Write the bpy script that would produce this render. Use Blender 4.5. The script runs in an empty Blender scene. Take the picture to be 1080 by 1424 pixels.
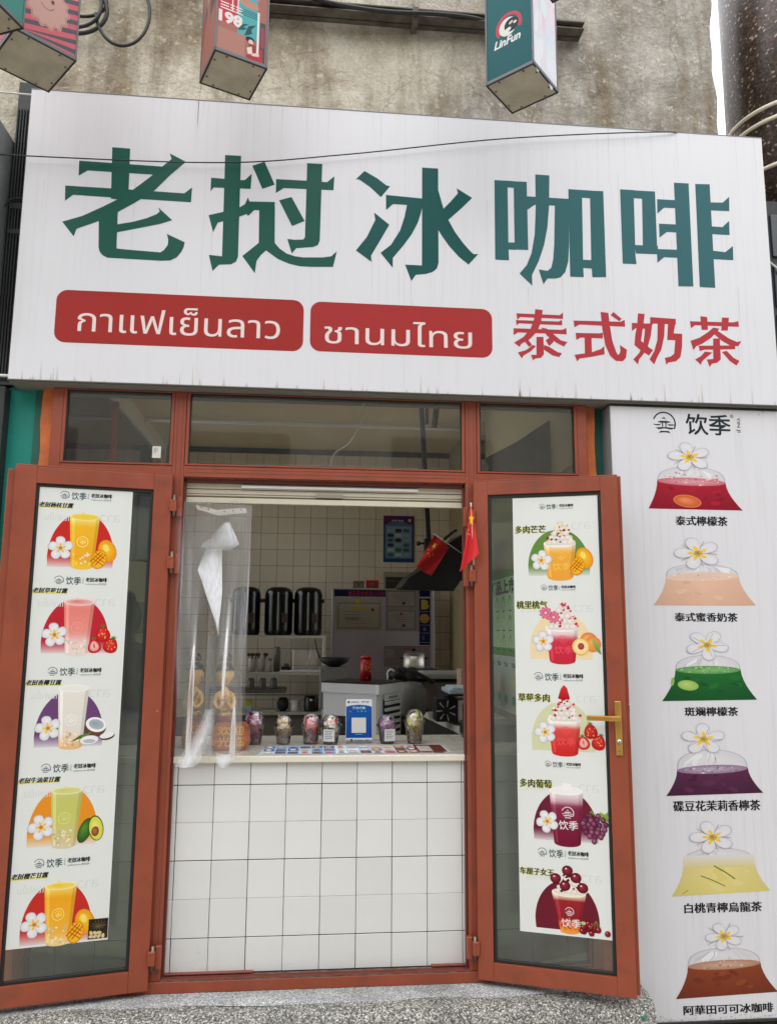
import bpy, bmesh, math, random, mathutils.geometry
from mathutils import Vector, Matrix
random.seed(7)
PI = math.pi
S = bpy.context.scene
COL = S.collection
D = bpy.data

# ------------------------------------------------------------------ camera
CP = Vector((0.5555, -3.4506, 1.6475))
_p, _y, _r, FOC = 0.1505, 0.0926, -0.0065, 1081.7
_fwd = Vector((math.sin(_y)*math.cos(_p), math.cos(_y)*math.cos(_p), math.sin(_p)))
_rt = Vector((math.cos(_y), -math.sin(_y), 0))
_dn = _fwd.cross(_rt)
RT = _rt*math.cos(_r) + _dn*math.sin(_r)
DN = _dn*math.cos(_r) - _rt*math.sin(_r)
cam = D.cameras.new('camera')
cam.sensor_fit = 'VERTICAL'; cam.sensor_height = 36; cam.sensor_width = 36
cam.lens = 36*FOC/1424
cam.clip_start = 0.05; cam.clip_end = 500
co = D.objects.new('camera', cam); COL.objects.link(co)
up = -DN; bk = -_fwd
co.matrix_world = Matrix(((RT.x, up.x, bk.x, CP.x), (RT.y, up.y, bk.y, CP.y), (RT.z, up.z, bk.z, CP.z), (0, 0, 0, 1)))
S.camera = co

# ------------------------------------------------------------------ light
SUN_EL, SUN_AZ = math.radians(55), math.radians(205)   # azimuth of the sun seen from the place (0 = +y, clockwise)
w = D.worlds.new('World'); S.world = w; w.use_nodes = True
nt = w.node_tree; nt.nodes.clear()
sky = nt.nodes.new('ShaderNodeTexSky'); sky.sky_type = 'NISHITA'; sky.sun_disc = False
sky.sun_elevation = SUN_EL; sky.sun_rotation = SUN_AZ; sky.dust_density = 4; sky.ozone_density = 1.5
hsv = nt.nodes.new('ShaderNodeHueSaturation'); hsv.inputs['Saturation'].default_value = 0.22
bg = nt.nodes.new('ShaderNodeBackground'); bg.inputs['Strength'].default_value = 0.15
wo = nt.nodes.new('ShaderNodeOutputWorld')
ovc = nt.nodes.new('ShaderNodeMix'); ovc.data_type = 'RGBA'; ovc.inputs[0].default_value = 0.8      # thin bright cloud over the whole sky
ovc.inputs[7].default_value = (7.3, 7.4, 7.6, 1)
nt.links.new(sky.outputs[0], hsv.inputs['Color']); nt.links.new(hsv.outputs[0], ovc.inputs[6]); nt.links.new(ovc.outputs[2], bg.inputs[0]); nt.links.new(bg.outputs[0], wo.inputs[0])
sl = D.lights.new('sun', 'SUN'); sl.energy = 0.7; sl.angle = math.radians(110); sl.color = (1, 0.96, 0.9)
so = D.objects.new('sun', sl); COL.objects.link(so)
sd = Vector((math.sin(SUN_AZ)*math.cos(SUN_EL), math.cos(SUN_AZ)*math.cos(SUN_EL), math.sin(SUN_EL)))
so.rotation_euler = sd.to_track_quat('Z', 'Y').to_euler(); so.location = (0, -5, 8)
S.view_settings.view_transform = 'Standard'; S.view_settings.look = 'None'
S.view_settings.exposure = 1.0; S.view_settings.gamma = 1
S.view_settings.use_curve_mapping = False
S.cycles.max_bounces = 12; S.cycles.transparent_max_bounces = 32; S.cycles.diffuse_bounces = 9
S.cycles.caustics_reflective = False; S.cycles.caustics_refractive = False
S.cycles.sample_clamp_indirect = 6

# ------------------------------------------------------------------ helpers
def lin(c):
    if isinstance(c, str):
        c = c.lstrip('#'); c = tuple(int(c[i:i+2], 16) for i in (0, 2, 4))
    o = []
    for v in c[:3]:
        v = v/255
        o.append(v/12.92 if v <= 0.04045 else ((v+0.055)/1.055)**2.4)
    return tuple(o)+(1.0,)

MAT = {}
def mat(name, c, rough=0.5, metal=0.0, var=0.0, scale=8.0, bump=0.0, bscale=60.0, coat=0.0, c2=None, stretch=(1, 1, 1), objvar=0.0, spec=None):
    if name in MAT: return MAT[name]
    m = D.materials.new(name); m.use_nodes = True; t = m.node_tree; b = t.nodes['Principled BSDF']
    col = lin(c); b.inputs['Base Color'].default_value = col
    b.inputs['Roughness'].default_value = rough; b.inputs['Metallic'].default_value = metal
    b.inputs['Coat Weight'].default_value = coat
    if spec is not None: b.inputs['Specular IOR Level'].default_value = spec
    tc = t.nodes.new('ShaderNodeTexCoord'); mp = t.nodes.new('ShaderNodeMapping'); mp.inputs['Scale'].default_value = stretch
    t.links.new(tc.outputs['Object'], mp.inputs[0])
    last = None
    if var or c2:
        n = t.nodes.new('ShaderNodeTexNoise'); n.inputs['Scale'].default_value = scale; n.inputs['Detail'].default_value = 8; n.inputs['Roughness'].default_value = 0.62
        t.links.new(mp.outputs[0], n.inputs['Vector'])
        r = t.nodes.new('ShaderNodeValToRGB'); r.color_ramp.elements[0].position = 0.32; r.color_ramp.elements[1].position = 0.68
        d = lin(c2) if c2 else tuple(v*(1-var) for v in col[:3])+(1,)
        r.color_ramp.elements[0].color = d; r.color_ramp.elements[1].color = tuple(min(1, v*(1+var*0.5)) for v in col[:3])+(1,)
        t.links.new(n.outputs[0], r.inputs[0]); last = r.outputs[0]
        rr = t.nodes.new('ShaderNodeMapRange'); rr.inputs[3].default_value = max(0.02, rough-0.12*min(1, rough*2)); rr.inputs[4].default_value = min(1, rough+0.12)
        t.links.new(n.outputs[0], rr.inputs[0]); t.links.new(rr.outputs[0], b.inputs['Roughness'])
    if objvar:
        oi = t.nodes.new('ShaderNodeObjectInfo'); mr = t.nodes.new('ShaderNodeMapRange'); mr.inputs[3].default_value = 1-objvar; mr.inputs[4].default_value = 1+objvar*0.4
        hs = t.nodes.new('ShaderNodeHueSaturation'); t.links.new(oi.outputs['Random'], mr.inputs[0]); t.links.new(mr.outputs[0], hs.inputs['Value'])
        if last: t.links.new(last, hs.inputs['Color'])
        else: hs.inputs['Color'].default_value = col
        last = hs.outputs[0]
    if last: t.links.new(last, b.inputs['Base Color'])
    if bump:
        n2 = t.nodes.new('ShaderNodeTexNoise'); n2.inputs['Scale'].default_value = bscale; n2.inputs['Detail'].default_value = 5
        t.links.new(mp.outputs[0], n2.inputs['Vector'])
        bp = t.nodes.new('ShaderNodeBump'); bp.inputs['Strength'].default_value = bump; bp.inputs['Distance'].default_value = 0.01
        t.links.new(n2.outputs[0], bp.inputs['Height']); t.links.new(bp.outputs[0], b.inputs['Normal'])
    MAT[name] = m
    return m

def glassmat(name, tint, refl=0.06, rough=0.02, dust=0.0, film=False):
    m = D.materials.new(name); m.use_nodes = True; t = m.node_tree; t.nodes.clear()
    o = t.nodes.new('ShaderNodeOutputMaterial'); tr = t.nodes.new('ShaderNodeBsdfTransparent'); tr.inputs[0].default_value = tuple(tint)+(1,)
    g = t.nodes.new('ShaderNodeBsdfGlossy'); g.inputs['Roughness'].default_value = rough; g.inputs[0].default_value = (1, 1, 1, 1)
    fr = t.nodes.new('ShaderNodeFresnel'); fr.inputs[0].default_value = 1.5
    ad = t.nodes.new('ShaderNodeMath'); ad.operation = 'MULTIPLY_ADD'; ad.inputs[1].default_value = 1.0; ad.inputs[2].default_value = refl
    t.links.new(fr.outputs[0], ad.inputs[0])
    mx = t.nodes.new('ShaderNodeMixShader'); t.links.new(ad.outputs[0], mx.inputs[0]); t.links.new(tr.outputs[0], mx.inputs[1]); t.links.new(g.outputs[0], mx.inputs[2])
    out = mx.outputs[0]
    if dust:
        df = t.nodes.new('ShaderNodeBsdfDiffuse'); df.inputs[0].default_value = (0.62, 0.62, 0.6, 1)
        m2 = t.nodes.new('ShaderNodeMixShader'); tc = t.nodes.new('ShaderNodeTexCoord'); n = t.nodes.new('ShaderNodeTexNoise'); n.inputs['Scale'].default_value = 7; n.inputs['Detail'].default_value = 7
        mm = t.nodes.new('ShaderNodeMapping'); mm.inputs['Scale'].default_value = (1, 1, 0.35)
        t.links.new(tc.outputs['Object'], mm.inputs[0]); t.links.new(mm.outputs[0], n.inputs['Vector'])
        mr = t.nodes.new('ShaderNodeMapRange'); mr.inputs[1].default_value = 0.3; mr.inputs[2].default_value = 0.75; mr.inputs[3].default_value = dust*0.4; mr.inputs[4].default_value = dust*1.6
        t.links.new(n.outputs[0], mr.inputs[0]); t.links.new(mr.outputs[0], m2.inputs[0]); t.links.new(out, m2.inputs[1]); t.links.new(df.outputs[0], m2.inputs[2]); out = m2.outputs[0]
    t.links.new(out, o.inputs[0]); MAT[name] = m
    return m

def printmat(name, rough=0.35, ink=1.0):
    m = D.materials.new(name); m.use_nodes = True; t = m.node_tree; b = t.nodes['Principled BSDF']
    a = t.nodes.new('ShaderNodeAttribute'); a.attribute_name = 'Col'
    b.inputs['Roughness'].default_value = rough; b.inputs['Specular IOR Level'].default_value = 0.12
    mu = t.nodes.new('ShaderNodeMix'); mu.data_type = 'RGBA'; mu.blend_type = 'MULTIPLY'; mu.inputs[0].default_value = 1; mu.inputs[7].default_value = (ink, ink, ink, 1)
    t.links.new(a.outputs['Color'], mu.inputs[6]); t.links.new(mu.outputs[2], b.inputs['Base Color'])
    MAT[name] = m
    return m
PRINT = printmat('print_ink', 0.38, .84)
PRINTM = printmat('print_ink_matt', 0.6)

ORG = {}
def tag(o, label=None, cat=None, group=None, kind=None):
    if label: o['label'] = label
    if cat: o['category'] = cat
    if group: o['group'] = group
    if kind: o['kind'] = kind
    return o
def thing(name, loc, label, cat, group=None):
    o = D.objects.new(name, None); COL.objects.link(o); o.location = loc; o.empty_display_size = 0.05
    ORG[o.name] = Vector(loc)
    return tag(o, label, cat, group)

class MB:
    """collects shapes in world coordinates; build() links them as one mesh object"""
    def __init__(s): s.v = []; s.f = []; s.m = []; s.c = []; s.mats = []; s.sm = []; s.layer = 0
    def mi(s, m):
        if m not in s.mats: s.mats.append(m)
        return s.mats.index(m)
    def add(s, vs, fs, m, smooth=False, cols=None):
        n = len(s.v); k = s.mi(m)
        s.v += [tuple(v) for v in vs]
        s.c += list(cols) if cols else [(1, 1, 1, 1)]*len(vs)
        for f in fs: s.f.append(tuple(i+n for i in f)); s.m.append(k); s.sm.append(smooth)
    def box(s, x0, x1, y0, y1, z0, z1, m, bev=0.0, T=None):
        if x0 > x1: x0, x1 = x1, x0
        if y0 > y1: y0, y1 = y1, y0
        if z0 > z1: z0, z1 = z1, z0
        if bev:
            bev = min(bev, (x1-x0)*.45, (y1-y0)*.45, (z1-z0)*.45)
            bm = bmesh.new(); r = bmesh.ops.create_cube(bm, size=1)
            for v in bm.verts: v.co = Vector((x0+(v.co.x+.5)*(x1-x0), y0+(v.co.y+.5)*(y1-y0), z0+(v.co.z+.5)*(z1-z0)))
            bmesh.ops.bevel(bm, geom=bm.edges[:], offset=bev, segments=2 if bev > 0.002 else 1, affect='EDGES', profile=0.6)
            vs = [v.co.copy() for v in bm.verts]; bm.verts.index_update(); fs = [[v.index for v in f.verts] for f in bm.faces]; bm.free()
        else:
            vs = [Vector((x, y, z)) for x in (x0, x1) for y in (y0, y1) for z in (z0, z1)]
            fs = [(0, 1, 3, 2), (4, 6, 7, 5), (0, 4, 5, 1), (2, 3, 7, 6), (0, 2, 6, 4), (1, 5, 7, 3)]
        if T: vs = [T @ v for v in vs]
        s.add(vs, fs, m); return s
    def prism(s, pts, d, m, smooth=False):
        n = len(pts); pts = [Vector(p) for p in pts]; d = Vector(d)
        vs = pts+[p+d for p in pts]
        fs = [tuple(range(n)), tuple(range(2*n-1, n-1, -1))]+[(i, (i+1) % n, n+(i+1) % n, n+i) for i in range(n)]
        s.add(vs, fs, m, smooth); return s
    def lathe(s, prof, c, m, n=24, cap=True, T=None, sx=1.0, sy=1.0, smooth=True, wob=0.0):
        vs = []; fs = []
        for r, z in prof:
            for i in range(n):
                a = 2*PI*i/n; q = 1+wob*math.sin(a*3+z*40)
                v = Vector((c[0]+r*sx*math.cos(a)*q, c[1]+r*sy*math.sin(a)*q, c[2]+z))
                vs.append(T @ v if T else v)
        for j in range(len(prof)-1):
            for i in range(n): fs.append((j*n+i, j*n+(i+1) % n, (j+1)*n+(i+1) % n, (j+1)*n+i))
        if cap:
            fs.append(tuple(range(n-1, -1, -1))); fs.append(tuple((len(prof)-1)*n+i for i in range(n)))
        s.add(vs, fs, m, smooth); return s
    def tube(s, pts, r, m, n=8, r2=None, smooth=True):
        pts = [Vector(p) for p in pts]; vs = []; fs = []; k = len(pts)
        ref = Vector((0.123, 0.31, 0.95))
        for j, p in enumerate(pts):
            t = (pts[min(j+1, k-1)]-pts[max(j-1, 0)]).normalized()
            a = t.cross(ref)
            if a.length < 1e-3: a = t.cross(Vector((1, 0, 0)))
            a.normalize(); b = t.cross(a)
            rr = r if r2 is None else r+(r2-r)*j/(k-1)
            for i in range(n):
                q = 2*PI*i/n; vs.append(p+(a*math.cos(q)+b*math.sin(q))*rr)
        for j in range(k-1):
            for i in range(n): fs.append((j*n+i, j*n+(i+1) % n, (j+1)*n+(i+1) % n, (j+1)*n+i))
        fs.append(tuple(range(n-1, -1, -1))); fs.append(tuple((k-1)*n+i for i in range(n)))
        s.add(vs, fs, m, smooth); return s
    def sphere(s, c, r, m, nu=14, nv=9, sc=(1, 1, 1)):
        prof = [(max(1e-5, r*math.sin(PI*j/nv)), -r*math.cos(PI*j/nv)*sc[2]) for j in range(nv+1)]
        return s.lathe(prof, c, m, nu, True, None, sc[0], sc[1])
    def build(s, name, parent=None, label=None, cat=None, group=None, kind=None):
        me = D.meshes.new(name); off = Vector((0, 0, 0))
        root = parent
        while root is not None and root.parent: root = root.parent
        if root is not None: off = ORG[root.name]
        me.from_pydata([(v[0]-off.x, v[1]-off.y, v[2]-off.z) for v in s.v], [], s.f)
        for m in s.mats: me.materials.append(m)
        me.polygons.foreach_set('material_index', s.m); me.polygons.foreach_set('use_smooth', s.sm)
        a = me.color_attributes.new('Col', 'FLOAT_COLOR', 'POINT')
        a.data.foreach_set('color', [x for c in s.c for x in c])
        me.update()
        o = D.objects.new(name, me); COL.objects.link(o)
        if parent is not None: o.parent = parent
        return tag(o, label, cat, group, kind)

def copy_tree(o, parent=None):
    c = o.copy(); COL.objects.link(c)
    if parent is not None: c.parent = parent
    for ch in [x for x in D.objects if x.parent == o and x is not c]: copy_tree(ch, c)
    return c

# text -> polygons (cached), from Blender's built-in font
_tc = {}
def textmesh(body, bold):
    k = (body, bold)
    if k not in _tc and not 0x0E00 <= ord(body[0]) < 0x0E80:
        c = D.curves.new('t', 'FONT'); c.body = body; c.offset = bold; c.fill_mode = 'FRONT'; c.resolution_u = 2 if len(body) > 3 else 3
        o = D.objects.new('t', c); COL.objects.link(o); bpy.context.view_layer.update()
        me = D.meshes.new_from_object(o.evaluated_get(bpy.context.evaluated_depsgraph_get()))
        vs = [(v.co.x, v.co.y) for v in me.vertices]; fs = [tuple(p.vertices) for p in me.polygons]
        D.objects.remove(o); D.curves.remove(c); D.meshes.remove(me)
        x0 = min(v[0] for v in vs); x1 = max(v[0] for v in vs); y0 = min(v[1] for v in vs); y1 = max(v[1] for v in vs)
        _tc[k] = ([((x-x0)/(x1-x0), (y-y0)/(y1-y0)) for x, y in vs], fs, (x1-x0)/(y1-y0))
    if k not in _tc:
        c = D.curves.new('t', 'FONT'); c.body = body; c.offset = bold; c.fill_mode = 'NONE'; c.resolution_u = 3
        o = D.objects.new('t', c); COL.objects.link(o); bpy.context.view_layer.update()
        me = D.meshes.new_from_object(o.evaluated_get(bpy.context.evaluated_depsgraph_get()))
        P = [Vector((v.co.x, v.co.y)) for v in me.vertices]; nb = {}
        for e in me.edges:
            i, j = e.vertices; nb.setdefault(i, []).append(j); nb.setdefault(j, []).append(i)
        loops = []; seen = set()
        for i0 in nb:
            if i0 in seen: continue
            L = [i0]; seen.add(i0); cur = i0
            while True:
                nx_ = [j for j in nb[cur] if j not in seen]
                if not nx_: break
                cur = nx_[0]; seen.add(cur); L.append(cur)
            if len(L) > 2: loops.append(L)
        D.objects.remove(o); D.curves.remove(c); D.meshes.remove(me)
        # fill glyph by glyph: group contours whose boxes overlap
        boxes = [(min(P[i].x for i in L), max(P[i].x for i in L), min(P[i].y for i in L), max(P[i].y for i in L), L) for L in loops]
        V = []; fs = []; groups = []
        for bx in sorted(boxes, key=lambda q: -(q[1]-q[0])*(q[3]-q[2])):
            for g in groups:
                if bx[0] < g[1] and bx[1] > g[0] and bx[2] < g[3] and bx[3] > g[2]: g[4].append(bx[4]); break
            else: groups.append([bx[0], bx[1], bx[2], bx[3], [bx[4]]])
        for g in groups:
            pts = []; faces = []
            for L in g[4]: n0 = len(pts); pts += [P[i] for i in L]; faces.append(list(range(n0, len(pts))))
            r = mathutils.geometry.delaunay_2d_cdt(pts, [], faces, 3, 1e-5)
            n0 = len(V); V += [(v.x, v.y) for v in r[0]]; fs += [tuple(i+n0 for i in f) for f in r[2]]
        vs = V
        x0 = min(v[0] for v in vs); x1 = max(v[0] for v in vs); y0 = min(v[1] for v in vs); y1 = max(v[1] for v in vs)
        _tc[k] = ([((x-x0)/(x1-x0), (y-y0)/(y1-y0)) for x, y in vs], fs, (x1-x0)/(y1-y0))
    return _tc[k]

class Frame:
    """a flat surface in the place: origin, right and up directions, facing normal"""
    def __init__(s, o, u, v):
        s.o = Vector(o); s.u = Vector(u).normalized(); s.v = Vector(v).normalized(); s.n = s.u.cross(s.v)
    def P(s, a, b, h=0.0): return s.o+s.u*a+s.v*b+s.n*h
    def at(s, px, py):
        d = RT*((px-540)/FOC)+DN*((py-712)/FOC)+_fwd
        t = (s.o-CP).dot(s.n)/d.dot(s.n); q = CP+d*t-s.o
        return (q.dot(s.u), q.dot(s.v))

LH = 0.000006
class Art(MB):
    """flat print on a Frame: shapes stacked a hair apart, colours in a vertex attribute"""
    def __init__(s, fr, m=None, T=None, h0=0.0006):
        super().__init__(); s.fr = fr; s.m0 = m or PRINT; s.T = T or (0, 0, 1, 1); s.h = h0 if h0 <= .0006 else .0009+(h0-.0009)*.15
    def X(s, p): return (s.T[0]+p[0]*s.T[2], s.T[1]+p[1]*s.T[3])
    def put(s, pts, fs, cols):
        s.h += LH
        s.add([s.fr.P(*s.X(p), s.h) for p in pts], fs, s.m0, False, cols)
    def poly(s, pts, c, c2=None, jit=0):
        a = lin(c)
        if c2:
            b = lin(c2); y0 = min(p[1] for p in pts); y1 = max(p[1] for p in pts)
            cols = [tuple(a[i]+(b[i]-a[i])*((p[1]-y0)/(y1-y0)) for i in range(4)) for p in pts]
        else: cols = [a]*len(pts)
        s.put(pts, [tuple(range(len(pts)))], cols); return s
    def strip(s, rows, cols):
        """rows of (xl, xr, y) with a colour each: vertical gradients that hold on any outline"""
        v = []; c = []; f = []
        for (a, b, y), k in zip(rows, cols):
            v += [(a, y), (b, y)]; c += [lin(k)]*2
        for i in range(len(rows)-1): f.append((2*i, 2*i+1, 2*i+3, 2*i+2))
        s.put(v, f, c); return s
    def fan(s, c, pts, cc, rc):
        n = len(pts); s.put([c]+list(pts), [(0, i+1, (i+1) % n+1) for i in range(n)], [lin(cc)]+[lin(rc)]*n); return s
    def ell(s, x, y, rx, ry, c, c2=None, rot=0, n=22, rad=None):
        pts = []
        for i in range(n):
            a = 2*PI*i/n; ex = rx*math.cos(a); ey = ry*math.sin(a)
            pts.append((x+ex*math.cos(rot)-ey*math.sin(rot), y+ex*math.sin(rot)+ey*math.cos(rot)))
        if rad: return s.fan((x-rx*.25, y+ry*.25), pts, rad, c)
        return s.poly(pts, c, c2)
    def line(s, pts, wd, c):
        for (x0, y0), (x1, y1) in zip(pts[:-1], pts[1:]):
            L = math.hypot(x1-x0, y1-y0) or 1; nx, ny = -(y1-y0)/L*wd/2, (x1-x0)/L*wd/2
            ex, ey = (x1-x0)/L*wd*.3, (y1-y0)/L*wd*.3
            s.h -= LH*.9
            s.poly([(x0+nx-ex, y0+ny-ey), (x0-nx-ex, y0-ny-ey), (x1-nx+ex, y1-ny+ey), (x1+nx+ex, y1+ny+ey)], c)
        s.h += LH
        return s
    def arc(s, x, y, r, a0, a1, wd, c, n=20, ry=None):
        ry = ry or r
        o = [(x+(r+wd/2)*math.cos(a0+(a1-a0)*i/n), y+(ry+wd/2)*math.sin(a0+(a1-a0)*i/n)) for i in range(n+1)]
        q = [(x+(r-wd/2)*math.cos(a0+(a1-a0)*i/n), y+(ry-wd/2)*math.sin(a0+(a1-a0)*i/n)) for i in range(n+1)]
        s.put(o+q, [(i, i+1, n+2+i, n+1+i) for i in range(n)], [lin(c)]*(2*n+2)); return s
    def rect(s, x0, y0, x1, y1, c, c2=None): return s.poly([(x0, y0), (x1, y0), (x1, y1), (x0, y1)], c, c2)
    def rrect(s, x0, y0, x1, y1, r, c, ry=None):
        ry = ry or r; p = []
        for cx, cy, a in ((x1-r, y1-ry, 0), (x0+r, y1-ry, 90), (x0+r, y0+ry, 180), (x1-r, y0+ry, 270)):
            for k in range(7):
                q = math.radians(a+15*k); p.append((cx+r*math.cos(q), cy+ry*math.sin(q)))
        return s.poly(p, c)
    def btext(s, body, x0, y0, x1, y1, c, wt=.006, slant=0.0, bold=0):
        for k in (-1, 0, 1):
            for j in (0, 1): s.text(body, x0+k*wt, y0+j*wt*.6, x1+k*wt, y1+j*wt*.6, c, bold, slant)
        return s
    def text(s, body, x0, y0, x1, y1, c, bold=0.02, slant=0.0, mirror=False, rot=False):
        vs, fs, asp = textmesh(body, bold)
        if rot: pts = [(x0+b*(x1-x0), y1-a*(y1-y0)) for a, b in vs]
        else:
            pts = [((x0+(1-a if mirror else a)*(x1-x0))+slant*b*(y1-y0), y0+b*(y1-y0)) for a, b in vs]
        s.put(pts, fs, [lin(c)]*len(pts)); return s

def lathe_pts(*a): return list(a)
VDIR = (0, 0, 1)

# ------------------------------------------------------------------ materials
def sign_white(name, streak=0.5):
    m = D.materials.new(name); m.use_nodes = True; t = m.node_tree; b = t.nodes['Principled BSDF']
    tc = t.nodes.new('ShaderNodeTexCoord'); mp = t.nodes.new('ShaderNodeMapping'); mp.inputs['Scale'].default_value = (30, 30, 0.9)
    t.links.new(tc.outputs['Object'], mp.inputs[0])
    n = t.nodes.new('ShaderNodeTexNoise'); n.inputs['Scale'].default_value = 1.6; n.inputs['Detail'].default_value = 6; t.links.new(mp.outputs[0], n.inputs['Vector'])
    r = t.nodes.new('ShaderNodeValToRGB'); e = r.color_ramp.elements
    e[0].position = 0.30; e[0].color = lin((178, 176, 175)); e[1].position = 0.50; e[1].color = lin((210, 210, 214))
    t.links.new(n.outputs[0], r.inputs[0])
    n2 = t.nodes.new('ShaderNodeTexNoise'); n2.inputs['Scale'].default_value = 1.1; n2.inputs['Detail'].default_value = 4; t.links.new(tc.outputs['Object'], n2.inputs['Vector'])
    r2 = t.nodes.new('ShaderNodeValToRGB'); r2.color_ramp.elements[0].position = 0.4; r2.color_ramp.elements[0].color = (0, 0, 0, 1); r2.color_ramp.elements[1].position = 0.62
    t.links.new(n2.outputs[0], r2.inputs[0])
    mm = t.nodes.new('ShaderNodeMath'); mm.operation = 'MULTIPLY_ADD'; mm.inputs[1].default_value = streak*.75; mm.inputs[2].default_value = streak*.3
    t.links.new(r2.outputs[0], mm.inputs[0])
    mx = t.nodes.new('ShaderNodeMix'); mx.data_type = 'RGBA'; t.links.new(mm.outputs[0], mx.inputs[0])
    mx.inputs[6].default_value = lin((210, 210, 215)); t.links.new(r.outputs[0], mx.inputs[7])
    t.links.new(mx.outputs[2], b.inputs['Base Color']); b.inputs['Roughness'].default_value = 0.42
    n3 = t.nodes.new('ShaderNodeTexNoise'); n3.inputs['Scale'].default_value = 2.2
    t.links.new(tc.outputs['Object'], n3.inputs['Vector'])
    bp = t.nodes.new('ShaderNodeBump'); bp.inputs['Strength'].default_value = 0.10; bp.inputs['Distance'].default_value = 0.05
    t.links.new(n3.outputs[0], bp.inputs['Height']); t.links.new(bp.outputs[0], b.inputs['Normal'])
    MAT[name] = m; return m
SIGNW = sign_white('sign_sheet', 0.16)
PANW = sign_white('panel_sheet', 0.34)

def concrete_mat():
    m = D.materials.new('old_plaster'); m.use_nodes = True; t = m.node_tree; b = t.nodes['Principled BSDF']; L = t.links.new
    tc = t.nodes.new('ShaderNodeTexCoord')
    def noise(sc, det=8, st=(1, 1, 1), rough=0.6, dist=0.0):
        mp = t.nodes.new('ShaderNodeMapping'); mp.inputs['Scale'].default_value = st; L(tc.outputs['Object'], mp.inputs[0])
        n = t.nodes.new('ShaderNodeTexNoise'); n.inputs['Scale'].default_value = sc; n.inputs['Detail'].default_value = det; n.inputs['Roughness'].default_value = rough; n.inputs['Distortion'].default_value = dist
        L(mp.outputs[0], n.inputs['Vector']); return n.outputs[0]
    def ramp(src, stops):
        r = t.nodes.new('ShaderNodeValToRGB'); e = r.color_ramp.elements
        while len(e) < len(stops): e.new(0.5)
        for k, (p, c) in enumerate(stops): e[k].position = p; e[k].color = lin(c)
        L(src, r.inputs[0]); return r.outputs[0]
    def mix(f, a, c, mode='MIX'):
        x = t.nodes.new('ShaderNodeMix'); x.data_type = 'RGBA'; x.blend_type = mode
        if isinstance(f, float): x.inputs[0].default_value = f
        else: L(f, x.inputs[0])
        L(a, x.inputs[6]); L(c, x.inputs[7]); return x.outputs[2]
    beige = ramp(noise(2.6), [(0.28, (140, 128, 108)), (0.45, (184, 174, 154)), (0.56, (210, 203, 186)), (0.72, (228, 222, 208))])
    grey = ramp(noise(5.0, 10, rough=.7), [(0.3, (126, 121, 113)), (0.5, (170, 165, 157)), (0.7, (200, 196, 188))])
    sx = t.nodes.new('ShaderNodeSeparateXYZ'); L(tc.outputs['Object'], sx.inputs[0])
    ad = t.nodes.new('ShaderNodeMath'); ad.operation = 'MULTIPLY_ADD'; L(noise(1.6, 6), ad.inputs[0]); ad.inputs[1].default_value = 2.2; L(sx.outputs[0], ad.inputs[2])
    mr = t.nodes.new('ShaderNodeMapRange'); mr.inputs[1].default_value = 1.75; mr.inputs[2].default_value = 2.6; L(ad.outputs[0], mr.inputs[0])
    base = mix(mr.outputs[0], beige, grey)
    st = ramp(noise(2.2, 8, (2.6, 1, .42), .62, .4), [(0.44, (0, 0, 0)), (0.64, (255, 255, 255))])
    dark = ramp(noise(9, 8, rough=.7), [(0.3, (100, 88, 68)), (0.7, (150, 136, 110))])
    f1 = t.nodes.new('ShaderNodeMath'); f1.operation = 'MULTIPLY'; f1.inputs[1].default_value = 0.78; L(st, f1.inputs[0])
    base = mix(f1.outputs[0], base, dark)
    fl = ramp(noise(22, 10, rough=.75), [(0.565, (0, 0, 0)), (0.60, (255, 255, 255))])
    cr = t.nodes.new('ShaderNodeRGB'); cr.outputs[0].default_value = lin((232, 226, 212))
    f3 = t.nodes.new('ShaderNodeMath'); f3.operation = 'MULTIPLY'; f3.inputs[1].default_value = 0.4; L(fl, f3.inputs[0])
    base = mix(f3.outputs[0], base, cr.outputs[0])
    blot = ramp(noise(3.4, 9, rough=.7, dist=.3), [(0.66, (0, 0, 0)), (0.70, (255, 255, 255))])
    dk = t.nodes.new('ShaderNodeRGB'); dk.outputs[0].default_value = lin((84, 80, 72))
    f4 = t.nodes.new('ShaderNodeMath'); f4.operation = 'MULTIPLY'; f4.inputs[1].default_value = 0.7; L(blot, f4.inputs[0])
    base = mix(f4.outputs[0], base, dk.outputs[0])
    gr = ramp(noise(60, 8, rough=.85), [(0.34, (150, 142, 128)), (0.52, (255, 255, 255))])
    base = mix(0.45, base, gr, 'MULTIPLY')
    # fine cracks
    mp = t.nodes.new('ShaderNodeMapping'); L(tc.outputs['Object'], mp.inputs[0])
    nz = t.nodes.new('ShaderNodeTexNoise'); nz.inputs['Scale'].default_value = 3; L(mp.outputs[0], nz.inputs['Vector'])
    va = t.nodes.new('ShaderNodeVectorMath'); va.operation = 'MULTIPLY_ADD'; va.inputs[1].default_value = (.6, .6, .6); L(nz.outputs['Color'], va.inputs[0]); L(mp.outputs[0], va.inputs[2])
    vo = t.nodes.new('ShaderNodeTexVoronoi'); vo.feature = 'DISTANCE_TO_EDGE'; vo.inputs['Scale'].default_value = 1.5; L(va.outputs[0], vo.inputs['Vector'])
    ck = ramp(vo.outputs['Distance'], [(0.0, (110, 96, 80)), (0.006, (255, 255, 255))])
    base = mix(0.35, base, ck, 'MULTIPLY')
    k86 = t.nodes.new('ShaderNodeRGB'); k86.outputs[0].default_value = (1.02, 1.01, 1.0, 1); base = mix(1.0, base, k86.outputs[0], 'MULTIPLY')
    L(base, b.inputs['Base Color']); b.inputs['Roughness'].default_value = 0.92; b.inputs['Specular IOR Level'].default_value = 0.2
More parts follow.
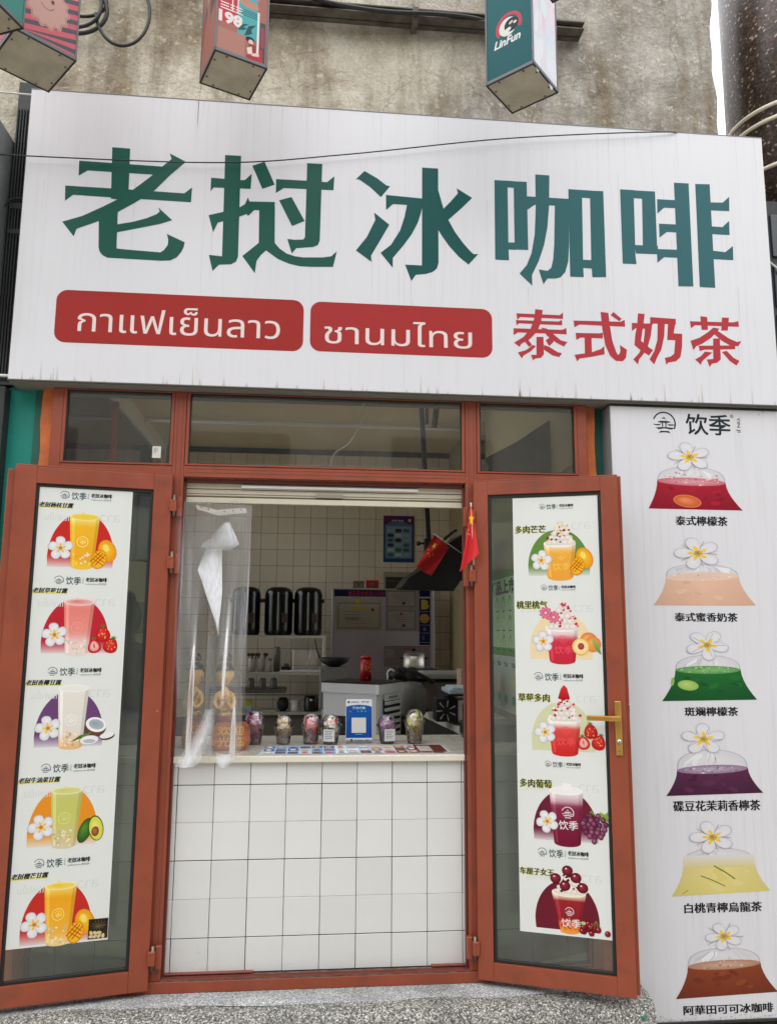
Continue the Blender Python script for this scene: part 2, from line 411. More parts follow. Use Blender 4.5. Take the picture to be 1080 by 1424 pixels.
    bp = t.nodes.new('ShaderNodeBump'); bp.inputs['Strength'].default_value = 0.9; bp.inputs['Distance'].default_value = 0.03; L(noise(26, 9, rough=.7), bp.inputs['Height'])
    bp2 = t.nodes.new('ShaderNodeBump'); bp2.inputs['Strength'].default_value = 0.5; bp2.inputs['Distance'].default_value = 0.04; L(noise(5, 4), bp2.inputs['Height']); L(bp.outputs[0], bp2.inputs['Normal'])
    L(bp2.outputs[0], b.inputs['Normal']); MAT['old_plaster'] = m; return m
CONC = concrete_mat()

def speckle(name, stops, scale=170, rough=0.75, bump=0.5):
    m = D.materials.new(name); m.use_nodes = True; t = m.node_tree; b = t.nodes['Principled BSDF']; L = t.links.new
    tc = t.nodes.new('ShaderNodeTexCoord'); v = t.nodes.new('ShaderNodeTexVoronoi'); v.inputs['Scale'].default_value = scale; L(tc.outputs['Object'], v.inputs['Vector'])
    s = t.nodes.new('ShaderNodeSeparateColor'); L(v.outputs['Color'], s.inputs[0])
    r = t.nodes.new('ShaderNodeValToRGB'); r.color_ramp.interpolation = 'CONSTANT'; e = r.color_ramp.elements
    while len(e) < len(stops): e.new(0.5)
    for k, (p, c) in enumerate(stops): e[k].position = p; e[k].color = lin(c)
    L(s.outputs[0], r.inputs[0])
    n = t.nodes.new('ShaderNodeTexNoise'); n.inputs['Scale'].default_value = 5; n.inputs['Detail'].default_value = 8; L(tc.outputs['Object'], n.inputs['Vector'])
    mr = t.nodes.new('ShaderNodeMapRange'); mr.inputs[1].default_value = .3; mr.inputs[2].default_value = .7; mr.inputs[3].default_value = .68; mr.inputs[4].default_value = 1.1; L(n.outputs[0], mr.inputs[0])
    mx = t.nodes.new('ShaderNodeMix'); mx.data_type = 'RGBA'; mx.blend_type = 'MULTIPLY'; mx.inputs[0].default_value = 1; L(r.outputs[0], mx.inputs[6]); L(mr.outputs[0], mx.inputs[7])
    L(mx.outputs[2], b.inputs['Base Color']); b.inputs['Roughness'].default_value = rough
    if bump:
        bp = t.nodes.new('ShaderNodeBump'); bp.inputs['Strength'].default_value = bump; bp.inputs['Distance'].default_value = 0.003; L(v.outputs['Distance'], bp.inputs['Height']); L(bp.outputs[0], b.inputs['Normal'])
    MAT[name] = m; return m
TERR = speckle('washed_pebble', [(0, (70, 70, 66)), (.22, (104, 103, 97)), (.45, (136, 135, 128)), (.72, (170, 169, 162)), (.92, (212, 211, 205))], 210)
MORT = speckle('pebble_mortar', [(0, (128, 130, 130)), (.3, (158, 160, 160)), (.6, (182, 184, 184)), (.9, (216, 218, 218))], 260, .85, .4)
GRAN = speckle('brown_granite', [(0, (48, 38, 33)), (.35, (70, 56, 47)), (.7, (92, 74, 62)), (.94, (170, 150, 138))], 90, .35, 0)

RED = mat('frame_red', (143, 68, 44), 0.42, var=0.16, scale=5, bump=0.04, bscale=30)
def chips(m, c, sc=34, lo=.70, hi=.73, amt=.8):
    t = m.node_tree; b = t.nodes['Principled BSDF']; src = b.inputs['Base Color'].links[0].from_socket
    tc = t.nodes.new('ShaderNodeTexCoord'); n = t.nodes.new('ShaderNodeTexNoise'); n.inputs['Scale'].default_value = sc; n.inputs['Detail'].default_value = 3; t.links.new(tc.outputs['Object'], n.inputs['Vector'])
    r = t.nodes.new('ShaderNodeMapRange'); r.inputs[1].default_value = lo; r.inputs[2].default_value = hi; r.inputs[4].default_value = amt; t.links.new(n.outputs[0], r.inputs[0])
    x = t.nodes.new('ShaderNodeMix'); x.data_type = 'RGBA'; t.links.new(r.outputs[0], x.inputs[0]); t.links.new(src, x.inputs[6]); x.inputs[7].default_value = lin(c); t.links.new(x.outputs[2], b.inputs['Base Color'])
chips(RED, (186, 130, 108), 34, .745, .765, .6); chips(RED, (100, 56, 42), 9, .56, .74, .45)
REDD = mat('frame_red_dark', (104, 46, 36), 0.5, var=0.12, scale=6)
GASK = mat('rubber_gasket', (20, 22, 24), 0.55)
TEAL = mat('teal_paint', (0, 134, 120), 0.6, var=0.14, scale=3, bump=0.1)
TEALD = mat('dark_green_paint', (26, 88, 76), 0.6, var=0.2, scale=4, bump=0.1)
ORNG = mat('orange_primer', (196, 104, 46), 0.7, var=0.25, scale=14, bump=0.2, c2=(170, 88, 48))
TILE = mat('white_glazed_tile', (214, 215, 213), 0.14, var=0.04, scale=2.5, objvar=0.05, bump=0.03, bscale=3)
TILEB = mat('inner_wall_tile', (238, 229, 208), 0.2, var=0.05, scale=2, objvar=0.06)
GROUT = mat('dark_grout', (52, 54, 58), 0.9, var=0.3, scale=20)
GROUTB = mat('inner_grout', (74, 68, 58), 0.9)
STEEL = mat('steel', (206, 202, 192), 0.32, metal=0.45, var=0.12, scale=9, stretch=(1, 1, 6))
DSTEEL = mat('dull_steel', (120, 116, 108), 0.42, metal=0.8, var=0.2, scale=9)
BLACK = mat('black_plastic', (18, 19, 20), 0.35, var=0.1)
BLACKM = mat('black_matt', (24, 24, 25), 0.7, var=0.2, scale=5)
WHITEP = mat('white_plastic', (228, 230, 233), 0.4, var=0.04, scale=4)
CREAM = mat('cream_paint', (222, 216, 200), 0.8, var=0.06, scale=1.5)
SHUT = mat('shutter_cream', (206, 200, 180), 0.45, var=0.06, scale=4)
GOLD = mat('brass', (206, 160, 84), 0.32, metal=0.85, var=0.1, scale=20)
CHROME = mat('chrome', (200, 200, 200), 0.15, metal=1.0)
DGREY = mat('dark_slate', (44, 47, 48), 0.6, var=0.15, scale=3, bump=0.1)
GREYE = mat('panel_edge_grey', (134, 136, 138), 0.5, var=0.12, scale=4)
PAPER = mat('poster_paper', (216, 219, 216), 0.36, var=0.015, scale=5, bump=0.05, bscale=9)
GLASS = glassmat('clear_glass', (0.95, 0.955, 0.92), 0.0, 0.01, dust=0.015)
GLASSD = glassmat('door_glass', (0.80, 0.86, 0.81), 0.02, 0.02, dust=0.03)
FILM = glassmat('clear_film', (0.95, 0.95, 0.94), 0.03, 0.24, dust=0.13)
ROOMG = glassmat('window_glass', (0.98, 0.98, 0.98), 0.0, 0.02)
CLEAR = glassmat('clear_cup', (0.97, 0.97, 0.97), 0.02, 0.08)

# ------------------------------------------------------------------ ground and step
g = MB(); g.box(-60, 60, -40, 60, -0.2, 0.0, mat('paving', (166, 162, 152), 0.85, var=0.2, scale=1.2, bump=0.3)); g.build('ground', kind='structure')

def wobble_sheet(x0, x1, y0, y1, z, nx, ny, amp, fn=None):
    vs = []; fs = []
    for j in range(ny+1):
        for i in range(nx+1):
            x = x0+(x1-x0)*i/nx; y = y0+(y1-y0)*j/ny
            vs.append((x, y, z+amp*(math.sin(x*7.3+y*3)+math.sin(x*17+1)*0.5)*.5))
    for j in range(ny):
        for i in range(nx): a = j*(nx+1)+i; fs.append((a, a+1, a+nx+2, a+nx+1))
    return vs, fs
st = MB()
# rounded pebble-dash step: profile swept in x, slightly uneven edge
prof = [(-0.5, -0.02), (-0.262, 0.0), (-0.258, 0.15), (-0.252, 0.175), (-0.235, 0.195), (-0.21, 0.206), (-0.17, 0.210), (0.05, 0.213)]
nx = 160; vs = []; fs = []
for i in range(nx+1):
    x = -2.4+(1.92+2.4)*i/nx
    e = 0.010*math.sin(x*3.1+.7)+0.006*math.sin(x*9.7)+0.003*math.sin(x*31)
    for k, (y, z) in enumerate(prof): vs.append((x, y+(e if k > 0 and k < 7 else 0), z-(0.004*math.sin(x*5) if k > 1 and k < 7 else 0)))
n = len(prof)
for i in range(nx):
    for k in range(n-1):
        a = i*n+k; fs.append((a, a+1, a+n+1, a+n))
st.add(vs, fs, TERR, True)
stepo = st.build('doorstep', kind='structure')
sm = MB()
vs = []; fs = []
for i in range(81):
    x = -1.05+2.93*i/80
    e = -0.165+0.014*math.sin(x*4.2+1)+0.008*math.sin(x*13)
    vs += [(x, -0.02, 0.2175), (x, -0.09, 0.2172), (x, e+.02, 0.2155), (x, e, 0.2090)]
for i in range(80):
    for k in range(3): a = i*4+k; fs.append((a, a+1, a+5, a+4))
sm.add(vs, fs, MORT, True); sm.build('mortar_strip', kind='structure')

t = thing('opposite_building', (0, -11.5, 0), 'plain beige building on the other side of the street, mirrored in the panes', 'building')
OB = mat('opposite_render', (170, 167, 162), .85, var=.18, scale=.6); b = MB(); b.box(-24, 24, -14, -11.5, 0, 8.6, OB); b.build('wall', t)
OG = mat('opposite_glass', (50, 56, 60), .12)
for fl_ in range(2):
    for k in range(12):
        x = -22+4*k; b = MB(); b.box(x, x+2.0, -11.52, -11.46, 3.9+2.4*fl_, 5.4+2.4*fl_, OG); b.build('window', t)
for k in range(6): b = MB(); b.box(-22+8*k, -16+8*k, -11.6, -11.42, .2, 2.9, mat('shop_front_grey', (96, 92, 88), .4)); b.build('shop_front', t)

# ------------------------------------------------------------------ upper wall and surroundings
def upper_wall():
    m = MB(); x0, x1, z0, z1 = -2.6, 2.603, 2.72, 5.5; nx, nz = 90, 60; vs = []; fs = []
    for j in range(nz+1):
        for i in range(nx+1):
            x = x0+(x1-x0)*i/nx; z = z0+(z1-z0)*j/nz
            e = 0.006*math.sin(x*2.3+z*1.7)+0.004*math.sin(x*6.1-z*3.3)
            if i == nx: x += 0.008*math.sin(z*9)+0.005*math.sin(z*23)
            vs.append((x, 0.1+e, z))
    for j in range(nz):
        for i in range(nx): a = j*(nx+1)+i; fs.append((a, a+1, a+nx+2, a+nx+1))
    m.add(vs, fs, CONC, True)
    vs = []; fs = []
    for j in range(nz+1):
        z = z0+(z1-z0)*j/nz; e = 0.006*math.sin(2.603*2.3+z*1.7)+0.004*math.sin(2.603*6.1-z*3.3)
        x = 2.603+0.008*math.sin(z*9)+0.005*math.sin(z*23); vs += [(x, 0.1+e, z), (x, 0.5, z)]
    for j in range(nz): a = 2*j; fs.append((a, a+1, a+3, a+2))
    m.add(vs, fs, CONC, True)
    m.box(-2.6, 2.59, 0.45, 0.5, 3.75, 5.5, CONC)
    return m.build('upper_wall', kind='structure')
upper_wall()

# metal angle bar with the cable that runs along it
t = thing('steel_conduit', (0.2, 0.05, 4.72), 'rusty grey steel channel bolted across the stained wall above the sign', 'steel bar')
b = MB(); RUST = mat('rusty_steel', (96, 92, 84), 0.65, metal=0.3, var=0.35, scale=14, c2=(70, 58, 46))
b.box(0.10, 1.862, -0.01, 0.06, 4.716, 4.722, RUST); b.box(0.10, 1.862, 0.0, 0.06, 4.688, 4.694, RUST); b.box(0.10, 1.862, 0.055, 0.09, 4.688, 4.722, RUST)
b.build('channel', t)
for x in (0.24, 0.98): 
    q = MB(); q.box(x, x+.03, -0.012, .09, 4.66, 4.73, RUST, .003); q.build('bracket', t)
CAB = mat('black_cable', (20, 22, 24), 0.45)
def cat_cable(pts, r, name, label, cat='cable', m=None, sub=8):
    P = [Vector(p) for p in pts]; out = []
    for i in range(len(P)-1):
        a = P[max(i-1, 0)]; b_ = P[i]; c = P[i+1]; d = P[min(i+2, len(P)-1)]
        for k in range(sub):
            u = k/sub; out.append(0.5*((2*b_)+(c-a)*u+(2*a-5*b_+4*c-d)*u*u+(3*b_-a-3*c+d)*u**3))
    out.append(P[-1]); q = MB(); q.tube(out, r, m or CAB, 8); o = q.build(name)
    return tag(o, label, cat)
cat_cable([(-2.4, .05, 4.93), (-.8, .045, 4.85), (.05, .04, 4.80), (.35, .0, 4.765), (.60, -.02, 4.70), (.85, -.03, 4.672), (1.1, -.02, 4.690), (1.3, .0, 4.70), (1.5, .045, 4.697), (1.84, .05, 4.70)], 0.011, 'cable', 'thick black cable sagging along the steel channel above the sign')
def loop(cx, cz, rx, rz, a0, a1, y0, y1, n=22):
    return [(cx+rx*math.cos(a0+(a1-a0)*i/n), y0+(y1-y0)*i/n, cz+rz*math.sin(a0+(a1-a0)*i/n)) for i in range(n+1)]
cat_cable(loop(-.435, 4.62, .125, .185, PI*1.05, PI*2.35, .03, .06)+[(-.40, .06, 4.90)], 0.008, 'cable', 'black cable loop hanging widest on the wall, right of the coil', sub=2)
cat_cable(loop(-.64, 4.60, .135, .115, PI*.9, PI*2.25, .06, .02)+[(-.54, .02, 4.85)], 0.010, 'cable', 'thick black cable bent in a low bow behind the striped lantern', sub=2)
cat_cable(loop(-.63, 4.66, .115, .085, PI*.95, PI*2.3, .03, .05)+[(-.57, .05, 4.86)], 0.008, 'cable', 'small inner black cable bow behind the striped lantern', sub=2)
cat_cable([(-.585, .02, 4.90), (-.56, .02, 4.75), (-.53, .015, 4.62), (-.56, .02, 4.54), (-.64, .03, 4.51), (-.75, .04, 4.55)], 0.009, 'cable', 'black cable dropping straight through the coil of loops')
cat_cable([(-1.6, -.16, 3.70), (-.87, -.15, 3.708), (.068, -.145, 3.735), (.65, -.145, 3.814), (1.396, -.145, 3.946), (2.12, -.14, 4.035), (2.30, -.09, 4.063), (2.42, .1, 4.10)], 0.0028, 'cable', 'thin black wire crossing the face of the white sign')

# dark pillar with ribs at the left of the sign
t = thing('pillar', (-0.81, 0, 0), 'dark slate ribbed pillar along the left edge of the sign', 'pillar')
b = MB(); b.box(-0.862, -0.768, -0.02, 0.12, 2.70, 4.16, DGREY); b.build('core', t)
for i in range(7):
    q = MB(); x = -0.858+i*0.0128; q.box(x, x+.0075, -0.032, -0.019, 2.72, 4.02, DGREY, .002); q.build('rib', t)
q = MB(); q.box(-0.858, -0.772, -0.034, -0.019, 3.52, 3.55, DGREY, .002); q.build('cross_strip', t)
q = MB(); q.box(-0.858, -0.772, -0.034, -0.019, 3.40, 3.425, DGREY, .002); q.build('cross_strip', t)
t = thing('lower_pillar', (-1.0, 0, 0), 'dark slate clad pier below, left of the open door', 'pillar')
b = MB(); b.box(-1.9, -0.80, -0.05, 0.3, 0.21, 2.685, DGREY, .006); b.build('cladding', t)
for x in (-.83, -.90): q = MB(); q.box(x, x+.006, -.056, -.049, .22, 2.6, mat('seam_dark', (58, 60, 62), .5)); q.build('seam', t)
WIREW = mat('white_cable', (206, 206, 200), .5)
cat_cable([(-2.0, -.09, 2.735), (-.9, -.09, 2.72), (-.768, -.10, 2.715)], .007, 'cable', 'white cable meeting the lower left corner of the sign', m=WIREW)
cat_cable([(-2.0, -.09, 4.09), (-.9, -.09, 4.052), (-.77, -.10, 4.047)], .004, 'cable', 'thin white cable tied to the upper left corner of the sign', m=WIREW)
cat_cable([(-.89, -.06, 3.47), (-.862, -.05, 3.535), (-.84, -.045, 3.56), (-.80, -.045, 3.565), (-.775, -.045, 3.568)], .004, 'cable', 'black tie wire wrapped round the ribbed pillar')
t = thing('cabinet', (-1.0, -.1, 3.4), 'grey metal box edge at the far left beside the ribbed pillar', 'metal box')
b = MB(); b.prism([(-1.3, -.2, 2.95), (-.868, -.2, 2.95), (-.868, -.2, 3.86), (-.905, -.2, 3.915), (-1.3, -.2, 3.99)], (0, .22, 0), mat('grey_metal', (150, 156, 154), .4, metal=.4, var=.2, scale=5)); b.build('housing', t)
q = MB(); q.lathe([(.010, 0), (.012, .004), (.004, .006)], (0, 0, 0), BLACK, 12, T=Matrix.Translation((-.893, -.2, 3.83)) @ Matrix.Rotation(PI/2, 4, 'X')); q.build('lock', t)

# granite column on the right with white straps
t = thing('granite_column', (3.22, 0.4, 0), 'round brown speckled granite column behind the right end of the sign', 'column')
q = MB(); q.lathe([(.345, 3.86), (.345, 6.4)], (3.22, .4, 0), GRAN, 40); q.build('shaft', t)
for z, r in ((4.47, .005), (4.39, .005), (4.12, .006)):
    q = MB(); q.tube([(3.22+.353*math.cos(a), .4+.353*math.sin(a), z) for a in [2*PI*i/48 for i in range(49)]], .011, mat('strap_white', (216, 208, 190), .4), 8); q.build('strap', t)
t = thing('window_grid', (3.1, .1, 1), 'dark slate framed windows at the far right below the granite column', 'window')
q = MB(); q.box(2.74, 3.9, .10, .5, .2, 3.86, DGREY); q.build('frame', t)
for i in range(5):
    z0 = 3.80-(i+1)*.27; q = MB(); q.box(2.85, 3.6, .088, .102, z0+.02, z0+.25, mat('dark_pane', (52, 56, 62), .15, var=.2), .004); q.build('pane', t)
cat_cable([(2.90, .07, 3.44), (2.80, .08, 3.53), (2.76, .08, 3.56)], .005, 'cable', 'short white cable on the dark windows right of the sign', m=WIREW)

# side walls painted green and orange either side of the frame, and the mass of the building
m = MB(); m.box(-.80, -.690, .012, .13, .22, 2.72, TEAL); m.box(-.690, -.640, .004, .13, .22, 2.72, TEALD); m.build('side_wall', kind='structure')
pts = []
m = MB(); vs = []; fs = []
for i in range(41):
    z = .22+2.5*i/40; e = .004*math.sin(z*19)+.003*math.sin(z*47)
    vs += [(-.652+e, -.018, z), (-.598, -.018, z), (-.652+e, .05, z)]
for i in range(40):
    a = 3*i; fs += [(a, a+1, a+4, a+3), (a, a+3, a+5, a+2)]
m.add(vs, fs, ORNG); m.build('jamb_filler', label='rough orange primer strip left of the frame', cat='filler strip')
m = MB(); vs = []; fs = []
for i in range(41):
    z = .22+2.5*i/40; e = .003*math.sin(z*17)+.002*math.sin(z*51)
    vs += [(1.790, -.018, z), (1.838+e, -.018, z), (1.838+e, .05, z)]
for i in range(40):
    a = 3*i; fs += [(a, a+1, a+4, a+3), (a+1, a+2, a+5, a+4)]
m.add(vs, fs, ORNG); m.build('jamb_filler', label='orange primer strip right of the frame beside the green wall', cat='filler strip')
m = MB(); m.box(1.838, 1.90, .012, .13, .22, 2.72, TEALD); m.box(1.90, 2.75, .02, .3, 0, 2.9, CONC); m.build('side_wall', kind='structure')

# ------------------------------------------------------------------ main sign
ZS0, ZS1, XS0, XS1, YS = 2.693, 4.057, -.767, 2.698, -.12
sign = thing('shop_sign', (0.95, YS, 2.69), 'long white shop sign with big green characters over the serving window', 'sign')
b = MB(); b.box(XS0, XS1, YS, .09, ZS0, ZS1, SIGNW, .003); b.build('board', sign)
b = MB(); b.box(XS0+.002, XS1-.002, YS+.012, .088, ZS0-.006, ZS0-.001, mat('soffit_grey', (128, 126, 120), .7, var=.15, scale=6)); b.build('soffit', sign)
b = MB(); b.box(XS0-.0015, XS1+.0015, YS-.0018, YS+.01, ZS0-.002, ZS0+.003, mat('trim_dark', (90, 86, 82), .6)); b.build('edge_trim', sign)
b = MB(); b.box(XS0-.001, XS1+.001, YS-.0012, YS+.08, ZS1-.001, ZS1+.003, mat('trim_grey', (120, 120, 126), .5)); b.build('edge_trim', sign)
SF = Frame((0, YS, 0), (1, 0, 0), (0, 0, 1))
def trace(zoom, strokes, name, parent, colr, fr=SF, label=None, colr2=None):
    ox, oy, sc = zoom; A = Art(fr, PRINT)
    for s_ in strokes: A.poly([fr.at(ox+x/sc, oy+y/sc) for x, y in s_], colr)
    return A.build(name, parent, label)
A = Art(SF, PRINT, h0=.0001); rr = random.Random(31)
for xx in (.93, 1.86, .02): A.rect(xx, ZS0+.004, xx+.0016, ZS1-.004, (214, 214, 217))
for k in range(90):
    A.h = .0001+(k % 6)*LH
    x = rr.uniform(XS0+.02, XS1-.02); z1 = ZS1-.004 if rr.random() < .45 else rr.uniform(ZS0+.25, ZS1-.1); ln = rr.uniform(.08, .5); w0 = rr.uniform(.001, .0045); g = rr.choice([(216, 215, 216), (219, 218, 219), (211, 209, 207)]); z0 = max(ZS0+.006, z1-ln)
    A.poly([(x, z1), (x+w0, z1), (x+w0*.7, z0), (x+w0*.3, z0)], (226, 226, 230), g) if rr.random() < .0 else A.poly([(x, z0), (x+w0*.5, z0-.0), (x+w0, z1), (x, z1)], (224, 224, 228), g)
for k in range(60):
    A.h = .0002+(k % 6)*LH
    x = rr.uniform(XS0+.02, XS1-.02); z0 = ZS0+.003; ln = abs(rr.gauss(0, .04))+.01; w0 = rr.uniform(.003, .014); A.poly([(x, z0), (x+w0, z0), (x+w0*.7, z0+ln), (x+w0*.2, z0+ln*.9)], rr.choice([(196, 192, 186), (206, 203, 200)]), (224, 224, 228))
A.build('rain_streaks', sign, kind='stuff')
G1, G2, G3, G4 = (38, 92, 80), (34, 88, 86), (54, 104, 108), (58, 106, 112)
Z3 = (60, 190, 1080/420); Z4 = (460, 210, 3.6); Z5 = (680, 230, 2.7); Z8 = (700, 415, 1080/350)
trace(Z3, [[(248,38),(312,43),(305,230),(243,222)], [(130,86),(425,107),(405,137),(160,121),(128,140)],
 [(80,175),(320,190),(505,203),(533,182),(529,235),(390,226),(280,220),(108,208),(79,230)],
 [(453,60),(511,90),(455,138),(400,192),(330,236),(268,270),(200,302),(120,330),(110,357),(69,304),(140,284),(215,250),(276,220),(325,188),(385,143),(430,104),(460,80)],
 [(200,290),(268,265),(263,400),(300,404),(420,414),(432,406),(446,388),(448,370),(443,348),(507,378),(503,395),(495,412),(478,432),(455,443),(420,444),(230,433),(214,425),(203,412),(199,395)],
 [(412,253),(462,299),(420,312),(370,322),(262,343),(264,314),(320,305),(370,292),(405,278),(418,268)]], 'sign_character', sign, G1)
trace(Z3, [[(651,66),(708,69),(697,430),(690,447),(672,457),(629,458),(606,481),(593,423),(640,428)],
 [(601,147),(704,156),(722,155),(746,133),(742,187),(610,182),(599,196)],
 [(592,281),(640,270),(705,252),(722,241),(733,217),(738,232),(829,234),(827,266),(755,263),(733,284),(728,277),(700,287),(625,308),(608,342)],
 [(748,104),(792,90),(828,172),(784,187)],
 [(773,250),(829,250),(828,386),(771,386)],
 [(771,380),(828,380),(845,400),(870,418),(900,428),(930,432),(1000,432),(1030,428),(1050,410),(1036,466),(960,466),(920,464),(880,455),(840,438),(797,407),(778,424),(763,445),(757,489),(712,427),(740,405)],
 [(833,152),(945,158),(1015,163),(1041,142),(1038,192),(860,184),(832,202)],
 [(944,95),(998,98),(989,372),(982,388),(965,395),(905,399),(889,418),(873,366),(900,369),(930,368),(936,360)],
 [(844,228),(888,216),(935,302),(890,320)]], 'sign_character', sign, G1)
trace(Z4, [[(168,100),(232,137),(277,172),(296,177),(250,231),(195,180),(140,142),(124,143)],
 [(216,308),(292,369),(245,450),(200,525),(204,556),(125,498),(180,430),(222,345)],
 [(275,220),(458,238),(458,275),(450,310),(435,358),(405,415),(365,470),(310,535),(309,585),(248,510),(300,470),(345,400),(368,330),(380,270),(310,266),(276,296)],
 [(456,83),(536,88),(538,560),(530,588),(510,605),(475,616),(425,620),(402,651),(371,569),(455,573)],
 [(532,180),(563,289),(600,252),(635,212),(629,187),(706,235),(655,285),(587,345),(532,360)],
 [(532,300),(587,345),(620,405),(660,460),(700,505),(715,517),(737,516),(688,569),(640,530),(590,475),(555,425),(532,388)]], 'sign_character', sign, G2)
trace(Z5, [[(19,55),(68,58),(72,316),(74,357),(22,354)], [(91,60),(140,62),(146,318),(95,316)], [(60,57),(100,60),(100,85),(60,82)], [(65,289),(100,290),(100,317),(65,316)],
 [(172,34),(225,38),(224,150),(218,230),(205,300),(185,360),(160,412),(161,452),(113,406),(140,375),(158,330),(170,260),(174,160)],
 [(138,116),(300,126),(300,154),(222,150),(170,148),(143,167)],
 [(246,140),(298,140),(299,300),(296,360),(285,400),(268,420),(250,425),(218,425),(203,446),(185,391),(218,396),(232,385),(240,350),(243,300)],
 [(296,89),(347,93),(352,385),(354,420),(303,418)], [(377,95),(427,97),(438,420),(386,420),(382,356)], [(340,92),(385,95),(385,124),(340,121)], [(345,354),(390,356),(390,388),(345,385)]], 'sign_character', sign, G3)
trace(Z5, [[(490,90),(541,93),(548,340),(552,371),(500,369)], [(572,96),(621,98),(630,333),(576,330)], [(535,93),(580,96),(580,126),(535,123)], [(545,299),(632,302),(632,334),(550,331)],
 [(629,127),(700,131),(700,161),(655,159),(630,181)], [(636,219),(705,222),(705,252),(665,250),(638,272)], [(628,314),(705,317),(705,347),(655,345),(630,366)],
 [(692,65),(747,68),(765,455),(709,454)], [(772,70),(826,71),(847,460),(789,457)],
 [(826,139),(875,140),(899,118),(900,172),(828,169)], [(830,229),(874,232),(899,208),(901,262),(832,258)], [(834,320),(885,326),(913,303),(915,356),(836,352)]], 'sign_character', sign, G4)
R8 = (184, 62, 70)
trace(Z8, [[(54,64),(240,72),(254,60),(254,88),(70,80),(58,92)], [(52,93),(235,99),(250,92),(250,115),(65,107),(55,117)], [(42,128),(250,135),(268,127),(270,154),(60,146),(42,158)],
 [(135,46),(167,50),(160,100),(145,140),(112,175),(75,195),(68,208),(44,190),(85,165),(115,130),(130,90)], [(160,125),(185,130),(215,155),(245,180),(273,187),(258,207),(225,190),(185,160)],
 [(140,165),(170,165),(172,240),(160,255),(135,258),(125,266),(117,242),(140,242)], [(90,185),(105,178),(122,200),(108,208)], [(60,232),(95,222),(125,200),(138,205),(115,228),(85,245),(78,258)],
 [(180,180),(200,165),(215,185),(195,205)], [(172,200),(195,208),(230,230),(250,235),(238,252),(210,245),(172,220)]], 'sign_character', sign, R8)
trace(Z8, [[(299,95),(500,100),(518,92),(520,122),(325,112),(303,124)], [(415,58),(448,62),(455,120),(465,180),(480,225),(488,242),(496,238),(500,225),(497,200),(528,220),(524,255),(510,270),(480,268),(455,245),(435,200),(422,130)],
 [(470,58),(506,88),(495,98),(458,72)], [(308,148),(410,150),(425,147),(424,172),(330,168),(311,178)], [(346,160),(376,160),(378,240),(348,242)], [(303,242),(375,232),(415,218),(430,205),(432,240),(380,250),(325,258),(315,271)]], 'sign_character', sign, R8)
trace(Z8, [[(575,64),(604,67),(596,130),(588,182),(625,212),(640,222),(622,245),(590,225),(560,200),(563,160),(572,110)], [(549,105),(620,108),(636,104),(634,132),(565,128),(549,140)],
 [(606,110),(636,110),(630,160),(618,205),(598,240),(580,262),(575,283),(555,262),(580,235),(598,195),(604,150)],
 [(627,80),(736,88),(738,112),(640,108),(628,125)], [(660,88),(690,90),(688,160),(675,220),(655,258),(645,283),(625,262),(645,225),(658,180)],
 [(705,95),(738,90),(728,150),(765,152),(764,210),(757,252),(738,270),(705,275),(697,285),(690,255),(715,250),(730,238),(735,180),(700,178)]], 'sign_character', sign, R8)
trace(Z8, [[(798,98),(985,103),(1005,97),(1008,122),(820,115),(802,128)], [(842,76),(872,80),(875,135),(848,135)], [(935,82),(965,83),(960,138),(932,138)],
 [(898,125),(925,130),(890,168),(850,195),(825,205),(813,222),(800,182),(840,168),(875,145)], [(903,130),(930,148),(965,172),(1000,187),(1019,183),(1005,205),(975,205),(935,182),(898,150)],
 [(835,203),(975,202),(990,196),(992,218),(860,220),(840,226)], [(897,172),(926,172),(930,262),(915,276),(892,280),(883,295),(870,262),(898,260)],
 [(862,228),(895,232),(870,252),(850,270),(845,285),(820,262),(845,248)], [(935,230),(955,225),(985,255),(1010,268),(998,288),(970,270)]], 'sign_character', sign, R8)
def badge(pts_l, body, tb, c):
    A = Art(SF); (x0, y1), (x1, y0) = SF.at(*pts_l[0]), SF.at(*pts_l[1])
    A.rrect(x0, y0, x1, y1, .047, c); o = A.build('red_badge', sign)
    B = Art(SF, h0=.0012); (a0, b1), (a1, b0) = SF.at(*tb[0]), SF.at(*tb[1]); B.text(body, a0, b0, a1, b1, (240, 224, 222), 0)
    B.build('lettering', o)
badge([(80, 402.5), (421, 489)], 'กาแฟเย็นลาว', [(110, 422), (389, 472)], (166, 52, 48))
badge([(432, 419), (684.5, 498)], 'ชานมไทย', [(451, 442.5), (656, 485.5)], (172, 56, 56))

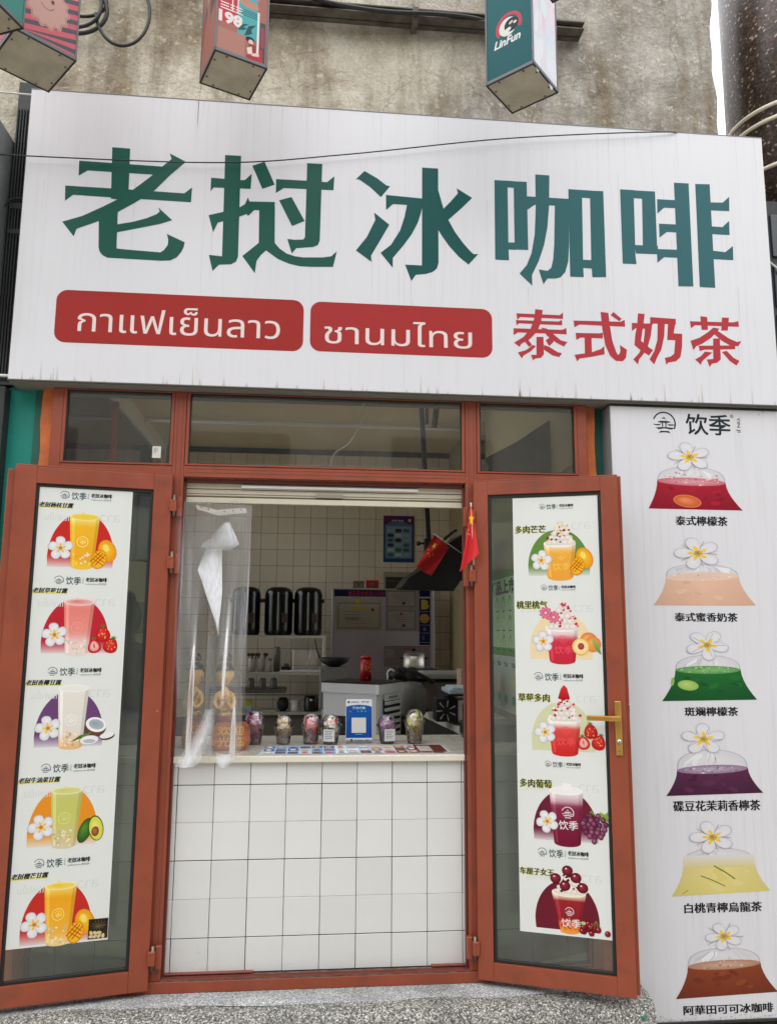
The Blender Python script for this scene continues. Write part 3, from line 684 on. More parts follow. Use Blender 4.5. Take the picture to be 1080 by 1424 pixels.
# ------------------------------------------------------------------ shopfront frame
fr = thing('window_frame', (0.6, -.05, .22), 'terracotta red aluminium frame of the shopfront with glazed top lights', 'window frame')
def bar(x0, x1, z0, z1, name='rail', y0=-.05, y1=-.024, m=RED, bev=.002, parent=None):
    q = MB(); q.box(x0, x1, y0, y1, z0, z1, m, bev); return q.build(name, parent or fr)
bar(-.599, -.552, .222, 2.686, 'jamb'); bar(1.742, 1.789, .222, 2.686, 'jamb')
bar(-.078, -.027, .262, 2.686, 'mullion'); bar(1.219, 1.271, .262, 2.686, 'mullion')
bar(-.552, -.078, 2.303, 2.350, 'transom'); bar(-.027, 1.219, 2.303, 2.352, 'transom'); bar(1.271, 1.742, 2.303, 2.350, 'transom')
bar(-.552, 1.742, .218, .261, 'sill', -.056, -.024)
for x0, x1, z0, z1 in ((-.552, -.078, 2.352, 2.684), (-.0245, 1.2165, 2.354, 2.684), (1.2735, 1.742, 2.352, 2.684), (-.552, -.080, .263, 2.301), (1.273, 1.742, .263, 2.301)):
    w_ = .013; side = z0 < 1
    q = MB(); y0, y1 = -.052, -.040
    if side: y0, y1 = -.046, -.036
    q.box(x0, x0+w_, y0, y1, z0, z1, RED, .0015); q.box(x1-w_, x1, y0, y1, z0, z1, RED, .0015)
    q.box(x0+w_, x1-w_, y0, y1, z0, z0+.008, RED, .0015); q.box(x0+w_, x1-w_, y0, y1, z1-.004, z1, RED, .0015)
    q.build('glazing_bead', fr)
    q = MB(); gx0, gx1, gz0, gz1 = x0+w_, x1-w_, z0+.008, z1-.004; k = .0055
    q.box(gx0, gx0+k, -.045, -.037, gz0, gz1, GASK); q.box(gx1-k, gx1, -.045, -.037, gz0, gz1, GASK); q.box(gx0+k, gx1-k, -.045, -.037, gz0, gz0+k*.6, GASK); q.box(gx0+k, gx1-k, -.045, -.037, gz1-k, gz1, GASK)
    q.build('gasket', fr)
    q = MB(); q.box(gx0+.001, gx1-.001, -.0385, -.0345, gz0+.001, gz1-.001, GLASS); q.build('pane', fr)
# dark seams along the bars
q = MB()
for x in (-.0635, -.041, 1.2335, 1.256): q.box(x, x+.0016, -.0508, -.049, .27, 2.68, REDD)
for z in (2.322, 2.338): q.box(-.02, 1.21, -.0508, -.049, z, z+.0015, REDD)
q.build('seam', fr, kind='stuff')
# reveal of the serving opening, with the sliding track at the bottom
for x0, x1 in ((-.0265, -.0175), (1.2095, 1.2185)): bar(x0, x1, .262, 2.302, 'guide_rail', -.024, -.004, REDD, .001)
for x0, x1 in ((-.035, -.0225), (1.2145, 1.227)): bar(x0, x1, .262, 2.302, 'guide_rail', -.0035, .012, mat('frame_pinkish', (150, 86, 76), .4, var=.1), .001)
bar(-.026, 1.2185, 2.286, 2.3025, 'guide_rail', -.024, .03, REDD, .001)
TRK = mat('dusty_track', (112, 98, 86), .7, metal=.2, var=.4, scale=30, c2=(60, 46, 40))
bar(-.0265, 1.2185, .2615, .2645, 'track', -.0555, -.001, TRK, 0)
for y in (-.052, -.040, -.030): bar(-.02, 1.212, .2645, .270, 'track', y, y+.002, mat('track_red', (128, 66, 54), .5, var=.2, scale=20), 0)
bar(-.016, .335, .270, .2755, 'track', -.020, -.0015, mat('track_red', (128, 66, 54), .5), .001)
bar(1.065, 1.212, .270, .2755, 'track', -.020, -.0015, mat('track_red', (128, 66, 54), .5), .001)
lbl = Frame((0, -.0392, 0), (1, 0, 0), (0, 0, 1))
A = Art(lbl); x0, z1 = lbl.at(212.4, 620.5); x1, z0 = lbl.at(223.5, 637); A.rect(x0, z0, x1, z1, (222, 222, 214))
for k in range(3): A.rect(x0+.008+k*.006, z0+.02+.004*k, x0+.010+k*.006, z1-.006, (70, 70, 70))
A.build('price_sticker', fr, label='small white barcode sticker on the top left pane')

# ------------------------------------------------------------------ tiled wall under the counter
tw = thing('tiled_counter_wall', (0.6, 0, .26), 'white tiled front wall under the serving counter', 'tiled wall')
q = MB(); q.box(-.60, 1.78, .0030, .12, .215, 1.091, GROUT); q.build('grout_bed', tw)
zl = [.268, .4002, .550, .700, .850, 1.000, 1.0912]
jt = [.0, .0018, .0006, .0018, .0006, .0018, 0]          # half joints: every second joint is tight
tile_cache = {}
for r in range(6):
    z0 = zl[r]+jt[r]; z1 = zl[r+1]-jt[r+1]
    for c in range(-4, 12):
        x0 = c*.15; x1 = x0+.15
        hj = .0013; x0 += hj; x1 -= hj
        if c == -1: x0 += .0; 
        if c == 11: x1 = 1.742
        k = (r, round(x1-x0, 3)); cx = (x0+x1)/2; cz = (z0+z1)/2; OX, OY, OZ = .6, 0, .26; w2 = (x1-x0)/2; h2 = (z1-z0)/2
        if k not in tile_cache:
            q = MB(); q.box(OX-w2, OX+w2, OY, OY+.006, OZ-h2, OZ+h2, TILE, .0009); o = q.build('tile', tw); tile_cache[k] = o
        else:
            o = tile_cache[k].copy(); COL.objects.link(o)
        j = random.Random(r*31+c)
        o.location = (cx-OX+j.uniform(-.0005, .0005), j.uniform(-.0003, .0003), cz-OZ); o.rotation_euler = (j.gauss(0, .0035), 0, j.gauss(0, .0035))
# dirt flecks near the floor
A = Art(Frame((0, -.0012, 0), (1, 0, 0), (0, 0, 1)), PRINTM, h0=.0003)
rr = random.Random(5)
for i in range(170):
    x = rr.gauss(.16, .13) if i < 100 else rr.uniform(0, 1.2); z = .275+abs(rr.gauss(.0, .06)) if i < 100 else .275+abs(rr.gauss(0, .13))
    if x < -.01 or x > 1.2: continue
    s_ = rr.uniform(.0004, .0013); A.poly([(x-s_, z), (x, z-s_*.7), (x+s_*1.2, z), (x, z+s_)], rr.choice([(150, 146, 140), (120, 112, 104), (170, 160, 150)]))
A.build('dirt_specks', tw, kind='stuff')

# ------------------------------------------------------------------ doors
def hinge_at(parent, x, z, sgn, y=-.078):
    q = MB(); q.box(x-.014, x+.014, y-.014, y+.006, z-.026, z+.026, RED, .002); o = q.build('hinge', parent)
    q = MB(); q.lathe([(.0065, -.046), (.0065, .046)], (x+sgn*.004, y-.004, z), DSTEEL, 12); q.build('pin', o)
    q = MB(); q.box(x+sgn*.012, x+sgn*.034, y+.006, y+.028, z-.046, z+.040, RED, .002); q.build('plate', o)
    q = MB()
    for dz in (-.012, .014): q.lathe([(.0022, 0), (.0016, .0006)], (0, 0, 0), BLACK, 8, T=Matrix.Translation((x-.003, y-.0142, z+dz)) @ Matrix.Rotation(PI/2, 4, 'X'))
    q.build('screw', o)

def door(hx, hy, ang, sgn, W, ls, rs, tr, br, label, lip):
    """sgn=-1: leaf runs left from the hinge; sgn=+1: right. Local a is measured from the leaf's left edge."""
    a_ = math.radians(ang); u = Vector((math.cos(a_), -sgn*math.sin(a_), 0))
    H = Vector((hx, hy, 0)); o = H-u*W if sgn < 0 else H
    F = Frame(o, u, (0, 0, 1)); z0, z1 = .2405, 2.303
    t = thing('glass_door', (hx, hy, z0), label, 'door')
    def dbox(a0, a1, b0, b1, h0, h1, m, bev, name, par=t, lb=None):
        q = MB(); q.box(a0, a1, b0, b1, h0, h1, m, bev)
        q.v = [tuple(F.P(v[0], v[1], v[2])) for v in q.v]
        return q.build(name, par, lb)
    # stiles and rails (a = along, b = up, h = out of the face)
    dbox(0, ls, z0, z1, -.05, 0, RED, .0025, 'stile'); dbox(W-rs, W, z0, z1, -.05, 0, RED, .0025, 'stile')
    dbox(ls, W-rs, z1-tr, z1, -.05, -.0002, RED, .0025, 'rail'); dbox(ls, W-rs, z0, z0+br, -.05, -.0002, RED, .0025, 'rail')
    if sgn < 0: dbox(-lip, .002, z0+.012, z1-.012, -.045, -.014, RED, .002, 'flange')
    else: dbox(W-.002, W+lip, z0+.006, z1+.004, -.045, -.020, RED, .002, 'flange')
    dbox(0, W, z1+.001, z1+.010, -.048, -.012, RED, .002, 'flange')
    q = MB(); g0, g1, c0, c1 = ls, W-rs, z0+br, z1-tr; k = .013
    for aa, ab, ba, bb in ((g0, g0+k, c0, c1), (g1-k, g1, c0, c1), (g0+k, g1-k, c0, c0+k), (g0+k, g1-k, c1-k, c1)): q.box(aa, ab, ba, bb, -.020, -.008, GASK, .0015)
    q.v = [tuple(F.P(v[0], v[1], v[2])) for v in q.v]; q.build('gasket', t)
    dbox(g0+.002, g1-.002, c0+.002, c1-.002, -.017, -.013, GLASSD, 0, 'glass')
    return t, F, (g0, g1, c0, c1)
dl, FL, gl = door(-.067, -.08, 12.0, -1, .618, .082, .075, .068, .078, 'red framed glass door folded open to the left of the serving window', .030)
dr, FR, gr_ = door(1.2475, -.08, 20.4, 1, .618, .064, .072, .060, .070, 'red framed glass door folded open to the right with a brass handle', .014)
for z in (2.17, 1.925, .36): hinge_at(dl, -.058, z, 1)
for z in (2.15, 1.885, .36): hinge_at(dr, 1.2395, z, -1)
# brass handle with long plate on the right leaf
def onface(F, px, py, h=0): return Frame(F.o+F.n*h, F.u, F.v).at(px, py)
def fbox(F, a0, a1, b0, b1, h0, h1, m, bev, name, par, lb=None):
    q = MB(); q.box(a0, a1, b0, b1, h0, h1, m, bev); q.v = [tuple(F.P(*v)) for v in q.v]; return q.build(name, par, lb)
a0, b1 = onface(FR, 853.5, 975); a1, b0 = onface(FR, 865.5, 1051)
hd = fbox(FR, a0, a1, b0, b1, 0, .006, GOLD, .002, 'handle', dr)
al, bl = onface(FR, 815, 998, .04); am = (a0+a1)/2
fbox(FR, al, a1-.004, bl-.0105, bl+.0105, .036, .050, GOLD, .004, 'lever', hd)
q = MB(); q.tube([FR.P(am+.002, bl, 0), FR.P(am+.002, bl, .042)], .010, GOLD, 14); q.build('lever_neck', hd)
_, bc = onface(FR, 859.5, 1031)
q = MB(); q.tube([FR.P(am, bc, .0), FR.P(am, bc, .012)], .0095, CHROME, 16); q.box(-.001, .001, -.006, .006, 0, .001, BLACK); q.v[-8:] = [tuple(FR.P(am+v[0], bc+v[1], .0121+v[2])) for v in q.v[-8:]]; q.build('lock_cylinder', hd)
for dz in (b1-.058, b0+.018, b0+.06):
    q = MB(); q.tube([FR.P(am, dz, .0), FR.P(am, dz, .0075)], .003, DSTEEL, 10); q.build('screw', hd)
_, bz = onface(FR, 872, 985)
fbox(FR, .629, .634, bz-.014, bz+.014, -.032, -.018, CHROME, .001, 'latch', dr)

# ------------------------------------------------------------------ printed pictures
def P2(A, pts, c, c2=None): return A.poly(pts, c, c2)
def flower(A, x, y, r, rot=0.3, sy=1.0, pw=.37, white=(246, 246, 248), edge=(186, 184, 194)):
    for k in range(5):
        a = rot+2*PI*k/5; d = (math.cos(a), math.sin(a)*sy)
        nrm = (-math.sin(a), math.cos(a)*sy); pts = []
        for i in range(17):
            q = PI*2*i/16; L = r*(0.53-0.47*math.cos(q)); wd = r*pw*math.sin(q)*(1-.28*math.cos(q))
            sk = r*.10*math.sin(q/2)
            pts.append((x+d[0]*L+nrm[0]*(wd+sk), y+d[1]*L+nrm[1]*(wd+sk)))
        A.fan((x+d[0]*r*.6, y+d[1]*r*.6), pts, white, edge)
        B_ = [(x+(p[0]-x)*.93+d[0]*r*.02, y+(p[1]-y)*.93+d[1]*r*.02) for p in pts]; A.fan((x+d[0]*r*.62, y+d[1]*r*.62), B_, white, (226, 226, 232))
    for k in range(5):
        a = rot+2*PI*k/5+.1; d = (math.cos(a), math.sin(a)*sy); nrm = (-math.sin(a), math.cos(a)*sy)
        A.poly([(x, y), (x+d[0]*r*.3+nrm[0]*r*.1, y+d[1]*r*.3+nrm[1]*r*.1), (x+d[0]*r*.5, y+d[1]*r*.5), (x+d[0]*r*.3-nrm[0]*r*.1, y+d[1]*r*.3-nrm[1]*r*.1)], (248, 206, 70))
    A.ell(x, y, r*.16, r*.16*sy, (226, 150, 40), rad=(200, 120, 30), n=10)
def mango(A, x, y, r):
    A.ell(x, y+r*.28, r*.62, r*.85, (240, 150, 24), rot=.35, rad=(255, 214, 60)); A.ell(x-r*.1, y+r*.5, r*.2, r*.3, (255, 228, 110), rot=.4, n=12)
    A.ell(x-r*.55, y-r*.35, r*.52, r*.72, (232, 140, 20), rot=-.25, rad=(252, 196, 40)); A.ell(x-r*.55, y-r*.35, r*.45, r*.64, (250, 190, 40), rot=-.25)
    for k in (-.3, 0, .3):
        A.line([(x-r*.95+k*r*.6, y-r*.75-k*r*.4+r*.1), (x-r*.3+k*r*.5, y+r*.1-k*r*.4)], r*.07, (196, 84, 20)); A.line([(x-r*.85+k*r*.2, y-r*.1+k*r*.8), (x-r*.2+k*r*.1, y-r*.55+k*r*.8)], r*.06, (196, 84, 20))
def strawb(A, x, y, r):
    def one(x, y, r, rot, half=False):
        pts = [(x+r*(math.sin(q)*(.78-.22*math.cos(q)))*math.cos(rot)-r*(math.cos(q)*.9)*math.sin(rot), y+r*(math.sin(q)*(.78-.22*math.cos(q)))*math.sin(rot)+r*(math.cos(q)*.9)*math.cos(rot)) for q in [2*PI*i/18 for i in range(18)]]
        A.fan((x-r*.2, y+r*.25), pts, (236, 70, 62), (188, 20, 26))
        if half:
            A.fan((x, y), [(x+(p[0]-x)*.72, y+(p[1]-y)*.75) for p in pts], (255, 236, 232), (240, 130, 124)); A.ell(x, y, r*.15, r*.32, (230, 110, 104), rot=rot, n=10)
        else:
            rr = random.Random(int(x*9999)+int(y*999))
            for k in range(11): A.ell(x+rr.uniform(-.5, .5)*r, y+rr.uniform(-.55, .6)*r, r*.045, r*.07, (252, 214, 120), n=6)
        for k in range(6):
            a = rot+PI/2+(k-2.5)*.42; cx, cy = x+r*.8*math.cos(rot+PI/2), y+r*.8*math.sin(rot+PI/2)
            A.poly([(cx-r*.08, cy), (cx+r*.08, cy-r*.04), (cx+r*.5*math.cos(a), cy+r*.42*math.sin(a))], (70, 130, 46))
    one(x+r*.05, y+r*.45, r*.62, .1); one(x-r*.5, y-r*.4, r*.56, .2, True); one(x+r*.62, y-r*.35, r*.62, -.3)
def coconut(A, x, y, r):
    A.ell(x-r*.1, y+r*.25, r*.74, r*.64, (96, 60, 44), rot=-.3, rad=(140, 96, 74)); A.ell(x-r*.05, y+r*.42, r*.70, r*.50, (248, 248, 248), rot=-.3); A.ell(x-r*.03, y+r*.44, r*.52, r*.34, (176, 190, 198), rot=-.3, rad=(150, 166, 176))
    A.poly([(x-r*1.7, y-r*.75), (x-r*1.1, y-r*.3), (x-r*.4, y-r*.1), (x-r*.9, y-r*.45)], (76, 110, 40)); A.poly([(x-r*1.2, y-r*.8), (x-r*.9, y-r*.3), (x-r*.3, y-r*.05), (x-r*.7, y-r*.5)], (100, 140, 56))
    A.ell(x-r*.45, y-r*.62, r*.62, r*.3, (236, 236, 238), rot=.1, rad=(252, 252, 252)); A.ell(x-r*.45, y-r*.7, r*.4, r*.14, (186, 190, 196))
    A.ell(x+r*.75, y-r*.4, r*.5, r*.26, (90, 62, 50), rot=.2); A.ell(x+r*.72, y-r*.34, r*.48, r*.2, (244, 244, 244), rot=.2)
def avocado(A, x, y, r):
    A.ell(x-r*.35, y, r*.42, r*.86, (40, 84, 32), rot=-.35, rad=(96, 150, 60)); A.ell(x+r*.35, y+r*.12, r*.5, r*.86, (52, 96, 30), rot=.2); A.ell(x+r*.36, y+r*.10, r*.44, r*.79, (214, 216, 70), rot=.2, rad=(240, 236, 130)); A.ell(x+r*.32, y-r*.1, r*.25, r*.33, (120, 62, 36), rad=(196, 120, 80))
def grapes(A, x, y, r):
    A.poly([(x+r*.3, y+r*.5), (x+r*.5, y+r*1.1), (x+r*.8, y+r*.95), (x+r*1.05, y+r*1.15), (x+r*1.0, y+r*.75), (x+r*1.1, y+r*.45), (x+r*.7, y+r*.55)], (112, 152, 56), (150, 186, 84)); A.poly([(x-r*.4, y+r*.8), (x-r*.1, y+r*1.15), (x+r*.2, y+r*.9)], (110, 150, 60))
    rr = random.Random(3)
    for j in range(7):
        wd = (.45, .8, .95, .9, .75, .55, .3)[j]; n = max(1, int(wd*5.5))
        for i in range(n):
            gx = x+r*(.1+wd*((i+.5)/n*2-1)+rr.uniform(-.05, .05)); gy = y+r*(.8-j*.28+rr.uniform(-.05, .05)); A.ell(gx, gy, r*.19, r*.21, (70, 26, 52), n=12, rad=rr.choice([(168, 92, 124), (140, 70, 104), (186, 112, 140)]))
def cherries(A, x, y, r):
    rr = random.Random(8)
    for i in range(15):
        gx = x+r*rr.uniform(-1.1, 1.0); gy = y+r*rr.uniform(-.5, .35); A.ell(gx, gy, r*.25, r*.24, (84, 8, 26), n=12, rad=(196, 40, 62))
        A.ell(gx-r*.07, gy+r*.08, r*.05, r*.04, (240, 180, 190), n=6)
    for k in range(4): A.line([(x-r*.4+k*r*.3, y), (x+r*.1, y+r*.6)], r*.035, (150, 140, 70))
    A.ell(x-r*.95, y+r*.35, r*.2, r*.14, (190, 206, 130), n=10)
def peach(A, x, y, r):
    A.ell(x+r*.25, y+r*.4, r*.62, r*.58, (232, 124, 60), rad=(250, 190, 110)); A.ell(x+r*.55, y+r*.1, r*.6, r*.6, (236, 132, 60), rad=(252, 180, 96))
    A.poly([(x+r*.5, y+r*.6), (x+r*1.0, y+r*.1), (x+r*1.15, y-r*.7), (x+r*.8, y-r*.4), (x+r*.55, y+r*.1)], (110, 140, 60), (170, 190, 110))
    A.ell(x-r*.35, y-r*.1, r*.64, r*.64, (240, 190, 100), rad=(250, 214, 130)); A.ell(x-r*.35, y-r*.1, r*.56, r*.56, (252, 222, 150), rad=(255, 236, 190)); A.ell(x-r*.33, y-r*.08, r*.24, r*.26, (150, 60, 50), rad=(190, 96, 80))
def logo(A, x, y, r, c):
    w_ = r*.12; A.arc(x, y, r*.94, math.radians(-28), math.radians(158), w_, c, 22)
    A.poly([(x-r*.22, y+r*.36), (x, y+r*.56), (x+r*.22, y+r*.36), (x, y+r*.42)], c)
    A.poly([(x-r*.6, y+r*.12), (x-r*.3, y+r*.22), (x+r*.3, y+r*.22), (x+r*.6, y+r*.12), (x+r*.3, y+r*.06), (x-r*.3, y+r*.06)], c)
    A.poly([(x-r*.95, y-r*.06), (x-r*.35, y-r*.06), (x-r*.2, y+r*.04), (x-r*.4, y-r*.18), (x-r*.85, y-r*.14)], c); A.poly([(x+r*.95, y-r*.06), (x+r*.35, y-r*.06), (x+r*.2, y+r*.04), (x+r*.4, y-r*.18), (x+r*.85, y-r*.14)], c)
    A.line([(x-r*.14, y+r*.1), (x-r*.14, y-r*.25)], w_*.8, c); A.line([(x+r*.14, y+r*.1), (x+r*.14, y-r*.25)], w_*.8, c)
    A.poly([(x-r*.75, y-r*.36), (x-r*.2, y-r*.30), (x+r*.2, y-r*.30), (x+r*.9, y-r*.36), (x+r*.6, y-r*.5), (x+r*.1, y-r*.42), (x-r*.1, y-r*.42), (x-r*.5, y-r*.5)], c)
    A.poly([(x-r*.32, y-r*.62), (x+r*.36, y-r*.62), (x+r*.5, y-r*.8), (x+r*.1, y-r*.74), (x-r*.1, y-r*.74), (x-r*.5, y-r*.8)], c)
def arch(A, x0, x1, y0, y1, c, fade):
    n = 18; rows = []; cols = []; cx = (x0+x1)/2; hw = (x1-x0)/2
    for i in range(n+1):
        f = i/n; y = y0+(y1-y0)*f
        q = max(0, (f-.18)/.82); k = math.sqrt(max(0, 1-q*q))*(1) if f > .18 else 1-(.18-f)*.12
        rows.append((cx-hw*k, cx+hw*k, y))
        b = min(1, f/.22) if fade else 1; pc = (232, 234, 234)
        cols.append(tuple(pc[j]+(c[j]-pc[j])*(.12+.88*b) for j in range(3)))
    A.strip(rows, cols)
def glasscup(A, xc, yt, yb, wt, wb, cols, lid=None, emb=None, foam=0):
    """tapered cup with an elliptical liquid surface; cols = list of (fraction from bottom, colour)"""
    n = 14; rows = []; cc = []
    for i in range(n+1):
        f = i/n; y = yb+(yt-yb)*f; hw = wb+(wt-wb)*f; rows.append((xc-hw, xc+hw, y))
        for (f0, c0), (f1, c1) in zip(cols[:-1], cols[1:]):
            if f <= f1+1e-6: k = (f-f0)/max(1e-6, f1-f0); cc.append(tuple(c0[j]+(c1[j]-c0[j])*max(0, min(1, k)) for j in range(3))); break
    A.ell(xc, yb, wb, wb*.28, cols[0][1], n=16); A.strip(rows, cc)
    # soft highlights down the sides of the printed glass
    d = [tuple(min(255, v+22) for v in c) for c in cc]
    A.strip([(a+(b-a)*.06, a+(b-a)*.16, y) for a, b, y in rows], d); e = [tuple(max(0, v*.90) for v in c) for c in cc]
    A.strip([(a+(b-a)*.88, b, y) for a, b, y in rows], e)
    A.ell(xc, yt, wt, wt*.26, tuple(min(255, v*.5+128) for v in cols[-1][1]), n=20); A.ell(xc, yt-.002, wt*.88, wt*.20, cols[-1][1], n=20, rad=lid or cols[-1][1])
def cream(A, x, y, wd, ht, bits, seed, base=(250, 246, 240)):
    rr = random.Random(seed)
    for j in range(5):
        f = j/4; ww = wd*(1-.72*f); yy = y+ht*f
        for k in range(5-j//1 if j < 4 else 1):
            xx = x+ww*((k+.5)/(5-j if j < 4 else 1)*2-1)*.75; A.ell(xx, yy, wd*.27*(1-.3*f), ht*.15, (222, 212, 204), n=12, rad=base)
    for k in range(34):
        f = rr.random(); xx = x+rr.uniform(-1, 1)*wd*(1-.7*f)*.95; yy = y+ht*f*1.05; c = rr.choice(bits); s_ = wd*rr.uniform(.05, .12)
        A.poly([(xx-s_, yy), (xx-s_*.2, yy-s_*.8), (xx+s_, yy-s_*.2), (xx+s_*.3, yy+s_)], c)
NAVY = (38, 74, 84)
def header(A, x, y, w_, big=True):
    logo(A, x, y, w_*.052, NAVY)
    A.text('饮季', x+w_*.072, y-w_*.046, x+w_*.232, y+w_*.044, NAVY, 0.012)
    A.text('YINJI', x+w_*.242, y-w_*.03, x+w_*.258, y+w_*.04, NAVY, 0, rot=True)
    A.btext('老挝冰咖啡', x+w_*.280, y-w_*.010, x+w_*.505, y+w_*.038, (34, 44, 46), .0022*w_)
    A.text('traditional snow 泰式奶茶', x+w_*.280, y-w_*.044, x+w_*.500, y-w_*.022, (50, 60, 62), 0)

def poster_paper(F, h, corners, name, label, cat, door_obj):
    """rectangle of paper on the face; corners as (a0, a1, b0, b1)"""
    a0, a1, b0, b1 = corners
    t = thing(name, tuple(F.P((a0+a1)/2, b0, h)), label, cat)
    q = MB(); q.box(a0, a1, b0, b1, h, h+.0008, PAPER); q.v = [tuple(F.P(*v)) for v in q.v]; q.build('sheet', t)
    return t
PH = -.0125
FLp = Frame(FL.o+FL.n*PH, FL.u, FL.v); FRp = Frame(FR.o+FR.n*PH, FR.u, FR.v)
la0, lb1 = FLp.at(52.2, 676.4); la1, _ = FLp.at(183.3, 682.5); la0b, lb0 = FLp.at(10.3, 1321); la1b, lb0b = FLp.at(152, 1306)
ra0, rb1 = FRp.at(710.8, 692.9); ra1, rb1b = FRp.at(830.2, 689.3); ra0b, rb0 = FRp.at(724.4, 1294.7); ra1b, rb0b = FRp.at(854.2, 1308)
print('poster L', la0, la0b, la1, la1b, lb0, lb0b, lb1, 'R', ra0, ra0b, ra1, ra1b, rb0, rb0b, rb1, rb1b, 'glass', gl, gr_)
LA0, LA1, LB0, LB1 = (la0+la0b)/2, (la1+la1b)/2, (lb0+lb0b)/2, lb1
RA0, RA1, RB0, RB1 = (ra0+ra0b)/2, (ra1+ra1b)/2, (rb0+rb0b)/2, (rb1+rb1b)/2
pl = poster_paper(FL, PH, (LA0, LA1, LB0, LB1), 'drink_poster', 'tall white poster strip of five smooth drinks on the left door', 'poster', dl)
pr = poster_paper(FR, PH, (RA0, RA1, RB0, RB1), 'drink_poster', 'tall white poster strip of five cream topped drinks on the right door', 'poster', dr)
def heights(F, ys, x):   # v coordinate on the door of each panel's logo line
    return [F.at(x, y)[1] for y in ys]
lv = heights(FLp, (689.5, 807.5, 934, 1067.5, 1198), 100); rv = heights(FRp, (704.5, 817.5, 941.5, 1063, 1191), 770)
W1 = LA1-LA0; W2 = RA1-RA0
YEL = (214, 190, 60)
LP = [('老挝杨枝甘露', (206, 48, 44), [(0, (250, 200, 60)), (.15, (248, 176, 40)), (.8, (250, 190, 50)), (.93, (250, 226, 120)), (1, (246, 214, 80))], (246, 210, 60), mango, 0),
      ('老挝草莓甘露', (196, 42, 56), [(0, (240, 222, 214)), (.22, (244, 214, 206)), (.4, (240, 150, 140)), (.9, (238, 134, 124)), (1, (240, 190, 184))], (226, 120, 110), strawb, 0),
      ('老挝香椰甘露', (112, 72, 120), [(0, (240, 190, 140)), (.1, (236, 206, 170)), (.2, (232, 226, 216)), (.9, (236, 232, 224)), (1, (244, 242, 238))], (240, 238, 232), coconut, 1),
      ('老挝牛油果甘露', (238, 150, 40), [(0, (226, 210, 170)), (.12, (216, 206, 140)), (.5, (206, 206, 110)), (.9, (206, 206, 116)), (1, (224, 222, 150))], (214, 212, 110), avocado, 1),
      ('老挝榴芒甘露', (204, 50, 44), [(0, (246, 214, 150)), (.2, (248, 184, 60)), (.8, (248, 172, 36)), (.93, (250, 214, 100)), (1, (250, 224, 110))], (246, 204, 50), mango, 0)]
for i, (cap, ac, cols, lid, fruit, _) in enumerate(LP):
    y = lv[i]; T = (LA0, y, W1, W1)
    A = Art(FLp, T=T, h0=.0012+.0001); A.arch = None
    arch(A, .13, .83, -.80 if i else -.81, -.19 if i != 2 else -.20, ac, True); o = A.build('printed_arch', pl)
    A = Art(FLp, T=T, h0=.0016); A.text('กาแฟเย็น', .08, -.29, .40, -.20, (222, 225, 223), 0, mirror=True); A.text('ลาว', .66, -.28, .88, -.20, (222, 225, 223), 0, mirror=True); A.build('ghost_lettering', pl, kind='stuff')
    A = Art(FLp, T=T, h0=.0018); header(A, .27, .0, 1.0); A.build('brand_heading', pl)
    A = Art(FLp, T=T, h0=.0018); n_ = len(cap); A.rect(.006, -.150, .055*n_+.035, -.126, (232, 226, 130)); A.btext(cap, .008, -.142, .055*n_+.03, -.086, (30, 34, 22), .0028, slant=.25); A.build('caption', pl)
    A = Art(FLp, T=T, h0=.0022)
    glasscup(A, .50, -.235 if i != 2 else -.18, -.80, .160, .118, cols, lid)
    A.arc(.49, -.52, .058, 0, 2*PI, .006, tuple(min(255, v+30) for v in cols[-2][1]), 24); logo(A, .49, -.52, .036, tuple(min(255, v+26) for v in cols[-2][1]))
    rr = random.Random(i)
    for k in range(26):
        xx = .49+rr.uniform(-.1, .1); yy = -.80+rr.uniform(-.01, .15); s_ = rr.uniform(.008, .02); bc = cols[0][1]
        A.poly([(xx-s_, yy), (xx, yy-s_), (xx+s_, yy+s_*.3), (xx-s_*.2, yy+s_)], rr.choice([tuple(min(255, v+16) for v in bc), tuple(v*.9 for v in bc), (250, 232, 200)]))
    A.build('printed_cup', pl)
    A = Art(FLp, T=T, h0=.0052); flower(A, .265, -.60, .135, rot=1.5+.1*i); A.build('printed_flower', pl)
    A = Art(FLp, T=T, h0=.0040); fruit(A, .76, -.66 if i != 2 else -.64, .155); A.build('printed_fruit', pl)
A = Art(FLp, T=(LA0, lv[4], W1, W1), h0=.0085)
A.rect(.80, -.80, .995, -.60, (56, 46, 30), (40, 32, 22))
for k in range(7): A.ell(.83+.04*(k % 4), -.775+.035*(k//4), .026, .017, (206, 184, 130), rot=.5*k, n=10, rad=(232, 214, 170))
for k in range(12): A.line([(.90, -.68), (.90+.07*math.cos(k*.55), -.66+.05*math.sin(k*.55))], .006, (110, 94, 60))
A.build('printed_peanuts', pl)

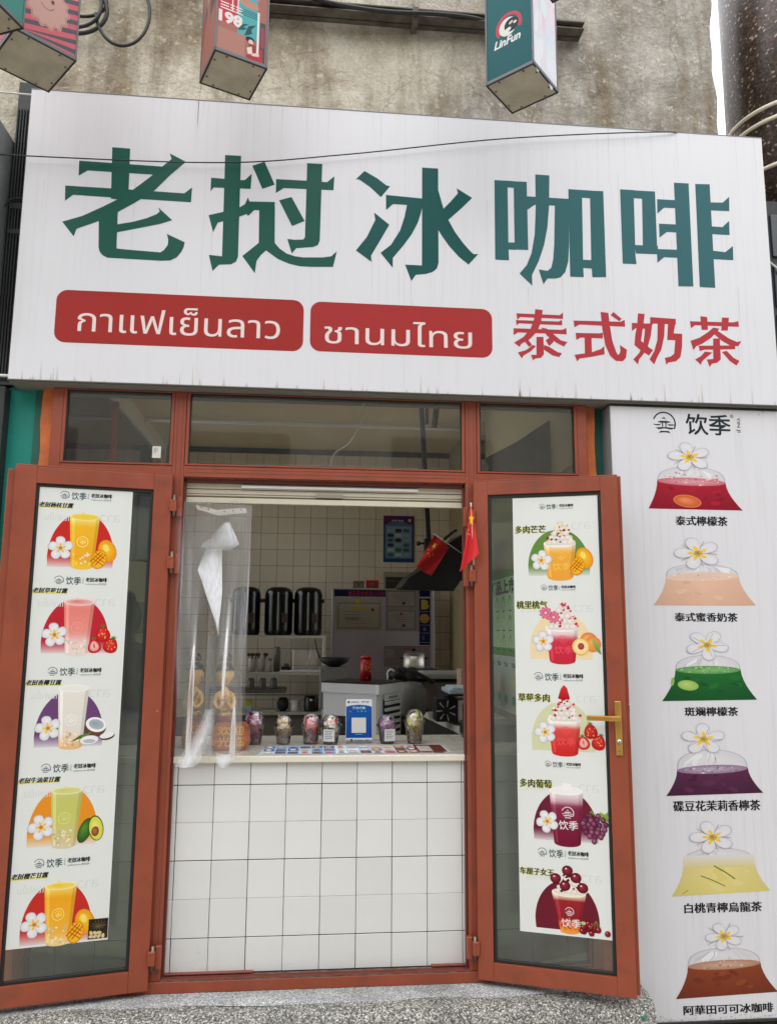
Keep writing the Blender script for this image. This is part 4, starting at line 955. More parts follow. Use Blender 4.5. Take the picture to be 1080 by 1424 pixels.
RP = [('多肉芒芒', (104, 144, 68), [(0, (244, 168, 60)), (.72, (246, 180, 70)), (.86, (250, 214, 160)), (1, (250, 244, 236))], mango, [(150, 60, 50), (250, 200, 70), (255, 240, 200), (120, 40, 40)], (246, 160, 50)),
      ('桃里桃气', (244, 224, 180), [(0, (206, 44, 66)), (.62, (214, 60, 80)), (.8, (240, 214, 214)), (1, (248, 244, 240))], peach, [(206, 50, 84), (226, 120, 150), (250, 230, 220), (190, 40, 70)], (200, 40, 60)),
      ('草莓多肉', (218, 220, 178), [(0, (214, 44, 44)), (.7, (226, 84, 76)), (.84, (246, 226, 218)), (1, (250, 246, 242))], strawb, [(190, 34, 44), (206, 60, 70), (250, 244, 238)], (214, 40, 44)),
      ('多肉葡萄', (112, 34, 56), [(0, (120, 24, 52)), (.7, (138, 44, 76)), (.8, (214, 180, 190)), (1, (248, 246, 246))], grapes, None, (120, 30, 60)),
      ('车厘子女王', (112, 32, 48), [(0, (246, 160, 60)), (.2, (226, 90, 50)), (.3, (150, 32, 40)), (.8, (160, 40, 50)), (.88, (240, 214, 180)), (1, (246, 232, 206))], cherries, [(110, 24, 44), (90, 16, 34), (250, 236, 214)], (140, 30, 40))]
for i, (cap, ac, cols, fruit, bits, base) in enumerate(RP):
    y = rv[i]+(.012 if i == 4 else 0); T = (RA0, y, W2, W2); big = i in (2, 4)
    A = Art(FRp, T=T, h0=.0012+.0001); arch(A, .17, .88 if i != 4 else .86, -.82 if i < 4 else -.79, -.27, ac, i in (0, 3)); A.build('printed_arch', pr)
    A = Art(FRp, T=T, h0=.0016); A.text('กาแฟเย็น', .08, -.29, .40, -.20, (224, 227, 225), 0, mirror=True); A.text('ลาว', .68, -.28, .90, -.20, (224, 227, 225), 0, mirror=True); A.build('ghost_lettering', pr, kind='stuff')
    A = Art(FRp, T=T, h0=.0018)
    if big: header(A, .26, .0, 1.0)
    else: header(A, .345, .0, .72)
    A.build('brand_heading', pr)
    A = Art(FRp, T=T, h0=.0018); n_ = len(cap); yy = (-.27, -.20, -.24, -.22, -.20)[i]
    A.btext(cap, .032 if n_ == 4 else .014, yy-.048, .386, yy+.042 if n_ == 4 else yy+.026, (206, 206, 110), .004); A.btext(cap, .026 if n_ == 4 else .010, yy-.042, .380, yy+.048 if n_ == 4 else yy+.031, (38, 44, 26), .0026); A.build('caption', pr)
    A = Art(FRp, T=T, h0=.0024)
    ct = (-.44, -.46, -.47, -.28, -.40)[i]; cb = -.84 if i < 4 else -.80
    glasscup(A, .54, ct, cb, .185, .145 if i < 4 else .10, cols, (250, 246, 240))
    if bits: cream(A, .55, ct+.01, .20, (.22, .25, .22, .2, .17)[i], bits, 50+i)
    if i == 2: A.poly([(.475, -.24), (.51, -.13), (.545, -.085), (.58, -.12), (.61, -.235), (.54, -.26)], (176, 20, 30), (222, 60, 56))
    if i == 1:
        for fx, fy in ((.45, -.34), (.36, -.29)):
            for k in range(9): a = k*.7; A.ell(fx+.045*math.cos(a), fy+.045*math.sin(a), .032, .02, (214, 84, 120), rot=a, n=8, rad=(240, 150, 176))
    if i == 4:
        for fx, fy in ((.50, -.33), (.62, -.24), (.40, -.26), (.69, -.34), (.53, -.17)): A.ell(fx, fy, .06, .055, (80, 12, 28), n=14, rad=(170, 50, 70)); A.ell(fx-.015, fy+.02, .012, .008, (250, 220, 220), n=6)
        rr = random.Random(2)
        for k in range(24): xx = .54+rr.uniform(-.09, .09); yb_ = -.785+rr.uniform(0, .12); A.ell(xx, yb_, .02, .008, rr.choice([(180, 40, 30), (120, 20, 30), (240, 140, 60)]), rot=rr.uniform(0, 3), n=7)
    lc = (240, 232, 232) if i in (3, 4) else tuple(min(255, v+44) for v in base)
    logo(A, .55 if i != 4 else .54, -.60 if i != 3 else -.52, .07 if i == 3 else .05, lc)
    A.text('饮季', .45, -.76 if i != 3 else -.70, .66, -.67 if i != 3 else -.60, lc, .01)
    if i == 3: A.rect(.50, -.28, .60, -.20, (250, 250, 250))
    A.build('printed_cup', pr)
    if i != 4:
        A = Art(FRp, T=T, h0=.0085); flower(A, .325, -.62 if i else -.64, .125, rot=1.3+.2*i); A.build('printed_flower', pr)
    A = Art(FRp, T=T, h0=.0095); fruit(A, (.82, .80, .82, .82, .81)[i], -.66 if i < 4 else -.745, (.15, .15, .15, .16, .13)[i]); A.build('printed_fruit', pr)

# ------------------------------------------------------------------ tall menu panel on the right
YP = -.09
mp_ = thing('menu_panel', (2.3, YP, .05), 'tall white menu panel of six bagged drinks on the right wall', 'menu board')
b = MB(); b.box(1.889, 2.78, YP, .018, .056, 2.676, PANW, .0025); b.build('board', mp_)
b = MB(); b.box(1.886, 1.8895, YP+.004, .018, .056, 2.677, GREYE); b.build('side_edge', mp_)
b = MB(); b.box(1.886, 2.78, YP-.004, .018, 2.676, 2.682, mat('trim_black', (40, 38, 38), .5), .001); b.build('top_trim', mp_)
b = MB(); b.box(1.886, 2.78, YP-.004, .018, .046, .0565, mat('trim_black', (40, 38, 38), .5), .001); b.build('bottom_trim', mp_)
MF = Frame((0, YP, 0), (1, 0, 0), (0, 0, 1))
def at(px, py): return MF.at(px, py)
INK = (36, 38, 42)
A = Art(MF); x, z = at(922.7, 588.9); x2, _ = at(939, 588.9); logo(A, x, z, x2-x, (52, 62, 70)); A.build('printed_emblem', mp_)
A = Art(MF); x0, z1 = at(951.5, 575); x1, z0 = at(1016, 603.5); _, z0 = at(951.5, 604.5); A.text('饮季', x0, z0, x1, z1, (44, 52, 58), .014)
xr, zr = at(1016.5, 579); A.arc(xr, zr, .007, 0, 2*PI, .0018, (60, 66, 72), 12); A.text('R', xr-.0035, zr-.004, xr+.0035, zr+.004, (60, 66, 72), 0)
x0, z1 = at(1022, 580.5); x1, z0 = at(1029, 601.5); A.text('YIN JI', x0, z0, x1, z1, (44, 52, 58), .01, rot=True); A.build('printed_brand', mp_)
BAGS = [(957.8, 635.6, (901, 707), (1032, 710), (1008, 672), (913, 668), (170, 38, 56), (140, 26, 44), (222, 170, 176), 'orange'),
        (969, 769.5, (908, 841.5), (1050.5, 842), (1026, 801), (925, 803), (224, 186, 162), (214, 172, 148), (228, 200, 182), None),
        (982, 897, (920, 975), (1052, 973), (1029, 931.5), (938.4, 931.5), (40, 108, 50), (26, 82, 42), (140, 190, 120), 'lime'),
        (977, 1027.7, (925.6, 1107), (1060.6, 1102.4), (1039, 1068), (940.5, 1071.5), (92, 46, 78), (72, 34, 58), (190, 176, 196), None),
        (989.4, 1164, (933.3, 1246.7), (1070.4, 1238.5), (1048.4, 1199), (949.6, 1203), (220, 206, 140), (214, 200, 120), (226, 222, 196), 'leaf'),
        (1005.6, 1301.8, (939, 1389.4), (1081, 1379), (1056.6, 1338.4), (955.7, 1344.5), (140, 70, 42), (116, 52, 34), (206, 176, 156), None)]
for i, (fx, fy, bl_, br_, tr_, tl_, c1, c2, fc, ex) in enumerate(BAGS):
    F_ = at(fx, fy); bl_, br_, tr_, tl_ = at(*bl_), at(*br_), at(*tr_), at(*tl_)
    A = Art(MF, h0=.0006)
    cx = F_[0]; w_ = br_[0]-bl_[0]; ml = (tl_[0]+tr_[0])/2
    # clear plastic dome above the drink
    dome = [tl_]; n = 16; hw = (tr_[0]-tl_[0])/2; ytop = F_[1]-w_*.10; yb = (tl_[1]+tr_[1])/2
    for k in range(1, n): a = PI-PI*k/n; dome.append((ml+hw*1.0*math.cos(a)*(1-.0*math.sin(a)), yb+(ytop-yb)*(math.sin(a)**.7)))
    dome.append(tr_)
    A.fan((ml, yb+.03), dome, (222, 220, 226), (186, 184, 192)); inner = [(ml+(p[0]-ml)*.965, yb+(p[1]-yb)*.965) for p in dome]; A.fan((ml, yb+.04), inner, (228, 226, 230), (216, 214, 220))
    rr = random.Random(40+i)
    for k in range(9): xx = ml+rr.uniform(-.8, .8)*hw; zz = rr.uniform(0, .6); A.poly([(xx*.5+ml*.5, ytop-.012), (xx, yb+.02+zz*.03), (xx+rr.uniform(-.02, .02), yb+.012), (xx*.6+ml*.4+.006, ytop-.03)], rr.choice([(206, 204, 212), (238, 238, 242), (214, 212, 218)]))
    # liquid, with concave flared sides
    L_ = []; R_ = []
    for k in range(7):
        f = k/6; q = f**1.8 if i != 1 else f**1.5
        L_.append((bl_[0]+(tl_[0]-bl_[0])*(1-(1-f)**1.7), bl_[1]+(tl_[1]-bl_[1])*f)); R_.append((br_[0]+(tr_[0]-br_[0])*(1-(1-f)**1.7), br_[1]+(tr_[1]-br_[1])*f))
    v = []; c = []; f_ = []
    for k in range(7): 
        kk = k/6; cc = tuple(c2[j]+(c1[j]-c2[j])*kk for j in range(3)); v += [L_[k], ((L_[k][0]+R_[k][0])/2, (L_[k][1]+R_[k][1])/2), R_[k]]; c += [lin(cc), lin(tuple(min(255, x*1.06) for x in cc)), lin(cc)]
    for k in range(6): f_ += [(3*k, 3*k+1, 3*k+4, 3*k+3), (3*k+1, 3*k+2, 3*k+5, 3*k+4)]
    A.put(v, f_, c)
    el = []
    for k in range(24): a = 2*PI*k/24; el.append((ml+hw*math.cos(a), yb+hw*.115*math.sin(a)+(tr_[1]-tl_[1])/2*math.cos(a)))
    if i != 4: A.fan((ml, yb), el, fc, tuple(min(255, (c1[j]+fc[j])/2+10) for j in range(3)))
    else:
        A.strip([(tl_[0]-.002, tr_[0]+.002, yb-.015), (tl_[0]+.003, tr_[0]-.003, yb+.035)], [c1, (224, 222, 222)])
    for k in range(46 if i in (0, 2, 3) else 16):
        a = rr.uniform(0, 2*PI); q = rr.random()**.5; xx = ml+hw*.93*q*math.cos(a); yy = yb+hw*(.10 if i else .2)*q*math.sin(a)+(.012 if i == 0 else 0); s_ = rr.uniform(.003, .009)
        if i == 4: continue
        A.poly([(xx-s_, yy), (xx-s_*.2, yy-s_*.5), (xx+s_, yy-s_*.1), (xx+s_*.3, yy+s_*.6)], rr.choice([tuple(min(255, fc[j]+24) for j in range(3)), tuple(fc[j]*.86 for j in range(3)), tuple((fc[j]+c1[j])/2 for j in range(3))]))
    for k in range(10):
        xx = ml+rr.uniform(-.30, .30)*w_; yy = bl_[1]+rr.uniform(.15, .8)*(yb-bl_[1]); s_ = rr.uniform(.008, .03); A.ell(xx, yy, s_, s_*.4, tuple(min(255, v*1.04) for v in (c1 if rr.random() < .5 else c2)), rot=rr.uniform(-.4, .4), n=9)
    if ex == 'orange': ox, oy = at(955, 697); A.ell(ox, oy, .067, .029, (226, 126, 76), rot=-.12); A.ell(ox, oy, .060, .024, (206, 92, 50), rot=-.12, rad=(240, 150, 96)); 
    if ex == 'lime': ox, oy = at(956, 953); A.ell(ox, oy, .048, .022, (150, 190, 90), rot=-.1, rad=(190, 214, 130)); ox, oy = at(934.5, 948); A.ell(ox, oy, .008, .018, (150, 190, 100), rot=-.2)
    if ex == 'leaf':
        p = [at(992, 1204), at(1008, 1213), at(1021, 1222)]; A.line(p, .005, (110, 116, 60)); p = [at(974, 1218), at(990, 1224), at(1007, 1232)]; A.line(p, .004, (120, 124, 66)); A.line([at(949, 1243), at(956, 1238)], .004, (160, 160, 90))
    A.build('printed_bag', mp_)
    A = Art(MF, h0=.0105); flower(A, F_[0], F_[1], w_*.235*(1 if i != 5 else .8), rot=(.4, .5, .9, .2, .5, .6)[i], sy=.66, pw=.29, white=(232, 231, 236), edge=(190, 188, 198))
    A.ell(F_[0]+.002, F_[1]-.001, w_*.045, w_*.032, (226, 200, 80), rad=(176, 120, 44))
    for k in range(5): a = 1.2+k*1.26; A.line([(F_[0], F_[1]), (F_[0]+w_*.19*math.cos(a), F_[1]+w_*.125*math.sin(a))], .0016, (150, 132, 130))
    A.build('printed_flower', mp_)
TX = [('泰式檸檬茶', (938.5, 717.5), (938.5, 730.5), 1010), ('泰式蜜香奶茶', (937.4, 852), (937.4, 864.3), 1024), ('斑斓檸檬茶', (951, 983.5), (951, 996), 1024.8), ('碟豆花茉莉香檸茶', (935.4, 1114), (935.4, 1128.8), 1055.6), ('白桃青檸烏龍茶', (950.7, 1256.5), (950.7, 1270.3), 1057.8), ('阿華田可可冰咖啡', (949.6, 1399), (949.6, 1412), 1074)]
for s_, p1, p2, xe in TX:
    x0, z1 = at(*p1); _, z0 = at(*p2); x1, _ = at(xe, p1[1]); A = Art(MF)
    vs, fs, _ = textmesh(s_, .018)
    # heavier verticals, as in a Song style face: the print is stacked from three copies shifted sideways
    A.btext(s_, x0, z0, x1, z1, INK, .0017)
    A.build('caption', mp_)
q = MB(); q.box(0, 0, 0, 0, 0, 0, BLACK) if False else None
# a few dirt specks and a scuffed band at the foot
A = Art(MF, PRINTM, h0=.0003); rr = random.Random(77)
for k in range(260):
    x = rr.uniform(1.90, 2.76); z = .058+abs(rr.gauss(0, .012)); s_ = rr.uniform(.001, .004); A.poly([(x-s_, z), (x, z-s_*.5), (x+s_*1.4, z+s_*.2), (x, z+s_*.7)], rr.choice([(186, 186, 182), (170, 170, 166), (200, 200, 198), (150, 150, 144)]))
for px, py in ((1056, 571), (1054, 577), (1060, 573)): x, z = at(px, py); A.ell(x, z, .003, .002, (60, 50, 50), n=6)
A.build('dirt_specks', mp_, kind='stuff')
q = MB(); c0 = Vector((1.80, -.25, .0)); 
rr = random.Random(4)
for k in range(7):
    a = rr.uniform(0, 6); p = Vector((1.84+.02*math.cos(a), -.24+.02*math.sin(a), .10+.02*k/3)); q.prism([p, p+Vector((.02*math.cos(a), -.012, .018)), p+Vector((.03*math.cos(a+1), .01, .03)), p+Vector((-.01, 0, .02))], (.001, .002, 0), mat('green_wrap', (20, 120, 92), .4))
q.build('foil_scrap', label='crumpled green plastic scrap at the foot of the menu panel', cat='litter')

# ------------------------------------------------------------------ hanging box lanterns
LPAN = mat('lantern_frosted', (176, 168, 148), .55, var=.14, scale=7, c2=(150, 142, 122)); LEDGE = mat('lantern_edge', (96, 98, 102), .45, metal=.3, var=.1); LRIM = mat('lantern_rim', (26, 24, 24), .6)
def lantern(cx, cy, z0, side, ang, label, paint, h=.62, side2=None):
    t = thing('box_lantern', (cx, cy, z0), label, 'lantern', 'box lanterns hanging above the sign')
    T = Matrix.Translation((cx, cy, z0)) @ Matrix.Rotation(math.radians(ang), 4, 'Z'); a = side/2; b_ = (side2 or side)/2; e = .007
    def bx(x0, x1, y0, y1, z0_, z1_, m, bev, name, par=t): q = MB(); q.box(x0, x1, y0, y1, z0_, z1_, m, bev, T); return q.build(name, par)
    for sx in (-1, 1):
        for sy in (-1, 1): bx(sx*a-(e if sx > 0 else 0), sx*a+(e if sx < 0 else 0), sy*b_-(e if sy > 0 else 0), sy*b_+(e if sy < 0 else 0), 0, h, LEDGE, .001, 'corner_post')
    q = MB()
    for zz in (.0, h-.012):
        q.box(-a, a, -b_, -b_+.008, zz, zz+.012, LEDGE, 0, T); q.box(-a, a, b_-.008, b_, zz, zz+.012, LEDGE, 0, T); q.box(-a, -a+.008, -b_+.008, b_-.008, zz, zz+.012, LEDGE, 0, T); q.box(a-.008, a, -b_+.008, b_-.008, zz, zz+.012, LEDGE, 0, T)
    q.build('frame', t, kind='stuff')
    q = MB(); r = .0065
    for k in ((-a, a, -b_, -b_+r), (-a, a, b_-r, b_), (-a, -a+r, -b_+r, b_-r), (a-r, a, -b_+r, b_-r)): q.box(k[0], k[1], k[2], k[3], -.004, -.0005, LRIM, 0, T)
    q.build('bottom_rim', t)
    bp_ = bx(-a+.004, a-.004, -b_+.004, b_-.004, -.002, .002, LPAN, 0, 'bottom_panel')
    q = MB()
    for k in range(8):
        s_ = (-.5, .5)[k % 2]; v = (s_*a*1.0, b_-.016) if k < 2 else (s_*a, -b_+.016) if k < 4 else (a-.016, s_*b_) if k < 6 else (-a+.016, s_*b_)
        q.lathe([(.0042, -.0045), (.0042, -.001)], (0, 0, 0), mat('screw_dark', (84, 80, 74), .5), 8, T=T @ Matrix.Translation((v[0], v[1], 0)))
    q.build('screw', bp_, kind='stuff')
    bx(-a+.006, a-.006, -b_+.006, b_-.006, h-.02, h-.01, LEDGE, 0, 'top_panel')
    R3 = T.to_3x3()
    for k, (nx_, ny_) in enumerate(((0, -1), (1, 0), (0, 1), (-1, 0))):
        u = Vector((-ny_, nx_, 0)); half = a if nx_ == 0 else b_; d = b_ if nx_ == 0 else a
        o = T @ Vector((nx_*(d-.003)-u.x*(half-e), ny_*(d-.003)-u.y*(half-e), .010)); F = Frame(o, R3 @ u, (0, 0, 1)); Wd = 2*(half-e); Hh = h-.022
        A = Art(F, h0=0); paint(A, k, Wd, Hh); A.build('printed_panel', t)
    q = MB(); q.tube([(cx, cy, z0+h-.01), (cx, cy, z0+h+1.2)], .003, CAB, 6); q.build('suspension_wire', t)
    return t
def paint_teal(A, k, W, H):
    A.rect(0, 0, W, H, (32, 92, 98), (40, 104, 108)) if k in (1, 2, 3) else A.rect(0, 0, W, H, (226, 222, 232))
    if k in (3,):
        s = W; cx, cy = W*.50, W*1.03
        A.arc(cx, cy, .26*s, math.radians(-25), math.radians(215), .07*s, (198, 72, 88), 22); A.ell(cx-.02*s, cy-.01*s, .2*s, .2*s, (228, 224, 220)); A.ell(cx+.06*s, cy-.0*s, .16*s, .15*s, (44, 56, 66)); A.ell(cx-.05*s, cy-.10*s, .11*s, .05*s, (228, 224, 220), rot=.4); A.ell(cx+.05*s, cy+.05*s, .05*s, .025*s, (226, 210, 200), rot=.5); A.ell(cx+.14*s, cy+.02*s, .04*s, .03*s, (226, 210, 200))
        A.text('LinFun', cx-.34*s, cy-.40*s, cx+.24*s, cy-.22*s, (232, 234, 230), .03, slant=.25)
    if k == 0:
        rr = random.Random(1)
        for j in range(26): A.ell(rr.uniform(.1, .9)*W, rr.uniform(.05, 1)*H, rr.uniform(.05, .22)*W, rr.uniform(.12, .4)*W, rr.choice([(238, 220, 232), (220, 226, 238), (232, 232, 240), (236, 206, 222), (222, 234, 238)]), rot=rr.uniform(-.5, .5), n=12)
        A.line([(W*.2, H*.66), (W*.3, H*.5), (W*.26, H*.3)], .0015, (150, 140, 160))
def paint_city(A, k, W, H):
    A.rect(0, 0, W, H, (168, 112, 102)); s = W
    if k == 0:
        A.rect(.40*s, .46*s, .80*s, 2.0*s, (84, 172, 178)); A.rect(0, .62*s, .40*s, 3*s, (198, 66, 78)); A.rect(0, 0, .56*s, .48*s, (180, 128, 116)); A.text('198', .02*s, .60*s, .50*s, .86*s, (236, 226, 222), .05)
        for j in range(3): A.rect(.05*s, (.90+.06*j)*s, .5*s, (.925+.06*j)*s, (236, 226, 222))
        for j in range(4): A.rect((.22+.055*j)*s, .92*s, (.245+.055*j)*s, 1.25*s, (232, 220, 220) if j % 2 else (190, 60, 80))
        A.ell(.33*s, 1.30*s, .11*s, .08*s, (196, 50, 84)); A.rect(.2*s, 1.20*s, .46*s, 1.26*s, (240, 230, 228))
        for j in range(4): A.rect(.46*s, (.92+.04*j)*s, .82*s, (.935+.04*j)*s, (58, 84, 96))
        A.ell(.62*s, 1.20*s, .2*s, .09*s, (196, 140, 122), rot=-.12); A.rect(.80*s, .2*s, .84*s, 1.1*s, (236, 234, 230)); A.rect(.86*s, .0, .97*s, .9*s, (70, 84, 92)); A.rrect(.88*s, .35*s, .95*s, .8*s, .03*s, (160, 74, 88)); A.rect(.84*s, 0, .92*s, .3*s, (190, 54, 64))
        A.poly([(.40*s, .56*s), (.5*s, .72*s), (.62*s, .76*s), (.52*s, .66*s), (.60*s, .64*s), (.47*s, .57*s)], (52, 92, 94)); A.poly([(.54*s, .48*s), (.62*s, .72*s), (.78*s, .80*s), (.68*s, .66*s), (.70*s, .58*s), (.62*s, .52*s)], (46, 84, 88))
        A.ell(.66*s, .44*s, .09*s, .06*s, (40, 48, 62)); A.ell(.68*s, .39*s, .05*s, .055*s, (226, 200, 186)); A.rect(.64*s, .18*s, .78*s, .35*s, (150, 70, 70)); A.poly([(.60*s, .24*s), (.70*s, .30*s), (.72*s, .14*s), (.62*s, .12*s)], (236, 214, 200)); A.poly([(.70*s, .14*s), (.84*s, .22*s), (.86*s, .14*s), (.72*s, .10*s)], (232, 206, 192)); A.rect(.60*s, 0, .86*s, .10*s, (186, 48, 60))
        A.rect(.56*s, 1.35*s, .84*s, 2.0*s, (206, 120, 132)); A.rect(0, 1.4*s, .5*s, 2.6*s, (216, 150, 150))
    else:
        rr = random.Random(k)
        for j in range(44):
            x, y = rr.uniform(0, .9)*W, rr.uniform(.2, .95)*H; c = rr.choice([(182, 64, 70), (206, 180, 170), (70, 84, 88), (150, 96, 90), (100, 130, 130)]); wd = rr.uniform(.05, .16)*W
            A.poly([(x, y), (min(W, x+wd), y+.04), (min(W, x+wd*1.2), min(H, y+.11)), (x+wd*.3, min(H, y+.08))], c)
def paint_cookie(A, k, W, H):
    s = W
    A.rect(0, 0, W, H, (92, 94, 104))
    for j in range(-3, 14):
        y = j*.19*s; A.poly([(0, max(0, y)), (W, max(0, y+.34*s)), (W, max(0, y+.44*s)), (0, max(0, y+.1*s))], (214, 104, 116)) if y > -.5 else None
    if k in (0, 1):
        cx, cy = .48*s, .70*s
        o = [(cx+.37*s*(1+.07*math.cos(14*a))*math.cos(a), cy+.43*s*(1+.07*math.cos(14*a))*math.sin(a)) for a in [2*PI*i/98 for i in range(98)]]
        A.poly(o, (196, 150, 140)); A.poly([(cx+(x-cx)*.93, cy+(y-cy)*.93) for x, y in o], (170, 124, 112)); A.poly([(cx+(x-cx)*.90, cy+(y-cy)*.90) for x, y in o], (204, 160, 150))
        for dx in (-.07, .08): A.ell(cx+dx*s, cy+.10*s, .028*s, .042*s, (86, 78, 78), n=12)
        A.arc(cx, cy+.02*s, .11*s, math.radians(195), math.radians(345), .012*s, (120, 90, 84), 14, ry=.10*s); A.line([(cx-.12*s, cy+.02*s), (cx-.16*s, cy+.06*s)], .01*s, (120, 90, 84))
        A.ell(.80*s, 1.42*s, .10*s, .13*s, (226, 180, 170)); A.ell(.66*s, 1.36*s, .08*s, .11*s, (232, 190, 180)); A.rect(.86*s, 1.1*s, .90*s, 1.25*s, (232, 214, 210)); A.rect(.94*s, 1.1*s, .97*s, 1.25*s, (232, 214, 210))
def paint_green(A, k, W, H): A.rect(0, 0, W, H, (66, 136, 128), (78, 150, 140)); A.rect(W*.2, H*.5, W*.6, H*.9, (90, 156, 146))
lantern(.184, -.573, 3.849, .214, 23.6, 'box lantern printed with pink buildings and the number 198, above the sign', paint_city)
lantern(1.359, -.614, 3.849, .217, 46.6, 'teal box lantern with round red badge and LinFun lettering', paint_teal)
lantern(-.593, -.572, 3.849, .237, 40.4, 'box lantern with smiling cookie on pink and grey stripes, top left', paint_cookie, side2=.262)
lantern(-.56, -1.105, 3.60, .19, 67.7, 'plain green box lantern cut off by the top left corner', paint_green)
lantern(1.262, -1.465, 3.60, .19, 46.6, 'box lantern of which only a bottom corner shows above the teal one', paint_green)

# ------------------------------------------------------------------ room behind the window
YB = 3.64
m = MB(); m.box(-.82, 2.1, .12, 3.9, .16, .25, mat('room_floor', (176, 170, 158), .5, var=.15, scale=3)); m.build('room_floor', kind='structure')
CEIL = mat('ceiling_paint', (224, 204, 164), .85, var=.05, scale=1.2)
m = MB(); m.box(-.9, 2.15, .02, .52, 3.30, 3.36, CEIL); m.box(-.9, 2.15, 1.88, 3.9, 3.30, 3.36, CEIL); m.box(-.9, -.75, .52, 1.88, 3.30, 3.36, CEIL); m.box(1.75, 2.15, .52, 1.88, 3.30, 3.36, CEIL); m.build('room_ceiling', kind='structure')
t = thing('added_roof_light', (.5, 1.2, 3.33), 'glazed roof light added out of view to bring daylight into the room', 'added skylight')  # unseen roof opening, added so daylight brightens the back of the room
for i in range(3): q = MB(); q.box(-.74+.83*i, .07+.83*i, .53, 1.87, 3.325, 3.332, ROOMG); q.build('pane', t)
for i in range(2): q = MB(); q.box(.072+.83*i, .088+.83*i, .52, 1.88, 3.31, 3.345, STEEL, .001); q.build('glazing_bar', t)
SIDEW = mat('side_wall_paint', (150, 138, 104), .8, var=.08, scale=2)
m = MB(); m.box(-.92, -.82, .06, .5, .2, 3.34, CREAM); m.box(-.92, -.82, 3.55, 3.9, .2, 3.34, CREAM); m.box(-.92, -.82, .5, 3.55, .2, .35, CREAM); m.box(-.92, -.82, .5, 3.55, 3.22, 3.34, CREAM); m.build('room_left_wall', kind='structure')
t = thing('added_side_window', (-.87, 2, .35), 'large clear side window added out of view to light the room from the left', 'window')  # unseen glazing on the left, added to brighten the room
q = MB(); q.box(-.873, -.869, .5, 3.55, .35, 3.22, ROOMG); q.build('pane', t)
for y in (.5, 2.0, 3.51): q = MB(); q.box(-.89, -.85, y, y+.04, .35, 3.22, RED, .002); q.build('mullion', t)
m = MB()
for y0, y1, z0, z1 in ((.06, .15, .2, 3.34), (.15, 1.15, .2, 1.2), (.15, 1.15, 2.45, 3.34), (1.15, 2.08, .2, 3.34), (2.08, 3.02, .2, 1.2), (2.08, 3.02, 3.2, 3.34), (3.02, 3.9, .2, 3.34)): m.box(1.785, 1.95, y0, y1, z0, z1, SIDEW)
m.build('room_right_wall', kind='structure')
for y0, y1, z1, lb in ((.15, 1.15, 2.45, 'added clear side window, out of view, at the front of the right room wall'), (2.08, 3.02, 3.2, 'added tall clear side window, out of view, at the back of the right room wall')):
    t = thing('added_side_window', (1.86, y0, 1.2), lb, 'window'); q = MB(); q.box(1.862, 1.866, y0, y1, 1.2, z1, ROOMG); q.build('pane', t)  # unseen openings on the right, added for daylight on the work counter
    q = MB(); q.box(1.85, 1.88, y0, y0+.03, 1.2, z1, RED, .002); q.box(1.85, 1.88, y1-.03, y1, 1.2, z1, RED, .002); q.build('window_frame', t)
bw = MB(); bw.box(-.82, 1.785, YB+.006, YB+.15, .2, 3.34, GROUTB); bwo = bw.build('back_wall', kind='structure')
m = MB(); m.box(-.82, 1.79, .0, .02, 2.70, 3.34, CREAM); m.build('front_wall_inside', kind='structure')
m = MB(); m.box(-.82, -.605, .03, .12, .25, 2.70, CREAM); m.box(1.80, 1.9, .03, .12, .25, 2.70, CREAM); m.build('front_wall_inside', kind='structure')
# back wall tiles
tl0 = None
for r in range(16):
    for c in range(-5, 12):
        x0 = c*.1485+.0555; z0 = .887+r*.1476
        if x0+.1485 > 1.79: continue
        hx = .0016; hz = .0014
        if tl0 is None:
            q = MB(); q.box(x0+hx, x0+.1485-hx, YB, YB+.0055, z0+hz, z0+.1476-hz, TILEB, .001); tl0 = q.build('tile'); tl0.parent = bwo; bx0, bz0 = x0, z0
        else:
            o = tl0.copy(); COL.objects.link(o); o.location = (x0-bx0, random.uniform(-.0004, .0004), z0-bz0)
            o.rotation_euler = (0, 0, 0)
c0_ = None
for r in range(16):
    z0 = .887+r*.1476
    if c0_ is None: q = MB(); q.box(1.6906, 1.7835, YB, YB+.0055, z0+.0014, z0+.1462, TILEB, .001); c0_ = q.build('tile'); c0_.parent = bwo
    else: o = c0_.copy(); COL.objects.link(o); o.location = (0, 0, r*.1476)
# counter top
CTOP = mat('counter_top', (176, 172, 160), .25, var=.06, scale=3)
ct = thing('serving_counter', (.6, .3, 1.09), 'pale polished serving counter slab on the tiled wall', 'counter')
q = MB(); q.box(-.58, 1.77, -.0225, .63, 1.092, 1.117, mat('counter_edge', (216, 210, 196), .3, var=.05, scale=5), .002); q.build('slab', ct)
q = MB(); q.box(-.575, 1.765, .004, .625, 1.1172, 1.1177, CTOP); q.build('surface_sheet', ct)
